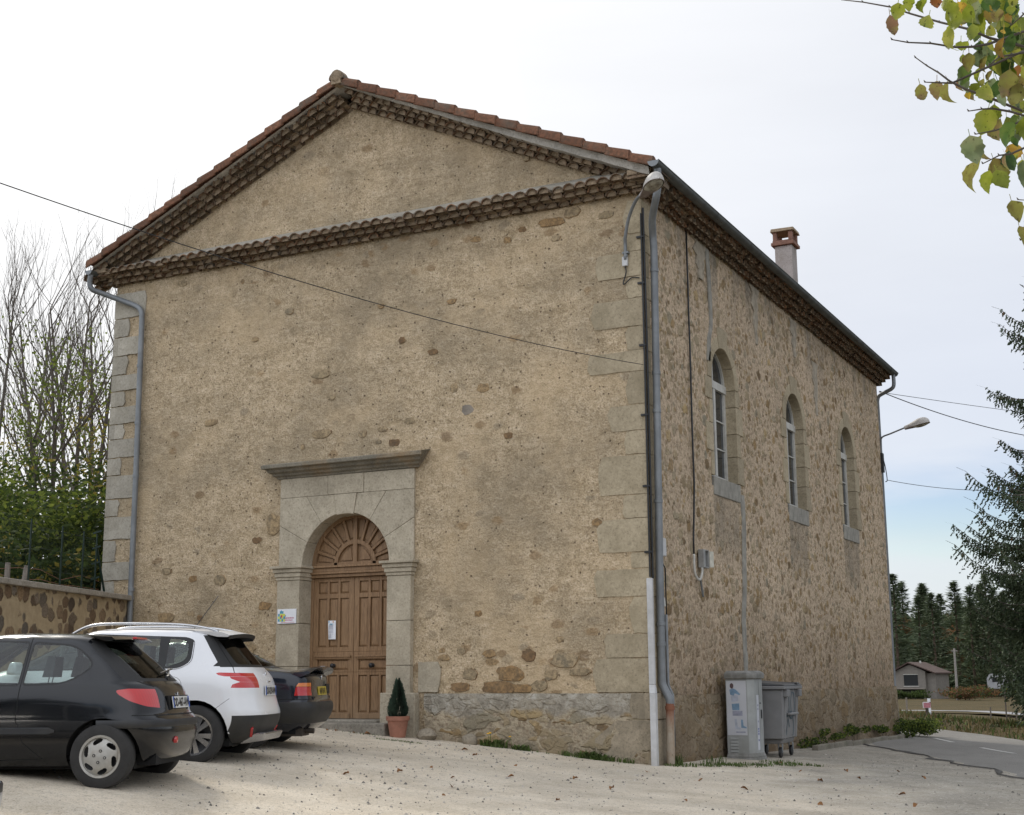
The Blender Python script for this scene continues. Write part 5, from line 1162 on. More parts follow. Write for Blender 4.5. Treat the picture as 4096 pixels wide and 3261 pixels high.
    for a, b in (((-.02, .02), (.02, .025)), ((-.022, -.03), (-.01, .02)), ((.01, .02), (.02, -.03)), ((-.03, .0), (.02, -.005))): mb.bar(p+n*.006+Vector((0, a[0], a[1])), p+n*.006+Vector((0, b[0], b[1])), .008, .008)
    mb.build('tailgate_emblem', MCHR, H)
    p, n = sh.surf_x(.30, .42); mb = MB(); mb.lathe([(0, -.022), (.03, -.02), (.034, -.005), (.034, .01)], tuple(p), 16, 'x'); mb.build('fog_lamp', MRL, H, smooth=40)
    mb = MB(); q = p = sh.surf_x(0, .76); mb.hexa([(.085, -.30, .695), (.12, -.30, .695), (.12, .30, .695), (.085, .30, .695), (.10, -.32, .83), (.14, -.32, .83), (.14, .32, .83), (.10, .32, .83)]); mb.build('plate_recess', MGAP, H)
    if txt: plate(H, sh, .0, .762, txt, push=.028)
    interior(H, .6, 2.85, .66, .93, 1.4, [(1.45, .36, .96), (1.45, -.36, .96), (.95, .36, .90), (.95, -.36, .90)])
    for x in (.56, 3.0):
        for sg in (1, -1): wheel(H, x, sg*.735, .292, .175, .185, 'cap', MSIL, sg)
    return H, sh
CAR1, sh1 = hatchback(m_paint('black_paint', (.003, .004, .006), .2, .5), 'black three-door hatchback parked nearest the camera at the left', 'DD-467-AW')
place(CAR1, (-1.699, -9.493, .30), .58, .74)

# --- white crossover
def crossover():
    H = thing('parked_car', (0, 0, 0), 'white crossover with roof rails parked between the black and the dark blue car', 'car', 'cars parked facing the stone wall'); paint = m_paint('white_paint', (.74, .75, .77), .25, .6, (.45, .42, .37), .18)
    keys = [(.22, .24, 3.95, .72, .5, 3.0, .6), (.30, .10, 4.08, .80, .5, 3.0, .6), (.42, .02, 4.13, .845, .5, 3.0, .65), (.54, .0, 4.15, .862, .5, 3.0, .7), (.64, .03, 4.13, .866, .5, 3.0, .7), (.74, .06, 4.05, .866, .5, 3.0, .8), (.86, .07, 3.90, .864, .52, 2.9, .9), (.95, .10, 3.60, .850, .54, 2.8, 1.0), (1.02, .15, 3.25, .826, .54, 2.7, .9), (1.08, .21, 3.05, .800, .52, 2.7, .7), (1.18, .30, 2.80, .755, .5, 2.9, .6), (1.28, .385, 2.60, .712, .48, 3.0, .55), (1.38, .46, 2.42, .668, .46, 3.0, .5), (1.45, .52, 2.26, .625, .46, 3.0, .45), (1.49, .60, 2.14, .575, .5, 2.8, .4), (1.515, .76, 2.02, .49, .5, 2.5, .4), (1.53, 1.02, 1.88, .36, .4, 2.3, .3), (1.535, 1.25, 1.75, .22, .25, 2.2, .2)]
    sh = Shell(keys, sub=4); ins = []
    for x in (.72, 3.26): sh.arch(x, .375, .33, .32, ins)
    w1 = rounded([(1.98, 1.06), (1.94, 1.435), (1.20, 1.43), (1.17, 1.07)], .03); w0 = rounded([(3.0, 1.06), (2.06, 1.06), (2.03, 1.44), (2.30, 1.42)], .05); w2 = rounded([(1.09, 1.075), (1.08, 1.40), (.86, 1.37), (.85, 1.15)], [.02, .02, .08, .09])
    for sg in (1, -1):
        sh.poly(rounded([(3.05, 1.04), (.93, 1.05), (.79, 1.13), (.79, 1.38), (.9, 1.415), (2.0, 1.46), (2.35, 1.44)], [.02, .08, .06, .05, .02, .1, .1]), 'y', sh.side(sg), 1)
        for q in (w0, w1, w2): sh.poly(q, 'y', sh.side(sg), 2, 1)
        # claw-shaped rear lamp from three convex pieces
        for q in ([(-.6, .98), (.10, 1.0), (.30, 1.015), (.46, 1.014), (.50, 1.0), (.47, .980), (.40, .966), (-.6, .945)], [(-.6, .946), (.39, .964), (.33, .94), (.30, .905), (-.6, .88)], [(-.6, .881), (.30, .904), (.31, .875), (.38, .848), (.36, .838), (-.6, .825)]):
            sh.poly(q, 'y', lambda f: f.normal.y*sg > .02 and f.calc_center_median().x < .9, 4, extra=[((0, sg*.40, 0), (0, -sg, 0))])
        # dark lower cladding
        sh.poly([(-.5, .10), (4.5, .10), (4.5, .33), (.72, .33), (.40, .36), (.30, .44), (.0, .52), (-.5, .54)], 'y', lambda f: f.normal.y*sg > .0 and f.calc_center_median().x < 2, 6)
        sh.poly([(1.0, .1), (3.0, .1), (3.0, .35), (1.0, .35)], 'y', lambda f: f.normal.y*sg > .0, 6)
        sh.line([(1.14, 1.05), (1.13, .8), (1.08, .58)], sg, .007, 5); sh.line([(2.02, 1.05), (2.02, .6), (2.02, .35)], sg, .007, 5); sh.line([(.33, .72), (.55, .56), (.72, .50)], sg, .004, 5); sh.line([(.66, 1.50), (.60, 1.40), (.34, 1.06), (.30, .98)], sg, .007, 5)
    rear = lambda f: f.normal.x < -.3 and f.calc_center_median().x < 1
    sh.poly([(-.9, .10), (.9, .10), (.9, .53), (-.9, .53)], 'x', rear, 6)
    sh.poly(rounded([(-.80, 1.07), (.80, 1.07), (.62, 1.45), (-.62, 1.45)], .06), 'x', rear, 1)
    sh.poly(rounded([(-.55, 1.10), (.55, 1.10), (.50, 1.43), (-.50, 1.43)], .05), 'x', rear, 3, 1)
    sh.poly([(-.66, 1.10), (.66, 1.10), (.56, 1.48), (-.56, 1.48)], 'x', lambda f: f.normal.x > .3 and f.calc_center_median().x > 1.8, 3)
    cir = [(.98+.105*math.cos(R(a)), .86+.105*math.sin(R(a))) for a in range(0, 361, 20)]; sh.line(cir, 1, .004, 5)
    sh.split({0: ('body', paint), 1: ('window_seal', MRUB), 2: ('window', MCG), 3: ('window', MCGD), 4: ('tail_light', MRL), 5: ('panel_gap', MGAP), 6: ('lower_cladding', MPL2)}, H)
    [q.build('wheel_housing', MGAP, H, fix=False) for q in ins]; mb = MB(); mb.box(.35, 3.8, -.66, .66, .19, .26); mb.build('underbody', MGAP, H)
    mb = MB(); mb.hexa([(.02, -.42, .24), (.3, -.42, .2), (.3, .42, .2), (.02, .42, .24), (-.012, -.46, .33), (.2, -.46, .33), (.2, .46, .33), (-.012, .46, .33)]); mb.build('skid_plate', MCHR, H, bevel=.02, bseg=2)
    for sg in (1, -1):
        mb = MB(); pa, na = sh.surf_x(sg*.50, .30); pb, nb = sh.surf_x(sg*.60, .39); mb.bar(pa+na*.004, pb+nb*.004, .03, .035); mb.build('reflector', MRL, H)
        mb = MB(); pts = bez([(2.30, sg*.50, 1.46), (2.12, sg*.52, 1.545), (1.9, sg*.535, 1.575), (1.4, sg*.545, 1.575), (.95, sg*.54, 1.555), (.66, sg*.53, 1.51), (.56, sg*.525, 1.475)], 5); mb.tube(pts, .016, 8); mb.build('roof_rail', MCHR if sg < 0 else MCHR, H, smooth=True)
        mb = MB(); vs = []
        for i in range(20):
            x = .60+1.6*i/19; p = sh.bvh.ray_cast(Vector((x, sg*.505, 3)), Vector((0, 0, -1)))[0]; z = p.z if p else 1.5; vs += [(x, sg*.485, z+.003), (x, sg*.53, z-.001)]
        mb.add(vs, [(2*i, 2*i+1, 2*i+3, 2*i+2) for i in range(19)]); mb.build('rail_groove', MBK, H)
        mb = MB(); p = [sh.surf_y(x, z, sg)+Vector((0, sg*.004, 0)) for x, z in rounded([(3.0, 1.045), (.93, 1.052), (.80, 1.13), (.80, 1.36)], [.02, .08, .06, .02])]; mb.tube(p[:-2], .006, 6); mb.build('window_trim', MCHR, H, smooth=True)
        mb = MB(); mb.hexa([(2.72, sg*.83, 1.0), (2.86, sg*.83, 1.0), (2.86, sg*1.0, 1.0), (2.74, sg*1.02, 1.0), (2.72, sg*.83, 1.14), (2.84, sg*.83, 1.14), (2.82, sg*.99, 1.14), (2.74, sg*1.01, 1.14)]); mb.build('door_mirror', paint, H, bevel=.03, bseg=3, smooth=60)
    mb = MB(); vs = []
    for i in range(15):
        y = -.60+1.2*i/14; z0 = 1.498-.03*(y/.6)**2; vs += [(.86, y*.93, z0+.022), (.50, y*1.0, z0+.0), (.335+.07*abs(y/.6)**3, y*.97, z0-.035), (.36+.07*abs(y/.6)**3, y*.97, z0-.055), (.56, y*.95, z0-.05)]
    f5 = [(i*5+k, i*5+(k+1) % 5, i*5+5+(k+1) % 5, i*5+5+k) for i in range(14) for k in range(5)]+[(0, 1, 2, 3, 4), (70, 71, 72, 73, 74)]; mb.add(vs, f5); mb.build('tail_spoiler', paint, H, smooth=50)
    mb = MB(); vs2 = [(v[0]-.004, v[1]*1.003, v[2]-.004) for v in vs]; sub = []
    for i in range(15): sub += [vs2[i*5+2], (vs2[i*5+3][0]-.002, vs2[i*5+3][1], vs2[i*5+3][2]-.02), (.56, vs2[i*5+4][1], vs2[i*5+4][2]-.03)]
    mb.add(sub, [(i*3+k, i*3+k+1, i*3+4+k, i*3+3+k) for i in range(14) for k in (0, 1)]); mb.build('spoiler_underside', MBK, H)
    onetube('antenna', [(1.0, 0, 1.53), (.72, 0, 1.92)], .005, MBK, None, None).parent = H
    p, n = sh.surf_x(.0, .985); mb = MB()
    for a, b in (((-.015, .035), (.018, .03)), ((-.018, -.045), (-.008, .03)), ((.006, .03), (.02, -.045)), ((-.028, .005), (.02, -.008))): mb.bar(p+n*.006+Vector((0, a[0], a[1])), p+n*.006+Vector((0, b[0], b[1])), .011, .011)
    p2, n2 = sh.surf_x(-.02, .905); mb.bar(p2+n2*.005+Vector((0, -.06, 0)), p2+n2*.005+Vector((0, .06, 0)), .012, .012); mb.build('tailgate_emblem', MCHR, H)
    plate(H, sh, 0, .80, 'DS-029-NW', push=.02)
    interior(H, .7, 3.1, .70, 1.03, 1.5, [(1.65, .38, 1.08), (1.65, -.38, 1.08), (1.0, .38, 1.0), (1.0, -.38, 1.0)])
    for x in (.72, 3.26):
        for sg in (1, -1): wheel(H, x, sg*.765, .325, .20, .222, 5, MCHR, sg)
    return H
CAR2 = crossover(); place(CAR2, (-2.819, -6.862, .345), .72, .78)

# --- dark blue saloon
def saloon():
    H = thing('parked_car', (0, 0, 0), 'dark blue saloon with a boot spoiler parked in front of the oak door', 'car', 'cars parked facing the stone wall'); paint = m_paint('dark_blue_paint', (.005, .008, .016), .2, .6)
    keys = [(.20, .22, 4.2, .70, .4, 3.2, .5), (.28, .10, 4.32, .77, .4, 3.2, .55), (.38, .03, 4.38, .82, .4, 3.2, .6), (.48, .0, 4.42, .84, .38, 3.3, .6), (.555, .01, 4.42, .845, .38, 3.3, .6), (.60, .06, 4.38, .84, .34, 3.5, .6), (.70, .09, 4.34, .84, .32, 3.6, .6), (.80, .095, 4.2, .835, .32, 3.6, .7), (.88, .10, 3.9, .82, .32, 3.6, .8), (.925, .14, 3.5, .80, .34, 3.4, .8), (.955, .24, 3.25, .78, .36, 3.2, .7), (.985, .50, 3.0, .765, .45, 2.8, .6), (1.02, .72, 2.85, .745, .45, 2.8, .55), (1.10, .87, 2.68, .70, .4, 3.0, .5), (1.20, 1.06, 2.50, .65, .38, 3.0, .5), (1.28, 1.22, 2.32, .61, .38, 3.0, .45), (1.335, 1.36, 2.2, .57, .4, 2.8, .4), (1.365, 1.52, 2.08, .50, .35, 2.5, .35), (1.38, 1.68, 1.95, .38, .2, 2.2, .2), (1.385, 1.75, 1.85, .2, .08, 2, .08)]
    sh = Shell(keys, sub=4); ins = []
    for x in (.86, 3.56): sh.arch(x, .345, .31, .30, ins)
    for sg in (1, -1):
        sh.window(rounded([(1.98, 1.0), (1.96, 1.30), (1.50, 1.29), (1.15, 1.06), (1.30, 1.0)], .04), sg, 2, 1); sh.window(rounded([(2.95, 1.0), (2.04, 1.0), (2.02, 1.305), (2.3, 1.29)], .04), sg, 2, 1)
        sh.poly([(-.5, .765), (.27, .765), (.29, .655), (-.5, .655)], 'y', lambda f: f.normal.y*sg > .02 and f.calc_center_median().x < .7, 4, extra=[((0, sg*.56, 0), (0, -sg, 0))])
        sh.poly([(-.5, .82), (.24, .815), (.27, .769), (-.5, .769)], 'y', lambda f: f.normal.y*sg > .02 and f.calc_center_median().x < .7, 7, extra=[((0, sg*.56, 0), (0, -sg, 0))])
        sh.line([(.10, .605), (.52, .605)], sg, .008, 5); sh.line([(1.42, .98), (1.45, .6), (1.3, .4)], sg, .008, 5)
        sh.poly([(-.5, .3), (.50, .3), (.50, .575), (-.5, .575)], 'y', lambda f: f.normal.y*sg > .0 and f.calc_center_median().x < .7, 6)
    rear = lambda f: f.normal.x < -.3 and f.calc_center_median().x < 1.6
    sh.poly([(-.9, .3), (.9, .3), (.9, .575), (-.9, .575)], 'x', lambda f: f.normal.x < 0 and f.calc_center_median().x < .6, 6)
    rw = lambda f: f.normal.x < -.15 and f.normal.z > .2 and .6 < f.calc_center_median().x < 1.55
    sh.poly(rounded([(-.66, 1.005), (.66, 1.005), (.56, 1.335), (-.56, 1.335)], .05), 'x', rw, 1); sh.poly(rounded([(-.61, 1.03), (.61, 1.03), (.52, 1.32), (-.52, 1.32)], .05), 'x', rw, 3, 1)
    sh.split({0: ('body', paint), 1: ('window_seal', MRUB), 2: ('window', MCG), 3: ('window', MCGM), 4: ('tail_light', MRL), 5: ('panel_gap', MGAP), 6: ('bumper', MPL2), 7: ('indicator', MOL)}, H)
    [q.build('wheel_housing', MGAP, H, fix=False) for q in ins]; mb = MB(); mb.box(.3, 4.1, -.62, .62, .17, .24); mb.build('underbody', MGAP, H)
    mb = MB(); vs = []
    for i in range(15):
        y = -.76+1.52*i/14; e = abs(y/.76)**5; z = 1.0-.02*(y/.76)**2-.03*e; vs += [(.36+.0*e, y, z-.05), (.30, y, z+.0), (.06+.06*e, y, z+.035-.02*e), (.03+.06*e, y, z+.02-.02*e), (.10, y, z-.015), (.22, y, z-.06)]
    mb.add(vs, [(i*6+k, i*6+(k+1) % 6, i*6+6+(k+1) % 6, i*6+6+k) for i in range(14) for k in range(6)]+[tuple(range(6)), tuple(range(84, 90))]); mb.build('boot_spoiler', paint, H, smooth=40)
    mb = MB(); mb.box(.085, .10, -.56, .56, .60, .64); mb.box(.086, .1, -.52, -.30, .67, .80); mb.build('boot_panel', MBK, H)
    plate(H, sh, 0, .71, '648 VB 43', True, push=.012)
    mb = MB(); mb.lathe([(0, -.01), (.035, -.008), (.038, 0)], (.095, 0, .885), 16, 'x'); mb.build('boot_emblem', MCHR, H, smooth=True)
    mb = MB(); mb.tube([(.10, .40, .20), (.5, .40, .22)], .035, 10); mb.hexa([(.22, .15, .14), (.6, .15, .14), (.6, .6, .14), (.22, .6, .14), (.22, .15, .24), (.6, .15, .24), (.6, .6, .24), (.22, .6, .24)]); mb.build('exhaust', simple('exhaust_steel', (.06, .05, .04), .6, .5), H, smooth=40)
    interior(H, 1.0, 3.0, .66, .97, 1.35, [(1.95, .36, 1.0), (1.95, -.36, 1.0), (1.35, .36, .95), (1.35, -.36, .95)])
    for x in (.86, 3.56):
        for sg in (1, -1): wheel(H, x, sg*.74, .30, .19, .20, 7, MSIL, sg)
    return H
CAR3 = saloon(); CAR3.location = (-3.15, -3.79, .41); CAR3.rotation_euler = (0, 0, HD)
# ------------------------------------------------------------------ ground
def m_gravel():
    t = T('pale_gravel'); s = t.sep()
    big = t.noise(.22, 5, .6); mid = t.noise(1.3, 6, .65, t.map((1, 1.0, 1))); f = t.noise(60, 4, .7); ff = t.noise(160, 3, .7)
    a = t.ramp(mid, [(.3, (.52, .445, .34)), (.5, (.64, .56, .445)), (.72, (.72, .645, .53))])
    g = t.ramp(mid, [(.3, (.20, .185, .16)), (.5, (.28, .26, .22)), (.72, (.38, .355, .31))])
    # grey chippings take over towards the road
    k = t.math('ADD', t.math('MULTIPLY', s[0], .16), t.math('MULTIPLY', s[1], .095)); k = t.math('ADD', k, t.math('MULTIPLY', t.math('SUBTRACT', t.noise(.55, 5, .6), .5), 1.1))
    c = t.mix(t.ramp(k, [(.12, 0), (.62, 1)]), a, g)
    ln = t.noise(1, 4, .6, t.map((.16, 1.1, 1), (0, 0, R(18)))); c = t.mix(t.ramp(ln, [(.40, .28), (.52, 0)]), c, (.33, .295, .235))
    # worn lane, damp foot of the wall
    c = t.mix(t.math('MULTIPLY', t.ramp(big, [(.45, 0), (.65, .45)]), 1), c, (.34, .305, .25))
    c = t.mix(t.math('MULTIPLY', t.ramp(f, [(.33, .75), (.47, 0)]), 1), c, (.20, .18, .15))
    sp = t.noise(15, 4, .8); c = t.mix(t.ramp(sp, [(.34, .55), (.46, 0)]), c, (.27, .235, .18)); c = t.mix(t.ramp(sp, [(.54, 0), (.68, .6)]), c, (.66, .61, .53))
    v = t.vor(26, t.warp(.03, 20)); pc = t.sep(t.last.outputs['Color']); peb = t.math('MULTIPLY', t.math('LESS_THAN', pc[0], .16), t.ramp(v, [(.18, 1), (.34, 0)]))
    c = t.mix(t.math('MULTIPLY', peb, .8), c, t.ramp(pc[1], [(0, (.13, .125, .115)), (.6, (.24, .225, .20)), (1, (.70, .67, .62))]))
    c = t.mix(t.ramp(ff, [(.58, 0), (.75, .6)]), c, (.75, .72, .66))
    h = t.math('ADD', t.math('MULTIPLY', f, .5), t.math('ADD', t.math('MULTIPLY', peb, .5), t.math('MULTIPLY', sp, .9)))
    t.set('Base Color', c).set('Roughness', .97).set('Specular IOR Level', .1).set('Normal', t.bump(h, .8, .02)); return t.m
def m_asphalt():
    t = T('old_asphalt'); f = t.noise(70, 5, .7); b = t.noise(.6, 5, .6); l = t.noise(1.5, 6, .65, t.map((1, .3, 1), (0, 0, R(-28))))
    c = t.ramp(t.math('ADD', t.math('MULTIPLY', b, .5), t.math('MULTIPLY', l, .5)), [(.35, (.19, .18, .165)), (.6, (.25, .24, .22)), (.75, (.32, .305, .275))])
    c = t.mix(t.ramp(f, [(.35, .6), (.55, 0)]), c, (.05, .05, .048)); c = t.mix(t.ramp(f, [(.55, 0), (.75, .5)]), c, (.28, .27, .25))
    t.set('Base Color', c).set('Roughness', .9).set('Specular IOR Level', .25).set('Normal', t.bump(f, .5, .01)); return t.m
def m_field():
    t = T('autumn_grass'); n = t.noise(.35, 7, .65); m = t.noise(4, 7, .7); f = t.noise(20, 5, .7)
    c = t.ramp(t.math('ADD', t.math('MULTIPLY', n, .5), t.math('MULTIPLY', m, .5)), [(.32, (.055, .048, .025)), (.46, (.085, .07, .035)), (.58, (.13, .095, .05)), (.72, (.09, .06, .036))])
    c = t.mix(t.ramp(f, [(.35, .6), (.6, 0)]), c, (.035, .03, .015))
    t.set('Base Color', c).set('Roughness', 1).set('Specular IOR Level', .1).set('Normal', t.bump(m, 1, .1)); return t.m
MGV = m_gravel(); MAS = m_asphalt(); MFD = m_field()
def axis(segs):
    out = []
    for a, b, d in segs:
        n = max(1, int(round((b-a)/d))); out += [a+(b-a)*i/n for i in range(n)]
    return out+[segs[-1][1]]
def sheet(name, xs, ys, f, mat, keep=None):
    vs = [(x, y, f(x, y)) for y in ys for x in xs]; m = len(xs)
    fs = [(j*m+i, j*m+i+1, (j+1)*m+i+1, (j+1)*m+i) for j in range(len(ys)-1) for i in range(m-1) if keep is None or keep((xs[i]+xs[i+1])/2, (ys[j]+ys[j+1])/2)]
    mb = MB(); mb.add(vs, fs); o = mb.build(name, mat, None, smooth=True, fix=False); return tag(o, kind='structure')
RC = [(13, -8), (9.2, 0.5), (6.9, 4.2), (4.2, 9.2), (2.5, 12.4), (.75, 16.4), (-1.6, 21.5), (-5.5, 27), (-12, 33.5), (-24, 42), (-45, 52), (-90, 66)]
RP = [Vector((a, b, 0)) for a, b in cr([(float(a), float(b)) for a, b in RC], 10)]
def rdist(x, y):
    best = (9e9, 0)
    for a, b in zip(RP, RP[1:]):
        d = b-a; t = max(0, min(1, ((x-a.x)*d.x+(y-a.y)*d.y)/d.length_squared)); px, py = a.x+d.x*t, a.y+d.y*t; q = math.hypot(x-px, y-py)
        if q < best[0]: best = (q, d.x*(y-py)-d.y*(x-px))
    return best[0]*(1 if best[1] > 0 else -1)     # positive on the building side
def berm(x, y):     # low verge beyond the road
    if y < -30 or y > 80: return 0
    d = -rdist(x, y); return .22*sstep(2.6, 4.5, d)*(1-sstep(7, 13, d))
def ground_f(x, y):
    z = gz(x, y)
    if x < -11: z = lerp(z, 2.4+.06*min(-x-11, 60)+.25*noise.noise(Vector((x*.2, y*.2, 5))), sstep(-11.2, -12.2, x)*sstep(26, 14, y))
    return z-.03+berm(x, y)+(.02*noise.noise(Vector((x*.9, y*.9, 4))) if abs(x) < 40 else 0)
gx = axis([(-420, -60, 30), (-60, -14, 3), (-14, 16, .5), (16, 60, 3), (60, 420, 30)]); gy = axis([(-60, -22, 4), (-22, 30, .5), (30, 90, 2.5), (90, 260, 12), (260, 900, 60)])
sheet('ground', gx, gy, ground_f, MFD)
def lot_keep(x, y):
    if x < -10.6 or y > 17 or (x < -.3 and y > .3): return False
    d = rdist(x, y); return d > 1.5+.5*noise.noise(Vector((x*.5, y*.5, 9)))+.25*noise.noise(Vector((x*2, y*2, 1)))
lx = axis([(-10.6, 14, .16)]); ly = axis([(-20, 17.2, .16)])
sheet('gravel_lot', lx, ly, lambda x, y: gz(x, y)+.006*noise.noise(Vector((x*.9, y*.9, 8)))+.004, MGV, lot_keep)
# road ribbon with broken edge, following the terrain
mb = MB(); vs = []; n = len(RP)
offs = [-2.75, -2.2, -1.2, 0, 1.2, 2.0, 2.5]
fine_ = []
for a, b in zip(RP, RP[1:]):
    k = max(1, int((b-a).length/.35)) if abs(a.y-8) < 20 else 1
    fine_ += [a.lerp(b, i/k) for i in range(k)]
fine_.append(RP[-1])
for i, p in enumerate(fine_):
    d = (fine_[min(i+1, len(fine_)-1)]-fine_[max(i-1, 0)]).normalized(); nr = Vector((-d.y, d.x, 0))
    for k, o in enumerate(offs):
        oo = o+(.35*noise.noise(Vector((p.x*.8, p.y*.8, 3)))+.18*noise.noise(Vector((p.x*3, p.y*3, 1))) if k == 6 else .08*noise.noise(Vector((p.x, p.y, 6))) if k == 0 else 0)
        q = p+nr*oo; z = gz(q.x, q.y)+.022-(.03 if k in (0, 6) else 0); vs.append((q.x, q.y, z))
m = len(offs); mb.add(vs, [(i*m+k, i*m+k+1, (i+1)*m+k+1, (i+1)*m+k) for i in range(len(fine_)-1) for k in range(m-1)])
tag(mb.build('road', MAS, None, smooth=True, fix=False), kind='structure')
# dark crumbled edge of the asphalt
mb = MB(); vs = []; cnt = 0; seg = []
for i, p in enumerate(fine_):
    if not (-2 < p.y < 12.5): continue
    d = (fine_[i+1]-fine_[i-1]).normalized(); nr = Vector((-d.y, d.x, 0)); o = 2.45+.35*noise.noise(Vector((p.x*.8, p.y*.8, 3)))+.18*noise.noise(Vector((p.x*3, p.y*3, 1))); w_ = .01+.20*abs(noise.noise(Vector((p.x*1.7, p.y*1.7, 5))))
    seg.append((p+nr*(o-w_*.4), p+nr*(o+w_)))
for a, b in seg:
    for q, e in ((a, .024), (a.lerp(b, .5), .030), (b, .012)): vs.append((q.x, q.y, gz(q.x, q.y)+e))
mb.add(vs, [(i*3+k, i*3+k+1, i*3+4+k, i*3+3+k) for i in range(len(seg)-1) for k in (0, 1)])
tag(mb.build('road_edge', simple('fresh_tar', (.07, .066, .06), .9, 0, .4, 20, .6), None, fix=False), kind='structure')
MRM = simple('road_paint', (.50, .49, .46), .8, 0, .25, 9)
def along(s0, s1):
    """painted dash between arc lengths, measured from the road point nearest y=0.5"""
    out = []; s = 0
    for a, b in zip(RP[10:], RP[11:]):
        l = (b-a).length
        k = 6
        for i in range(k):
            q = a.lerp(b, i/k)
            if s0 <= s+l*i/k <= s1: out.append((q, (b-a).normalized()))
        s += l
    return out
mb = MB()
for s0 in (11.2, 15.4, 19.6, 24, 28.4, 33):
    pp = along(s0, s0+2.0); vs = []
    for q, d in pp:
        nr = Vector((-d.y, d.x, 0))
        for e in (-.06, .06): r2_ = q+nr*e; vs.append((r2_.x, r2_.y, gz(r2_.x, r2_.y)+.028))
    if len(pp) > 1: mb.add(vs, [(2*i, 2*i+1, 2*i+3, 2*i+2) for i in range(len(pp)-1)])
tag(mb.build('road_marking', MRM, None, fix=False), kind='structure')
# second road across the field
mb = MB(); vs = []; pts = [(-60, 66), (-30, 67.5), (-12, 67), (-3, 62), (5, 56), (14, 50), (30, 42)]; pp = cr([(float(a), float(b)) for a, b in pts], 8)
for i, (x, y) in enumerate(pp):
    q = pp[min(i+1, len(pp)-1)]; p_ = pp[max(i-1, 0)]; d = Vector((q[0]-p_[0], q[1]-p_[1], 0)).normalized(); nr = Vector((-d.y, d.x, 0))
    for o in (-2.6, 2.6): r2_ = Vector((x, y, 0))+nr*o; vs.append((r2_.x, r2_.y, gz(r2_.x, r2_.y)+.14))
mb.add(vs, [(2*i, 2*i+1, 2*i+3, 2*i+2) for i in range(len(pp)-1)]); tag(mb.build('far_road', simple('pale_asphalt', (.24, .24, .245), .9, 0, .1, 2), None, fix=False), kind='structure')

# loose stones (nobody could count them), fallen leaves (countable)
mb = MB(); r_ = random.Random(8)
for i in range(5200):
    x = r_.uniform(-9, 8.5); y = r_.uniform(-9.5, 6) if x > .9 else r_.uniform(-9.5, -.4)
    if rdist(x, y) < 1.6: continue
    s_ = r_.choice([.006, .008, .010, .012, .015, .022]) * r_.uniform(.7, 1.3); z = gz(x, y)+.004; a = r_.uniform(0, 3.1); c_, q = math.cos(a)*s_, math.sin(a)*s_
    mb.add([(x-c_, y-q, z-.004), (x+q*.7, y-c_*.7, z-.004), (x+c_, y+q, z-.004), (x-q*.8, y+c_*.8, z-.004), (x-c_*.2, y, z+s_*.75), (x+c_*.4, y+q*.3, z+s_*.6)], [(0, 1, 4), (1, 5, 4), (1, 2, 5), (2, 3, 5), (3, 4, 5), (3, 0, 4)])
tag(mb.build('gravel', m_tile('pebble', [(0, (.10, .095, .085)), (.5, (.24, .225, .20)), (1, (.5, .46, .40))], .2), None, fix=False), kind='stuff')
MLV = m_tile('fallen_leaf', [(0, (.14, .06, .03)), (.5, (.24, .11, .045)), (1, (.34, .19, .07))], .3)
lp = [(-1.2, -5.1), (-.3, -4.0), (1.4, -2.0), (2.6, -.6), (2.9, .3), (1.9, .9), (.2, -3.2), (2.2, -2.6), (3.4, -3.6), (-2.4, -1.4), (-1.9, -2.0), (-3.0, -1.1), (1.0, -3.9), (3.9, -1.7), (.4, -1.3), (2.4, 1.6), (3.6, 1.2), (-.9, -2.7), (-.2, -5.6), (-.6, -4.9), (-1.3, -4.2), (1.1, -5.6), (2.1, -4.4), (3.0, 2.4), (1.2, 2.3), (4.3, -2.9), (.1, -6.3), (-5.1, -.75), (-4.8, -.7), (-5.3, -.72), (-4.6, -.62), (-1.35, -6.0)]
leafs = []
for v in range(3):
    mb = MB(); r_ = random.Random(40+v); n = 9; top = []
    for i in range(n+1):
        t = i/n; w_ = .028*math.sin(math.pi*t)**.7*(1+.2*r_.uniform(-1, 1)); x = (t-.5)*.10; cu = .022*math.sin(t*3+v)*(.6+.3*v)
        top += [(x, -w_, .006+cu+w_*.7), (x, 0, .002+cu*.8), (x, w_, .006+cu+w_*(.9-.4*v))]
    mb.add(top, [(i*3+k, i*3+k+1, i*3+4+k, i*3+3+k) for i in range(n) for k in (0, 1)]); mb.tube([(.05, 0, .01), (.08, .004, .004)], .0015, 4)
    leafs.append(mb.build('fallen_leaf', MLV, None, smooth=True, fix=False))
r_ = random.Random(77)
for i, (x, y) in enumerate(lp):
    o = leafs[i] if i < 3 else leafs[i % 3].copy()
    if i >= 3: C.objects.link(o)
    o.location = (x, y, gz(x, y)+.006); o.rotation_euler = (r_.uniform(-.2, .2), r_.uniform(-.2, .2), r_.uniform(0, 6.28)); s_ = r_.uniform(.6, 1.05); o.scale = (s_, s_, s_)
    tag(o, 'dry brown leaf lying on the gravel', 'leaf', 'fallen leaves on the gravel')

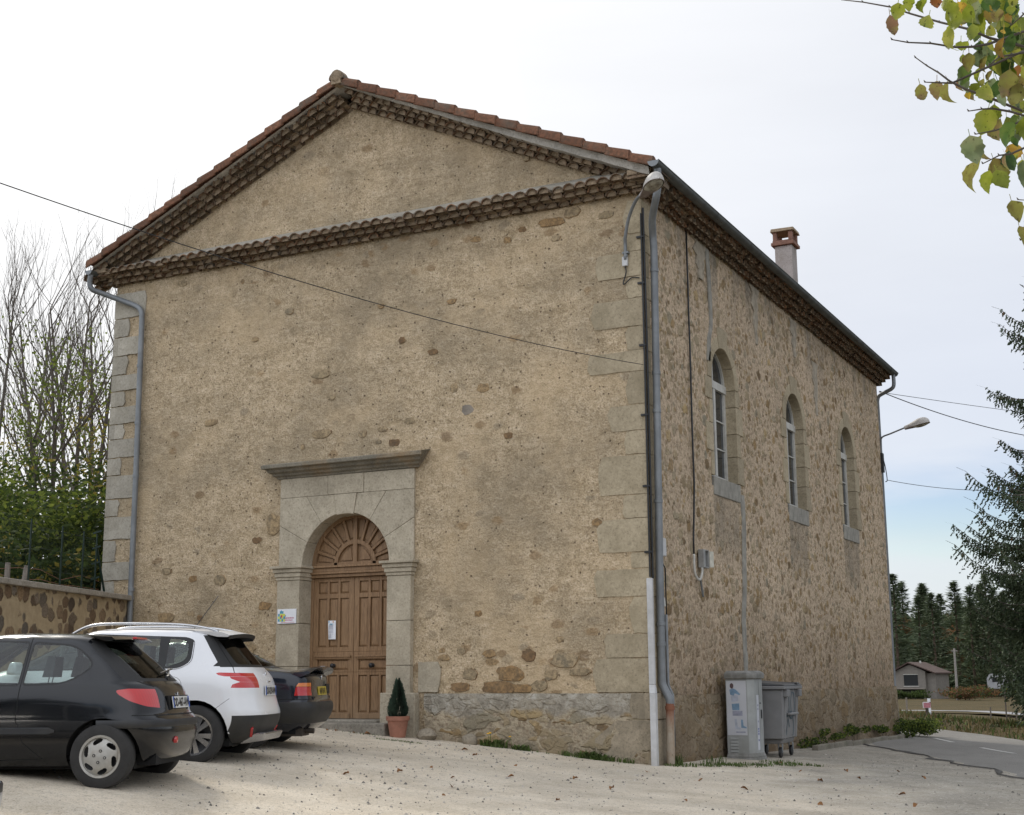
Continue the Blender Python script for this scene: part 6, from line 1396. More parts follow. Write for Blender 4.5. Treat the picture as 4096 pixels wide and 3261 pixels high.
# weeds
MGS = m_tile('weed_green', [(0, (.045, .075, .016)), (.5, (.075, .12, .026)), (1, (.12, .17, .05))], .2)
def blades(mb, cx, cy, n, spread, hmin, hmax, r_, wd=.006, lean=.5, zf=gz):
    for i in range(n):
        a = r_.uniform(0, 6.283); q = r_.random()**.6; x, y = cx+math.cos(a)*q*spread[0], cy+math.sin(a)*q*spread[1]; z = zf(x, y); h = r_.uniform(hmin, hmax)
        b = r_.uniform(0, 6.283); dx, dy = math.cos(b)*lean*h, math.sin(b)*lean*h; wx, wy = -math.sin(b)*wd, math.cos(b)*wd
        mb.add([(x-wx, y-wy, z-.01), (x+wx, y+wy, z-.01), (x+dx*.4+wx*.8, y+dy*.4+wy*.8, z+h*.65), (x+dx*.4-wx*.8, y+dy*.4-wy*.8, z+h*.65), (x+dx, y+dy, z+h*.85)], [(0, 1, 2, 3), (3, 2, 4)])
r_ = random.Random(55); mb = MB()
for (x, y, n, sp, h) in [(-1.35+.25*i, -.16-.03*(i % 2), 60, (.14, .06), .11) for i in range(5)]+[(.35+.25*i, .2+.45*i-.1, 110, (.26, .2), .07) for i in range(6)]+[(.95, 1.2, 160, (.35, .5), .05), (1.1, 2.6, 160, (.3, .6), .05), (.24, .3, 80, (.1, .15), .22), (.6, .9, 60, (.2, .3), .2)]:
    blades(mb, x, y, n, sp, h*.35, h, r_)
for (x, y, n, sp, h) in ((-3.7, -1.15, 260, (.45, .12), .03), (-2.0, -.2, 60, (.5, .05), .05), (-4.6, -.65, 50, (.5, .1), .04)): blades(mb, x, y, n, sp, h*.4, h, r_, .005)
tag(mb.build('weeds', MGS, None, fix=False), kind='stuff')
def bush(name, loc_, rad, n, leaf, mats, label, cat, group=None, stems=8, seed=1, fl=.25, sparse=0, gen=None):
    t = thing(name, loc_, label, cat, group); r_ = random.Random(seed); mb = MB(); cl = [(r_.uniform(-.75, .75)*rad[0], r_.uniform(-.75, .75)*rad[1], r_.uniform(.25, .8)*rad[2]*1.6, r_.uniform(.25, .5)) for _ in range(max(4, int(n/90)))]
    for i in range(n):
        c_ = r_.choice(cl); d = Vector((r_.gauss(0, 1), r_.gauss(0, 1), r_.gauss(0, 1))).normalized()*r_.uniform(.5, 1)
        p = Vector((c_[0]+d.x*rad[0]*c_[3]*1.1, c_[1]+d.y*rad[1]*c_[3]*1.1, max(.02, c_[2]+d.z*rad[2]*c_[3]))); u = Vector((r_.gauss(0, 1), r_.gauss(0, 1), r_.gauss(0, .6))).normalized(); v = u.cross(Vector((r_.gauss(0, 1), r_.gauss(0, 1), r_.gauss(0, 1)))).normalized(); s_ = leaf*r_.uniform(.6, 1.3)
        mb.add([p-u*s_, p+v*s_*.5, p+u*s_, p-v*s_*.5], [(0, 1, 2, 3)], 0 if r_.random() > fl or len(mats) < 2 else 1)
    mb.build('foliage', mats, t, fix=False); mb = MB()
    for k in range(stems):
        a = r_.uniform(0, 6.28); c_ = r_.choice(cl); mb.tube([(math.cos(a)*rad[0]*.1, math.sin(a)*rad[1]*.1, -.1), (c_[0]*.5+.05*math.cos(a), c_[1]*.5, c_[2]*.5), (c_[0], c_[1], c_[2])], [max(.004, rad[2]*.02), max(.003, rad[2]*.012), .003], 5)
    mb.build('stems', MBARK, t, fix=False); return t
def m_leafy(name, a, b, tr=.35):
    t = T(name); k = t.island(); n = t.noise(1.1, 3); c = t.ramp(t.math('ADD', t.math('MULTIPLY', k, .6), t.math('MULTIPLY', n, .4)), [(.2, a), (.8, b)])
    t.set('Base Color', c).set('Roughness', .7).set('Specular IOR Level', .25)
    ts = t.t.nodes.new('ShaderNodeBsdfTranslucent'); t.t.links.new(t.mix(.0, c, c), ts.inputs[0]); mx = t.t.nodes.new('ShaderNodeMixShader'); mx.inputs[0].default_value = max(tr, .5) if 'leaf' in name else tr
    t.t.links.new(t.b.outputs[0], mx.inputs[1]); t.t.links.new(ts.outputs[0], mx.inputs[2]); t.t.links.new(mx.outputs[0], t.out.inputs[0]); return t.m
MBARK = simple('bark', (.10, .085, .07), .95, 0, .35, 6, .4); MBARKL = simple('grey_bark', (.17, .16, .145), .95, 0, .3, 5, .4)
MLG = m_leafy('leaf_green', (.09, .13, .02), (.20, .24, .05)); MLD = m_leafy('leaf_darkgreen', (.03, .05, .014), (.07, .10, .026), .2); MLY = m_leafy('leaf_yellow', (.22, .19, .04), (.32, .26, .05), .45); MLB = m_leafy('leaf_brown', (.10, .055, .03), (.20, .11, .05), .3)
MDF = simple('dandelion_yellow', (.75, .42, .01), .6)
for i, (x, y, s_, fl) in enumerate(((-2.55, -.20, 1, 3), (-2.1, -.18, .7, 1), (-1.0, -.16, .9, 0), (-.75, -.2, .8, 0))):
    t_ = thing('dandelion_clump' if fl else 'weed_clump', (x, y, gz(x, y)), ['leafy green dandelion clump with the most yellow flowers by the plinth', 'smaller dandelion clump with a single yellow flower by the plinth', 'broad green weed tuft at the plinth near the corner', 'second green weed tuft, nearest to the corner quoins'][i], 'weed')
    mb = MB(); r_ = random.Random(60+i); blades(mb, 0, 0, int(130*s_), (.24*s_, .08), .05, .17*s_, r_, .012, .9, lambda a, b: 0); mb.build('leaves', MGS, t_, fix=False)
    for k in range(fl):
        mb = MB(); fx_, fy_ = r_.uniform(-.2, .2), r_.uniform(-.1, .02); h = r_.uniform(.16, .25); mb.tube([(fx_*.7, fy_, 0), (fx_, fy_, h)], .003, 5); mb.lathe([(0, h-.004), (.022, h), (.018, h+.01), (0, h+.014)], (fx_, fy_, 0), 9, 'z', 1); mb.build('flower', [MGS, MDF], t_)
for i, (x, y, rad, n, lab) in enumerate(((.35, 16.5, (.75, .8, .30), 4200, 'rough green bush spilling out at the far foot of the side wall'), (.25, 8.2, (.18, 1.2, .26), 500, 'low green plants in the bed beside the bin'), (.25, 11.0, (.18, 1.3, .26), 600, 'low green plants in the middle of the side-wall bed'), (.25, 14.0, (.18, 1.2, .26), 500, 'low green plants at the far end of the side-wall bed'), (.62, 14.9, (.16, .3, .22), 220, 'tuft of greenery growing over the far kerb stones'))):
    bush('bush', (x, y, gz(x, y)), rad, n, .035, [MLD, MLG], lab, 'bush', seed=70+i, fl=.4)

# ---- stone boundary wall on the left, with coping, fence posts and hedge behind
WD = Vector((.342, -.94, 0)).normalized(); WN = Vector((-.94, -.342, 0)).normalized(); WO = Vector((-10.22, .0, 0))
BW = thing('boundary_wall', tuple(WO), 'low fieldstone boundary wall with cement coping at the left edge, meeting the facade', 'wall')
def wp(s, n, z): return WD*s+WN*n+Vector((0, 0, z))
mb = MB(); ns, nz_ = 150, 40; Lw = 14.0; vs = []
for j in range(nz_+1):
    for i in range(ns+1):
        s = Lw*i/ns-.05; z = .1+2.62*j/nz_; vs.append(wp(s, -.012*noise.noise(Vector((s*2.5, z*2.5, 0)))-.008*noise.noise(Vector((s*9, z*9, 0))), z))
mb.add(vs, [(j*(ns+1)+i, j*(ns+1)+i+1, (j+1)*(ns+1)+i+1, (j+1)*(ns+1)+i) for j in range(nz_) for i in range(ns)])
mb.add([wp(Lw-.05, 0, 0), wp(Lw-.05, .35, 0), wp(Lw-.05, .35, 2.7), wp(Lw-.05, 0, 2.7)], [(0, 1, 2, 3)])
def m_fieldwall():
    t = T('fieldstone_wall'); wc = t.warp(.10, 6, t.map((1, 1, 1.05))); 
    v = t.vor(3.9, wc, rand=.75); cell = t.sep(t.last.outputs['Color']); e = t.vor(3.9, wc, 'F1', .75); f = t.noise(35, 6, .7); m = t.noise(8, 6, .65)
    mo = t.ramp(m, [(.3, (.34, .265, .165)), (.7, (.46, .365, .235))]); st = t.ramp(cell[1], [(0, (.09, .07, .055)), (.3, (.21, .14, .085)), (.55, (.16, .14, .115)), (.8, (.31, .21, .12)), (1, (.23, .20, .165))])
    st = t.mix(t.ramp(f, [(.35, .6), (.6, 0)]), st, (.05, .04, .03)); k = t.ramp(t.math('ADD', e, t.math('MULTIPLY', t.math('SUBTRACT', m, .5), .25)), [(.43, 1), (.52, 0)])
    t.set('Base Color', t.mix(k, mo, st)).set('Roughness', .95).set('Specular IOR Level', .15).set('Normal', t.bump(t.math('ADD', t.math('MULTIPLY', k, .7), t.math('MULTIPLY', f, .3)), 1, .04)); return t.m
mb.build('wall_face', m_fieldwall(), BW, smooth=True, fix=False)
mb = MB(); n = 30; vs = []
for i in range(n+1):
    s = Lw*i/n-.05+(0 if i else -.02); j = .006*noise.noise(Vector((s*2, 0, 0)))
    vs += [wp(s, -.09+j, 2.70), wp(s, .45, 2.70), wp(s, .42, 2.80), wp(s, -.085+j, 2.79+j), ]
mb.add(vs, [(i*4+k, i*4+(k+1) % 4, i*4+4+(k+1) % 4, i*4+4+k) for i in range(n) for k in range(4)]+[(0, 1, 2, 3), (n*4, n*4+1, n*4+2, n*4+3)]); mb.build('wall_coping', m_stone('coping_cement', (.21, .19, .155), (.34, .31, .265), amt=.4), BW, bevel=.008)
MGP = simple('green_painted_steel', (.006, .022, .015), .6)
FN = thing('wire_fence', tuple(WO), 'dark green steel wire fence with tall posts behind the boundary wall', 'fence')
for k, s in enumerate((.35, .9, 1.75, 2.9, 4.15, 5.4, 6.65, 7.9)):
    mb = MB(); mb.box(-.011, .011, -.011, .011, 0, 1.4); 
    if k == 0:
        for q in range(5): mb.bar((-.10, 0, .3+.28*q), (.10, .0, .34+.28*q), .012, .03)
    o = mb.build('fence_post', MGP, FN); p = wp(s, .55, 2.5); o.location = p
mb = MB()
for z in (2.75, 3.1, 3.45, 3.8): mb.tube([wp(.35, .55, z), wp(7.9, .55, z)], .003, 4)
for k in range(150): s = .35+k*.05; mb.tube([wp(s, .55, 2.7), wp(s, .55, 3.8)], .0012, 3, caps=False)
mb.bar(wp(.35, .55, 3.7), wp(-.1, .52, 2.7), .03, .03); mb.build('fence_wire', MGP, FN, fix=False)
MOW = simple('weathered_wood', (.24, .21, .18), .9, 0, .3, 12, .4)
OF = thing('old_fence', tuple(WO), 'leaning grey wooden fence posts with rusty wire behind the boundary wall', 'fence')
for k, (s, h, w_) in enumerate(((2.45, .62, .10), (3.05, .62, .10), (3.65, .95, .13))):
    mb = MB(); mb.tube([(0, 0, -.2), (.01, 0, h*.6), (.03-.03*k, .01, h)], [w_*.5, w_*.48, w_*.42], 7); o = mb.build('fence_post', MOW, OF, smooth=40); o.location = wp(s, .85, 2.55)
mb = MB(); mb.tube([wp(-.5+k*.8, .85+.05*math.sin(k*2.), 2.95+.06*math.sin(k*3)) for k in range(10)], .004, 4); mb.tube([wp(-.5+k*.8, .85, 3.1+.08*math.sin(k*2.3)) for k in range(10)], .004, 4); mb.build('fence_wire', MBR, OF)
mb = MB(); r_ = random.Random(91); zr = lambda a, b: ground_f(a, b)
for i in range(60):
    s = r_.uniform(0, 6); p = WO+wp(s, r_.uniform(.7, 2.2), 0); blades(mb, p.x, p.y, 26, (.3, .3), .15, .5, r_, .008, .6, lambda a, b: 2.45)
tag(mb.build('tall_grass', m_tile('dry_grass', [(0, (.10, .085, .03)), (.6, (.19, .15, .07)), (1, (.28, .22, .12))], .2), None, fix=False), kind='stuff')

# ---- trees
def bare_tree(loc_, H, seed, label, group, leafy=(0, 0), lmat=None, spread=.55, thick=.0085, fork=(2, 4)):
    t = thing('bare_tree', loc_, label, 'tree', group); r_ = random.Random(seed); tr = MB(); tw = MB(); lf = MB()
    def grow(p, d, l, r0, depth):
        n = 4; pts = [p]; q = p
        for i in range(n):
            d = (d+Vector((r_.gauss(0, .09), r_.gauss(0, .09), .07))).normalized(); q = q+d*l/n; pts.append(q)
        (tr if depth < 1 else tw).tube(pts, [lerp(r0, r0*.55, i/n) for i in range(n+1)], 6 if depth < 2 else 3, caps=False)
        if depth >= 2 and leafy[0]:
            for _ in range(leafy[0]):
                z = r_.choice(pts)
                if z.z < leafy[1]*(.8+.4*r_.random()):
                    c_ = z+Vector((r_.gauss(0, .15), r_.gauss(0, .15), r_.gauss(0, .15))); u = Vector((r_.gauss(0, 1), r_.gauss(0, 1), r_.gauss(0, 1))).normalized()*.05; v = u.cross(Vector((r_.gauss(0, 1), 1, r_.gauss(0, 1)))).normalized()*.035
                    lf.add([c_-u, c_+v, c_+u, c_-v], [(0, 1, 2, 3)])
        if depth < 4:
            m = r_.randint(*fork)-(1 if depth > 2 else 0)
            for k in range(m):
                at_ = pts[r_.randint(1 if depth else 2, n)] if k else pts[-1]; a = r_.uniform(0, 6.283); sp = spread*r_.uniform(.5, 1.3) if k else .12
                nd = (d+Vector((math.cos(a)*sp, math.sin(a)*sp, .12 if depth else .35))).normalized(); grow(at_, nd, l*r_.uniform(.5, .78), max(.0035, r0*(.62 if k == 0 else .42)), depth+1)
    lean = Vector((r_.uniform(-.06, .06), r_.uniform(-.06, .06), 1)).normalized()
    # tall leader with side limbs
    pts = [Vector((0, 0, -.3))]; d = lean
    for i in range(10):
        d = (d+Vector((r_.gauss(0, .03), r_.gauss(0, .03), .05))).normalized(); pts.append(pts[-1]+d*H*.085)
    tr.tube(pts, [lerp(H*thick, H*thick*.22, i/10) for i in range(11)], 8, caps=False)
    for i in range(2, 11):
        for k in range(r_.randint(1, 2)):
            a = r_.uniform(0, 6.283); sp = .7; grow(pts[i], (d*.55+Vector((math.cos(a)*sp, math.sin(a)*sp, .5))).normalized(), H*(.30-.017*i)*r_.uniform(.7, 1.15), H*thick*lerp(.5, .2, i/10), 1)
    tr.build('trunk', MBARK, t, smooth=True, fix=False); tw.build('branches', MBARK, t, fix=False)
    if lf.v: lf.build('foliage', lmat, t, fix=False)
    return t
BT = [((-19.2, 5.0), 8.0, 0), ((-21.9, 9.0), 8.8, 1), ((-17.4, 5.0), 7.6, 2), ((-22.5, 10.6), 9.6, 0), ((-18.6, 7.2), 8.4, 1), ((-23.4, 12.4), 10.6, 2), ((-20.0, 9.2), 8.8, 0), ((-24.3, 14.2), 11.6, 1), ((-27.6, 13.5), 10.4, 2)]
lab = ['bare autumn tree with fine twigs, furthest left behind the hedge', 'slim bare tree behind the hedge, second from the left', 'near bare tree with yellow-green leaves low down', 'bare tree with a straight dark trunk in the middle of the left group', 'slender leafy-footed tree in the left group, just right of the middle', 'tall bare tree close to the left edge of the building', 'bare tree with yellowing lower leaves beside the building corner', 'tallest bare tree, its crown reaching towards the roof eave', 'pale distant bare tree at the far left', 'bare tree half hidden by the left quoins', 'hazy bare tree behind the others at the left edge']
for i, ((x, y), H, k) in enumerate(BT):
    bare_tree((x, y, 2.9), H*1.2, 200+i, lab[i], 'bare trees behind the hedge', (7 if k else 6, H*[.5, .62, .78][k]), [MLG, MLY, MLG][k])
r_ = random.Random(5); k = 0
hl = ['dark green hedge bush nearest the boundary wall', 'green hedge bush with yellow leaves at the left edge', 'dense hedge bush behind the wooden posts', 'hedge bush rising highest at the left', 'leafy green bush behind the steel fence', 'yellow-green bush next to the building corner', 'dark bush low behind the coping', 'broad green bush in the second row', 'round green bush far left', 'tall leafy bush against the building edge', 'thin yellowish bush between the trunks']
for (x, y, rad, n) in ((-12.9, -1.5, (1.4, 1.4, 1.1), 3200), (-12.6, -4.5, (1.3, 1.5, 1.2), 3200), (-14.2, .8, (1.7, 1.6, 1.8), 4200), (-15.0, -2.2, (1.8, 1.8, 2.1), 4600), (-13.3, -3.0, (1.3, 1.3, 1.3), 3000), (-13.9, 2.6, (1.5, 1.5, 2.0), 4200), (-12.3, .6, (1.0, 1.2, .9), 2400), (-17, 1.5, (2.2, 2, 2.6), 5200), (-17.5, -2, (2.2, 2, 2.4), 4600), (-15.4, 4.4, (1.6, 1.5, 2.8), 4600), (-18.5, 4.4, (1.8, 1.8, 2.9), 4200)):
    bush('hedge_bush', (x, y, 2.35), rad, n, .075, [MLD, MLG if k % 3 else MLY], hl[k], 'bush', 'hedge bushes behind the boundary wall', 14, 300+k, .38 if k % 3 else .16); k += 1
# ---- big spruce at the right edge
MNE = m_leafy('spruce_needles', (.028, .045, .024), (.075, .10, .05), .12); MCN = simple('spruce_cone', (.10, .055, .03), .9, 0, .3, 20)
def spruce(loc_, H, seed, label):
    t = thing('spruce', loc_, label, 'tree'); r_ = random.Random(seed); tr = MB(); nd = MB(); cn = MB(); br = MB()
    tr.tube([(0, 0, -.5), (0, 0, H*.5), (.1, 0, H)], [.32, .18, .02], 10)
    z = 2.1
    while z < H-.4:
        f = 1-z/H; Lm = .35+5.3*f**.68*(1 if z > 6 else .80)
        for k in range(6 if z < 16 else 5):
            a = r_.uniform(0, 6.283); Lb = Lm*r_.uniform(.72, 1.12); n = 9; pts = []; dr = .30 if z < H*.6 else .12
            for i in range(n+1):
                s = i/n; pts.append(Vector((math.cos(a)*Lb*s, math.sin(a)*Lb*s, z+r_.uniform(-.02, .02)+Lb*(-dr*math.sin(s*2.2)*.8+.20*s**4+(.28*s if z > H*.75 else .0)))))
            br.tube(pts, [lerp(.035, .006, i/n)*(.6+f) for i in range(n+1)], 4, caps=False)
            st = .0; side = Vector((-math.sin(a), math.cos(a), 0))
            stp = .085
            while st < Lb*.97:
                s = (st+.12)/Lb; s = min(s, 1); i = min(n-1, int(s*n)); p = pts[i].lerp(pts[i+1], s*n-i); env = math.sin(min(1, (1-s)*1.6+.12)*1.57)
                if s > .12:
                    for sg in (-1, 1, 0):
                        if r_.random() < .12: continue
                        ln = (.18+.75*r_.random()**1.3)*(.35+.9*env)*(.6+.5*f) if sg else .55*env*r_.uniform(.4, 1.1)
                        dirv = (side*sg*.75+Vector((math.cos(a)*.35, math.sin(a)*.35, -.85 if sg else -1.3))).normalized()
                        e = p+dirv*ln; m_ = max(3, int(ln/.065)); u = dirv.cross(side if sg == 0 else Vector((math.cos(a), math.sin(a), .2))).normalized()
                        for q in range(m_):
                            c0 = p.lerp(e, q/m_)+Vector((r_.gauss(0, .03), r_.gauss(0, .03), r_.gauss(0, .02))); c1 = p.lerp(e, (q+1.15)/m_)
                            b = r_.uniform(0, 3.14); wv = (u*math.cos(b)+dirv.cross(u)*math.sin(b))*(.026+.016*r_.random())
                            nd.add([c0-wv*.4, c0+wv, c1+wv*.2, c1-wv], [(0, 1, 2, 3)])
                            if q % 2: wv = wv.cross(dirv); nd.add([c0-wv*.4, c0+wv, c1+wv*.2, c1-wv], [(0, 1, 2, 3)])
                st += stp
            # upturned bare tip with needles
            tip = pts[-1]; ax = Vector((math.cos(a), math.sin(a), .45)).normalized()
            for q in range(4): 
                wv = side*.028*(1 if q % 2 else -1); c0 = tip+ax*.08*q; nd.add([c0-wv*.3, c0+wv, c0+ax*.1, c0-wv], [(0, 1, 2, 3)])
            if z > 6:
                for q in range(r_.randint(1, 4)):
                    s = r_.uniform(.6, 1); i = min(n-1, int(s*n)); p = pts[i].lerp(pts[i+1], s*n-i)+side*r_.uniform(-.12, .12)-Vector((0, 0, .04)); l = r_.uniform(.11, .16)
                    cn.lathe([(0, 0), (.018, -.01), (.024, -l*.5), (.015, -l*.9), (0, -l)], tuple(p), 6)
        z += r_.uniform(.20, .32) if z < 5.5 else r_.uniform(.38, .62)
    tr.build('trunk', MBARK, t, smooth=True); br.build('branches', MBARK, t, fix=False); nd.build('crown', MNE, t, fix=False); o = cn.build('cones', MCN, t, fix=False); o['kind'] = 'stuff'; return t
spruce((3.95, 26.4, -1.0), 15.2, 4, 'tall dark spruce with hanging cones and drooping boughs at the right edge')

# ---- foreground lime tree whose twigs hang into the upper right
LV = [(6.928, -15.336, 3.252, 0.053, 1, 0), (6.865, -15.104, 3.327, 0.066, 0.63, 1), (6.993, -15.186, 3.273, 0.054, 1, 0), (6.966, -15.015, 3.409, 0.049, 1, 0), (6.918, -15.024, 3.426, 0.057, 0.75, 0), (7.057, -15.419, 3.213, 0.038, 1, 2), (7.093, -15.434, 3.149, 0.076, 0.67, 0), (7.037, -14.778, 3.472, 0.081, 0.82, 3), (7.081, -15.222, 3.185, 0.079, 0.83, 0), (7.137, -15.231, 3.249, 0.066, 0.8, 0), (7.053, -14.645, 3.564, 0.076, 0.7, 0), (7.161, -15.02, 3.332, 0.055, 1, 2), (7.169, -14.713, 3.483, 0.081, 1, 0), (7.218, -14.983, 3.323, 0.041, 1, 2), (7.171, -14.856, 3.311, 0.085, 0.92, 4), (7.217, -15.246, 3.158, 0.019, 1, 3), (7.212, -14.843, 3.334, 0.092, 0.62, 4), (7.099, -14.712, 3.446, 0.081, 0.64, 0), (7.101, -14.991, 3.282, 0.042, 1, 4), (7.107, -14.792, 3.3, 0.08, 0.55, 5), (7.015, -14.907, 3.312, 0.043, 1, 5), (7.227, -15.303, 3.08, 0.064, 0.6, 2), (7.146, -14.749, 3.268, 0.087, 0.83, 4), (7.218, -14.859, 3.239, 0.056, 1, 0), (7.148, -15.116, 3.035, 0.067, 1, 0), (7.22, -15.312, 2.966, 0.082, 0.77, 1), (7.082, -14.671, 3.211, 0.066, 0.89, 4), (7.219, -14.939, 3.109, 0.041, 1, 0), (7.071, -14.805, 3.181, 0.043, 1, 0), (7.028, -14.697, 3.254, 0.052, 0.86, 1), (7.004, -14.843, 3.174, 0.079, 0.73, 1), (6.929, -14.707, 3.244, 0.067, 0.78, 1), (6.951, -15.139, 3.068, 0.054, 0.75, 1), (7.043, -14.745, 3.187, 0.029, 1, 3), (7.115, -14.991, 2.99, 0.096, 0.79, 0), (7.099, -14.584, 3.145, 0.097, 0.38, 1), (7.134, -14.611, 3.114, 0.067, 0.67, 0), (7.107, -15.272, 2.798, 0.09, 0.79, 5), (7.143, -15.222, 2.82, 0.084, 0.85, 1), (7.209, -15.126, 2.872, 0.092, 0.93, 4), (7.141, -14.514, 3.052, 0.083, 0.73, 3), (7.167, -14.943, 2.858, 0.055, 0.75, 1), (7.115, -14.802, 2.89, 0.099, 0.71, 1), (7.098, -15.086, 2.779, 0.1, 0.73, 1), (7.195, -14.86, 2.843, 0.09, 0.38, 5), (7.173, -14.95, 2.693, 0.075, 0.73, 1), (7.187, -14.956, 2.609, 0.067, 0.5, 1), (7.105, -14.923, 3.238, 0.063, 0.56, 5), (7.193, -14.844, 3.081, 0.07, 0.8, 0), (7.137, -14.678, 3.529, 0.059, 1, 0), (7.211, -14.824, 3.443, 0.064, 0.67, 4), (6.985, -14.737, 3.546, 0.06, 0.75, 0), (7.198, -14.633, 3.27, 0.089, 0.5, 2), (7.13, -14.491, 3.027, 0.045, 1, 2), (7.187, -14.762, 3.061, 0.064, 0.67, 4)]
TW =  [[(6.709, -15.083, 3.461), (6.779, -15.097, 3.429), (6.865, -15.101, 3.389), (6.928, -15.116, 3.344), (7.011, -15.067, 3.316), (7.096, -15.07, 3.271), (7.149, -15.037, 3.244), (7.261, -14.867, 3.253)], [(6.896, -15.271, 3.195), (6.939, -15.247, 3.186), (7.001, -15.214, 3.183), (7.06, -15.129, 3.193), (7.107, -15.105, 3.194), (7.147, -15.034, 3.225), (7.267, -14.878, 3.319)], [(6.922, -15.036, 3.229), (6.953, -15.014, 3.202), (6.991, -15.042, 3.159), (7.027, -15.07, 3.111), (7.067, -15.044, 3.087), (7.138, -15.001, 3.057), (7.24, -14.831, 3.044)], [(6.942, -15.008, 3.151), (6.985, -14.985, 3.149), (7.032, -15.066, 3.105)], [(7.084, -15.126, 2.978), (7.121, -15.108, 2.984), (7.146, -15.043, 3.005), (7.187, -14.967, 3.016), (7.229, -14.835, 3.038)], [(7.083, -15.005, 2.947), (7.139, -14.978, 2.958), (7.24, -14.83, 3.038)], [(7.095, -14.979, 2.856), (7.143, -14.96, 2.881), (7.175, -14.944, 2.885), (7.232, -14.815, 2.954)], [(7.172, -14.807, 2.778), (7.214, -14.784, 2.775)], [(7.155, -15.12, 3.116), (7.183, -15.111, 3.141), (7.215, -15.044, 3.169), (7.258, -14.971, 3.202)], [(7.216, -15.011, 3.282), (7.253, -14.999, 3.316), (7.283, -14.991, 3.348)], [(7.167, -14.781, 2.65), (7.186, -14.783, 2.704), (7.214, -14.784, 2.775)]]
FT = thing('overhanging_tree', (9.2, -12.6, gz(9.2, -12.6)), 'broad-leaved tree whose yellowing leaves hang into the upper right', 'tree'); fo = Vector(FT.location)
mb = MB(); tr_top = Vector((9.0, -12.9, 3.9)); mb.tube([Vector((9.2, -12.6, -.8))-fo, Vector((9.15, -12.65, 1.8))-fo, tr_top-fo, Vector((9.1, -13.2, 6.5))-fo], [.22, .19, .16, .08], 12); mb.build('trunk', MBARKL, FT, smooth=True)
mb = MB(); hub = Vector((7.75, -14.4, 3.55)); mb.tube(bez([tr_top-fo, Vector((8.5, -13.7, 4.1))-fo, hub-fo, Vector((7.45, -14.8, 3.2))-fo], 6), [.07-.0028*i for i in range(19)], 8); mb.tube(bez([Vector((9.1, -13.0, 5.0))-fo, Vector((8.3, -14.0, 4.8))-fo, Vector((7.5, -14.75, 4.1))-fo], 6), [.05-.003*i for i in range(13)], 8); mb.build('limb', MBARKL, FT, smooth=True)
mb = MB()
for t_ in TW:
    pts = [Vector(p) for p in t_]; e = pts[-1]; pts += [e.lerp(Vector((7.5, -14.75, 3.3)), .5)+Vector((0, 0, .04)), Vector((7.5, -14.75, 3.25))]
    m_ = len(pts); mb.tube([p-fo for p in pts], [lerp(.0016, .006, i/(m_-1)) for i in range(m_)], 6)
    for p in pts[:-3]: mb.tube([p-fo, p-fo+Vector((-.004, 0, .008))], [.003, .001], 5)
mb.build('twigs', MBARK, FT, smooth=True)
def m_leafcard(name, a, b, c3):
    t = T(name); v = t.noise(18, 6, .6); k = t.island(); c = t.ramp(t.math('ADD', t.math('MULTIPLY', v, .7), t.math('MULTIPLY', k, .3)), [(.3, a), (.5, b), (.68, c3)])
    c = t.mix(t.ramp(t.noise(70, 3), [(.62, 0), (.68, .8)]), c, tuple(x*.3 for x in a))
    t.set('Base Color', c).set('Roughness', .45).set('Specular IOR Level', .4); ts = t.t.nodes.new('ShaderNodeBsdfTranslucent'); t.t.links.new(c, ts.inputs[0]); mx = t.t.nodes.new('ShaderNodeMixShader'); mx.inputs[0].default_value = .55
    t.t.links.new(t.b.outputs[0], mx.inputs[1]); t.t.links.new(ts.outputs[0], mx.inputs[2]); t.t.links.new(mx.outputs[0], t.out.inputs[0]); return t.m
LM = [m_leafcard('leaf_yellowgreen', (.16, .20, .02), (.26, .30, .04), (.34, .34, .07)), m_leafcard('leaf_mottled', (.14, .09, .03), (.24, .24, .06), (.20, .12, .07)), m_leafcard('leaf_russet', (.18, .10, .03), (.24, .09, .03), (.26, .20, .04)), m_leafcard('leaf_gold', (.42, .30, .03), (.50, .36, .05), (.38, .22, .04)), m_leafcard('leaf_deepgreen', (.03, .07, .015), (.07, .13, .03), (.13, .18, .04)), m_leafcard('leaf_grey_green', (.10, .13, .06), (.19, .24, .12), (.24, .25, .13))]
mb = MB(); r_ = random.Random(14); vr = Vector(r2); vu = Vector((0, 0, 1)); vf = Vector((fw.x, fw.y, 0)).normalized()
extra = []
for i in range(70):     # the rest of the crown, above and right of what the frame shows
    q = Vector((7.3+r_.uniform(0, 1.3), -14.9+r_.uniform(-.5, 1.0), 3.0+r_.uniform(0, 1.5))); extra.append((q.x, q.y, q.z, r_.uniform(.06, .09), .8, r_.randint(0, 5)))
LV = [(x, y, z, h*1.0, asp, ci) for x, y, z, h, asp, ci in LV]
LV += [(x+r_.uniform(.01, .06), y+r_.uniform(-.05, .1), z+r_.uniform(-.03, .05), h*r_.uniform(.7, 1), asp, r_.choice((0, 0, 1, 4, 5, 4))) for x, y, z, h, asp, ci in LV for _ in range(2) if x > 7.0 and r_.random() < .7]
LV += [(x+r_.uniform(-.01, .07), y+r_.uniform(-.06, .1), z+r_.uniform(-.05, .06), h*r_.uniform(.75, 1.05), asp, r_.choice((0, 0, 0, 1, 4, 5))) for x, y, z, h, asp, ci in LV if z > 3.2 and x > 7.0]
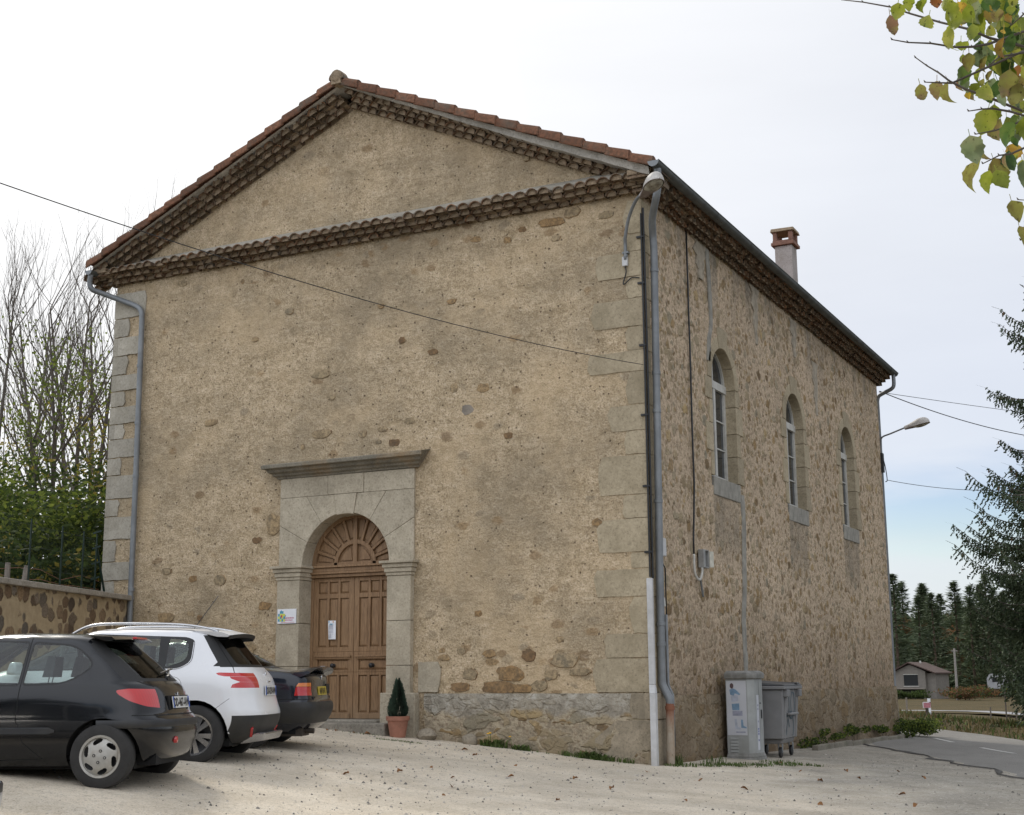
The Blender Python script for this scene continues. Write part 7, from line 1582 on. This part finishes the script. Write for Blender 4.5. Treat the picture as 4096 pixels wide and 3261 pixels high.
for (x, y, z, h, asp, ci) in LV+extra:
    a = r_.uniform(-.9, .9); face = (vf*math.cos(a)+Vector((-vf.y, vf.x, 0))*math.sin(a)); u = face.cross(vu).normalized(); dn = (-vu+u*r_.uniform(-.35, .35)+face*r_.uniform(-.45, .3)).normalized(); u = dn.cross(face).normalized(); nn = u.cross(dn).normalized()
    o = Vector((x, y, z))-dn*h*.5-fo; n = 10; vs = []; cu = r_.uniform(.1, .5); fold = r_.uniform(.1, .75); k2 = r_.uniform(-.15, .15)
    for i in range(n+1):
        s = i/n; w_ = h*.46*min(1, asp*1.05)*(math.sin(math.pi*min(1, s**.66*1.0))**.85)*(1-.25*s*s)*(1+.07*(-1)**i); c_ = o+dn*h*s+nn*h*cu*math.sin(s*2.6)+u*h*k2*s*s
        vs += [c_-u*w_+nn*w_*fold, c_-u*w_*.5+nn*w_*fold*.35, c_, c_+u*w_*.5+nn*w_*fold*.35, c_+u*w_*(.9+.2*r_.random())+nn*w_*fold]
    mb.add(vs, [(i*5+k, i*5+k+1, i*5+6+k, i*5+5+k) for i in range(n) for k in range(4)], ci)
    mb.add([o-u*.001, o+u*.001, o-dn*.02+u*.001, o-dn*.02-u*.001], [(0, 1, 2, 3)], ci)
lo_ = mb.build('leaves', LM, FT, smooth=True, fix=False)

# ---- far background on the right
MPN = m_leafy('pine_needles', (.08, .11, .06), (.15, .185, .10), .3); MPT = simple('pine_trunk', (.12, .085, .06), .9, 0, .3, 3)  # needle greens paled, putting distance haze into the colour
protos = []
def far_pine(kind, seed):
    t = thing('pine_tree', (0, 0, 0), 'x', 'tree', 'pines at the edge of the wood'); r_ = random.Random(seed); H = 14; mb = MB(); mb.tube([(0, 0, -1), (.1, .1, 8), (0, 0, H)], [.20, .14, .03], 6); a_ = mb.build('trunk', MPT, t); mb = MB()
    z0 = H*(.12 if kind == 0 else .34)
    for i in range(1500):
        z = z0+(H-z0)*r_.random()**.85; f = (z-z0)/(H-z0); rad = (2.6*(1-f)**.7+.12) if kind == 0 else 2.4*math.sin(math.pi*min(1, .18+.82*f))**.6*(1-f*.55)
        a = r_.uniform(0, 6.283); q = r_.uniform(.25, 1)*(1+.35*math.sin(z*5+a*2)); p = Vector((math.cos(a)*rad*q, math.sin(a)*rad*q, z-.25*q*rad+r_.uniform(-.15, .15))); u = Vector((math.cos(a), math.sin(a), r_.uniform(-.3, .5))).normalized()*r_.uniform(.3, .6); v = Vector((-math.sin(a), math.cos(a), r_.uniform(-.4, .4))).normalized()*r_.uniform(.12, .28)
        mb.add([p-u*.6-v, p+v*.4-u*.1, p+u, p-v*.7+u*.2], [(0, 1, 2, 3)])
    mb.build('crown', MPN, t, fix=False); return t
P0 = [far_pine(0, 1), far_pine(1, 2), far_pine(0, 3), far_pine(1, 4)]
for p in P0: KIDS[p] = list(p.children)
r_ = random.Random(9); n = 0
desc = ['conical dark pine', 'bare-stemmed pine with a high crown', 'narrow dark pine', 'bare-stemmed pine with a wide crown']
for row in range(5):
    for i in range(20):
        D = 172+row*14+r_.uniform(-5, 5); az_ = R(lerp(109.5, 88, (i+.5*(row % 2)+r_.uniform(-.3, .3))/19)); x, y = 7.64+math.cos(az_)*D, -19.28+math.sin(az_)*D; k = r_.randint(0, 3)
        o = P0[n] if n < 4 else copy_thing(P0[k]); kk = n if n < 4 else k
        z = gz(x, 150)-.3; o.location = (x, y, z); s_ = r_.uniform(.82, 1.08)*(1+.03*row)*(1.0 if az_ > R(96) else .95); o.scale = (s_*1.15, s_*1.15, s_); o.rotation_euler = (0, 0, r_.uniform(0, 6.28)); n += 1
        tag(o, ['tapering dark pine standing in the wood across the valley', 'high-crowned pine with a bare stem standing in the wood across the valley', 'tapering dark pine standing in the wood across the valley', 'high-crowned pine with a bare stem standing in the wood across the valley'][kk], 'tree', 'pines at the edge of the wood')
# the depth of the wood behind, one mass
mb = MB(); r_ = random.Random(19)
for i in range(24000):
    az_ = R(r_.uniform(86, 111)); D = r_.uniform(182, 262); x, y = 7.64+math.cos(az_)*D, -19.28+math.sin(az_)*D; z = -2.9+r_.random()*(13.0 if D > 210 else 10 if D > 196 else 3.5); s_ = r_.uniform(.5, 1.4); u = Vector((r_.gauss(0, 1), r_.gauss(0, .4), r_.gauss(0, .7))).normalized()*s_; v = Vector((r_.gauss(0, .5), r_.gauss(0, .5), 1)).normalized()*s_*.7
    p = Vector((x, y, z)); mb.add([p-u-v*.3, p+u*.2-v, p+u+v*.2, p-u*.3+v], [(0, 1, 2, 3)], 0 if r_.random() > .2 else 1)
tag(mb.build('far_wood', [MPN, MLB], None, fix=False), kind='stuff')
for i, (px_az, D, H, lb) in enumerate(((107.9, 118, 9.0, 'reddish-brown leafless thicket tree beside the far end of the building'), (106.9, 125, 8.0, 'brownish bare tree left of the small house'), (108.6, 110, 8.5, 'brown autumn tree partly hidden by the building'))):
    x, y = 7.64+math.cos(R(px_az))*D, -19.28+math.sin(R(px_az))*D; bush('autumn_tree', (x, y, gz(x, y)-.2), (2.6, 2.6, H*.48), 2600, .16, [MLB, MBARK], lb, 'tree', None, 16, 400+i, .35)
# small house
MHW = m_stone('pale_block_wall', (.15, .137, .12), (.22, .20, .175), amt=.1, isl=0); MRT = simple('red_roof', (.075, .048, .04), .9, 0, .2, 2)
hx, hy = -22.55, 137.8; hz = gz(hx, hy)-.2
HS_ = thing('small_house', (hx, hy, hz), 'small pale two-level cabin with a red-brown gable roof and balcony window', 'house', rz=R(-12))
mb = MB(); mb.box(-2.6, .9, -2, 2, 0, 3.1); mb.prism([(-2.6, 3.1), (.9, 3.1), (-.85, 3.85)], lambda a, b: (a, -2, b), lambda a, b: (a, 2, b)); mb.box(.901, 1.9, -1.6, 2, 0, 2.9); mb.build('wall', MHW, HS_)
mb = MB(); 
for a, b in (((-2.95, 2.95), (-.85, 4.0)), ((-.85, 4.0), (2.2, 2.85))): mb.prism([a, b, (b[0], b[1]+.12), (a[0], a[1]+.12)], lambda p, q: (p, -2.4, q), lambda p, q: (p, 2.4, q))
mb.build('roof', MRT, HS_)
mb = MB(); mb.box(-.6, -.45, .2, .35, 3.8, 4.25); mb.build('flue', MFR, HS_)
WI = bpy.data.objects.new('window', None); C.objects.link(WI); WI.parent = HS_
mb = MB(); mb.box(-1.55, .05, -2.03, -2.0, 1.55, 2.75); mb.build('window_pane', MWG, WI); mb = MB(); mb.box(-1.6, .1, -2.06, -2.0, 1.48, 1.55); mb.box(-1.6, .1, -2.05, -2.0, 2.75, 2.8); mb.build('window_frame', MFR, WI)
mb = MB(); mb.box(-2.7, .95, -2.7, -2.0, 1.22, 1.32); 
for k in range(8): mb.box(-2.7+k*.52, -2.66+k*.52, -2.7, -2.66, .0 if k in (0, 7) else 1.3, 1.32)
mb.build('balcony', MOW, HS_)
mb = MB(); mb.box(-1.9, .6, -2.03, -2.0, .1, 1.15); mb.build('lower_opening', MDK, HS_)
bush('hedge', (hx-.9, hy-6, gz(hx, hy-6)-.1), (2.3, .9, .65), 2400, .11, [MLD, MLD], 'clipped dark green hedge in front of the small house', 'hedge', seed=501)
bush('bramble_mound', (hx+6.5, hy-12, gz(hx, hy-12)-.1), (2.9, 2, .95), 2400, .12, [MLB, MLD], 'rounded brown bramble mound right of the small house', 'bush', seed=502, fl=.3)
bush('bramble_mound', (hx+11, hy-2, gz(hx, hy)-.1), (2.2, 2, 1.3), 2200, .12, [MLD, MLG], 'green bush mound in front of the parked caravan', 'bush', seed=503)
bush('bramble_mound', (hx+17, hy-12, gz(hx, hy)-.1), (4.5, 3, 1.7), 3600, .13, [MLB, MLB], 'orange-brown scrub right of the caravan', 'bush', seed=504)
bush('bramble_mound', (hx+24, hy-20, gz(hx, hy)-.1), (5, 3, 1.5), 3600, .13, [MLB, MLY], 'reddish scrub thicket at the right edge beyond the far road', 'bush', seed=505, fl=.12)
# caravan
cvx, cvy = -16.2, 152; CV = thing('caravan', (cvx, cvy, gz(cvx, cvy)+.55), 'white caravan with a dark window parked among the pines', 'caravan', rz=R(-15))
mb = MB(); mb.prism(rounded([(-1.6, .4), (1.9, .4), (2.1, 1.8), (1.5, 2.1), (-1.3, 2.1), (-1.7, 1.5)], .2), lambda a, b: (a, -1.1, b), lambda a, b: (a, 1.1, b), tri=True); mb.build('body', simple('dull_caravan_white', (.36, .36, .37), .6, 0, .15, 2), CV)
for a, b in ((-1.0, .3), (.8, 1.5)): mb = MB(); mb.box(a, b, -1.13, -1.1, 1.15, 1.7); mb.build('window', MWG, CV)
mb = MB(); mb.lathe([(0, -.1), (.35, -.1), (.35, .1), (0, .1)], (.2, -1.0, .35), 16, 'y'); mb.build('wheel', MTY, CV)
# utility pole, marker posts, fences
px_, py_ = -17.2, 126; mb = MB(); mb.tube([(0, 0, 0), (0, 0, 5.2)], [.14, .10], 8); mb.box(-.3, .3, -.05, .05, 4.9, 5.0); o = tag(mb.build('utility_pole', simple('concrete_pole', (.24, .22, .20), .9), None, smooth=40), 'weathered grey utility pole between the small house and the caravan', 'pole'); o.location = (px_, py_, gz(px_, py_)-.1)
x, y = -2.9, 35.6; MK_ = thing('marker_box', (x, y, ground_f(x, y)-.05), 'pink and white marker box on a short dark post in the verge', 'marker'); mb = MB(); mb.box(-.05, .05, -.05, .05, 0, .34); mb.build('post', MBARK, MK_); mb = MB(); mb.box(-.13, .08, -.1, .1, .34, .56); mb.build('box_white', MPW, MK_); mb = MB(); mb.box(-.10, .13, -.103, -.101, .35, .54); mb.box(.081, .13, -.1, .1, .35, .54); mb.build('box_pink', simple('pink_plastic', (.50, .20, .24), .5), MK_)
x, y = -6.2, 53.4; mb = MB(); mb.box(-.07, .07, -.06, .06, 0, .55); mb.box(-.071, .071, -.061, .061, .551, .68, 1); mb.box(-.07, .07, -.06, .06, .681, .85); o = tag(mb.build('delineator_post', [MPW, MBK], None), 'white road marker post with a black band by the far road', 'post'); o.location = (x, y, ground_f(x, y)-.02)
MPS = simple('rough_wood', (.13, .11, .09), .9, 0, .3, 10); pl = [(-5.6, 37.5), (-5.0, 38.8), (-3.9, 36.8), (-2.3, 47.0), (-.2, 39.5)]
pn = ['short dark fence stake in the verge nearest the building', 'second dark fence stake in the verge', 'thin pale stake left of the pink marker', 'dark stump stake out in the middle of the field', 'leaning stake at the left end of the field fence']
for i, (x, y) in enumerate(pl):
    mb = MB(); mb.tube([(0, 0, -.1), (.02*(i-2), 0, .62)], .035, 6); o = tag(mb.build('fence_stake', MPS if i != 2 else MOW, None), pn[i], 'stake'); o.location = (x, y, ground_f(x, y))
FF = thing('field_fence', (.2, 34, ground_f(.2, 34)), 'wire mesh field fence on dark stakes at the right beyond the road', 'fence'); q = []
for i in range(9):
    x, y = .2+i*.75, 34-i*1.05; z = ground_f(x, y)-ground_f(.2, 34); q.append((x-.2, y-34, z)); mb = MB(); mb.tube([(0, 0, -.1), (0, 0, 1.15)], .028, 6); o = mb.build('fence_post', MPS, FF); o.location = (x-.2, y-34, z)
mb = MB()
for h in (.2, .4, .6, .8, 1.0): mb.tube([(a, b, c_+h) for a, b, c_ in q], .004, 3)
for (a, b, c_), (d, e, f_) in zip(q, q[1:]):
    for k in range(1, 6): mb.tube([(lerp(a, d, k/6), lerp(b, e, k/6), lerp(c_, f_, k/6)+.1), (lerp(a, d, k/6), lerp(b, e, k/6), lerp(c_, f_, k/6)+1.0)], .003, 3)
mb.build('fence_wire', MPS, FF, fix=False)
# white car beyond the fence, mostly out of the frame
WC = thing('parked_car', (6.1, 30.9, ground_f(6.1, 30.9)+.02), 'white car beyond the field fence, cut off by the right edge', 'car', rz=R(188))
K = [(.20, .1, 4.0, .75, .5, 3, .7), (.45, 0, 4.1, .84, .5, 3, .9), (.75, .05, 3.9, .83, .6, 2.8, 1.2), (.90, .2, 3.0, .79, .6, 2.6, 1), (1.1, .5, 2.5, .71, .5, 2.8, .6), (1.3, .9, 2.1, .62, .5, 2.8, .5), (1.40, 1.3, 1.7, .35, .3, 2.4, .3)]
shw = Shell(K, nq=8, nside=20, sub=3); ins = []
for x in (.75, 3.2): shw.arch(x, .34, .3, .3, ins)
for sg in (1, -1): shw.window(rounded([(2.4, .95), (1.1, .93), (1.2, 1.26), (1.9, 1.27)], .05), sg, 2, 1)
shw.poly([(-.6, .95), (.6, .95), (.5, 1.3), (-.5, 1.3)], 'x', lambda f: f.normal.x > .3 and f.calc_center_median().x > 1.6, 3)
shw.split({0: ('body', bpy.data.materials['white_paint']), 1: ('window_seal', MRUB), 2: ('window', MCGD), 3: ('window', MCGD)}, WC); [q.build('wheel_housing', MGAP, WC, fix=False) for q in ins]
for x in (.75, 3.2):
    for sg in (1, -1): wheel(WC, x, sg*.74, .30, .18, .19, 7, MSIL, sg)
# verge grass: uncountable
mb = MB(); r_ = random.Random(101)
for i in range(5200):
    s = r_.uniform(0, 1)**.8; a = RP[int(lerp(30, 80, s))]; d = (RP[min(len(RP)-1, int(lerp(30, 80, s))+1)]-a).normalized(); nr = Vector((d.y, -d.x, 0)); q = a+nr*r_.uniform(2.75, 9)+d*r_.uniform(-1, 1); h = r_.uniform(.05, .22); z = ground_f(q.x, q.y); b = r_.uniform(0, 6.28); w_ = r_.uniform(.02, .05); dx, dy = math.cos(b)*w_, math.sin(b)*w_
    mb.add([(q.x-dx, q.y-dy, z-.02), (q.x+dx, q.y+dy, z-.02), (q.x+dx*.3+r_.uniform(-.08, .08), q.y+dy*.3, z+h)], [(0, 1, 2)], 0 if r_.random() < .55 else 1)
tag(mb.build('verge_grass', [m_tile('straw', [(0, (.13, .10, .035)), (1, (.24, .19, .09))], .2), MGS], None, fix=False), kind='stuff')
# tip of a silver car in the lower left corner
CAR4, sh4 = hatchback(m_paint('silver_paint', (.45, .46, .48), .3, .6, metal=.3), 'silver car of which only the bumper tip shows in the lower left corner', None)
CAR4.location = (-.16, -12.27, -.06); CAR4.rotation_euler = (0, 0, HD)

# unseen wood added behind the viewer to darken what cars and panes mirror
mb = MB(); r_ = random.Random(29)
for i in range(9000):
    a = R(r_.uniform(205, 350)); D = r_.uniform(26, 40); x, y = 7.64+math.cos(a)*D, -19.28+math.sin(a)*D; z = r_.random()**.8*(6.5+2*math.sin(a*9)); s_ = r_.uniform(.3, .8); u = Vector((r_.gauss(0, 1), r_.gauss(0, 1), r_.gauss(0, .7))).normalized()*s_; v = Vector((r_.gauss(0, .5), r_.gauss(0, .5), 1)).normalized()*s_*.8
    p = Vector((x, y, z)); mb.add([p-u-v*.3, p+u*.2-v, p+u+v*.2, p-u*.3+v], [(0, 1, 2, 3)], 0 if r_.random() > .3 else 1)
tag(mb.build('unseen_wood', [MLD, MLB], None, fix=False), kind='stuff')
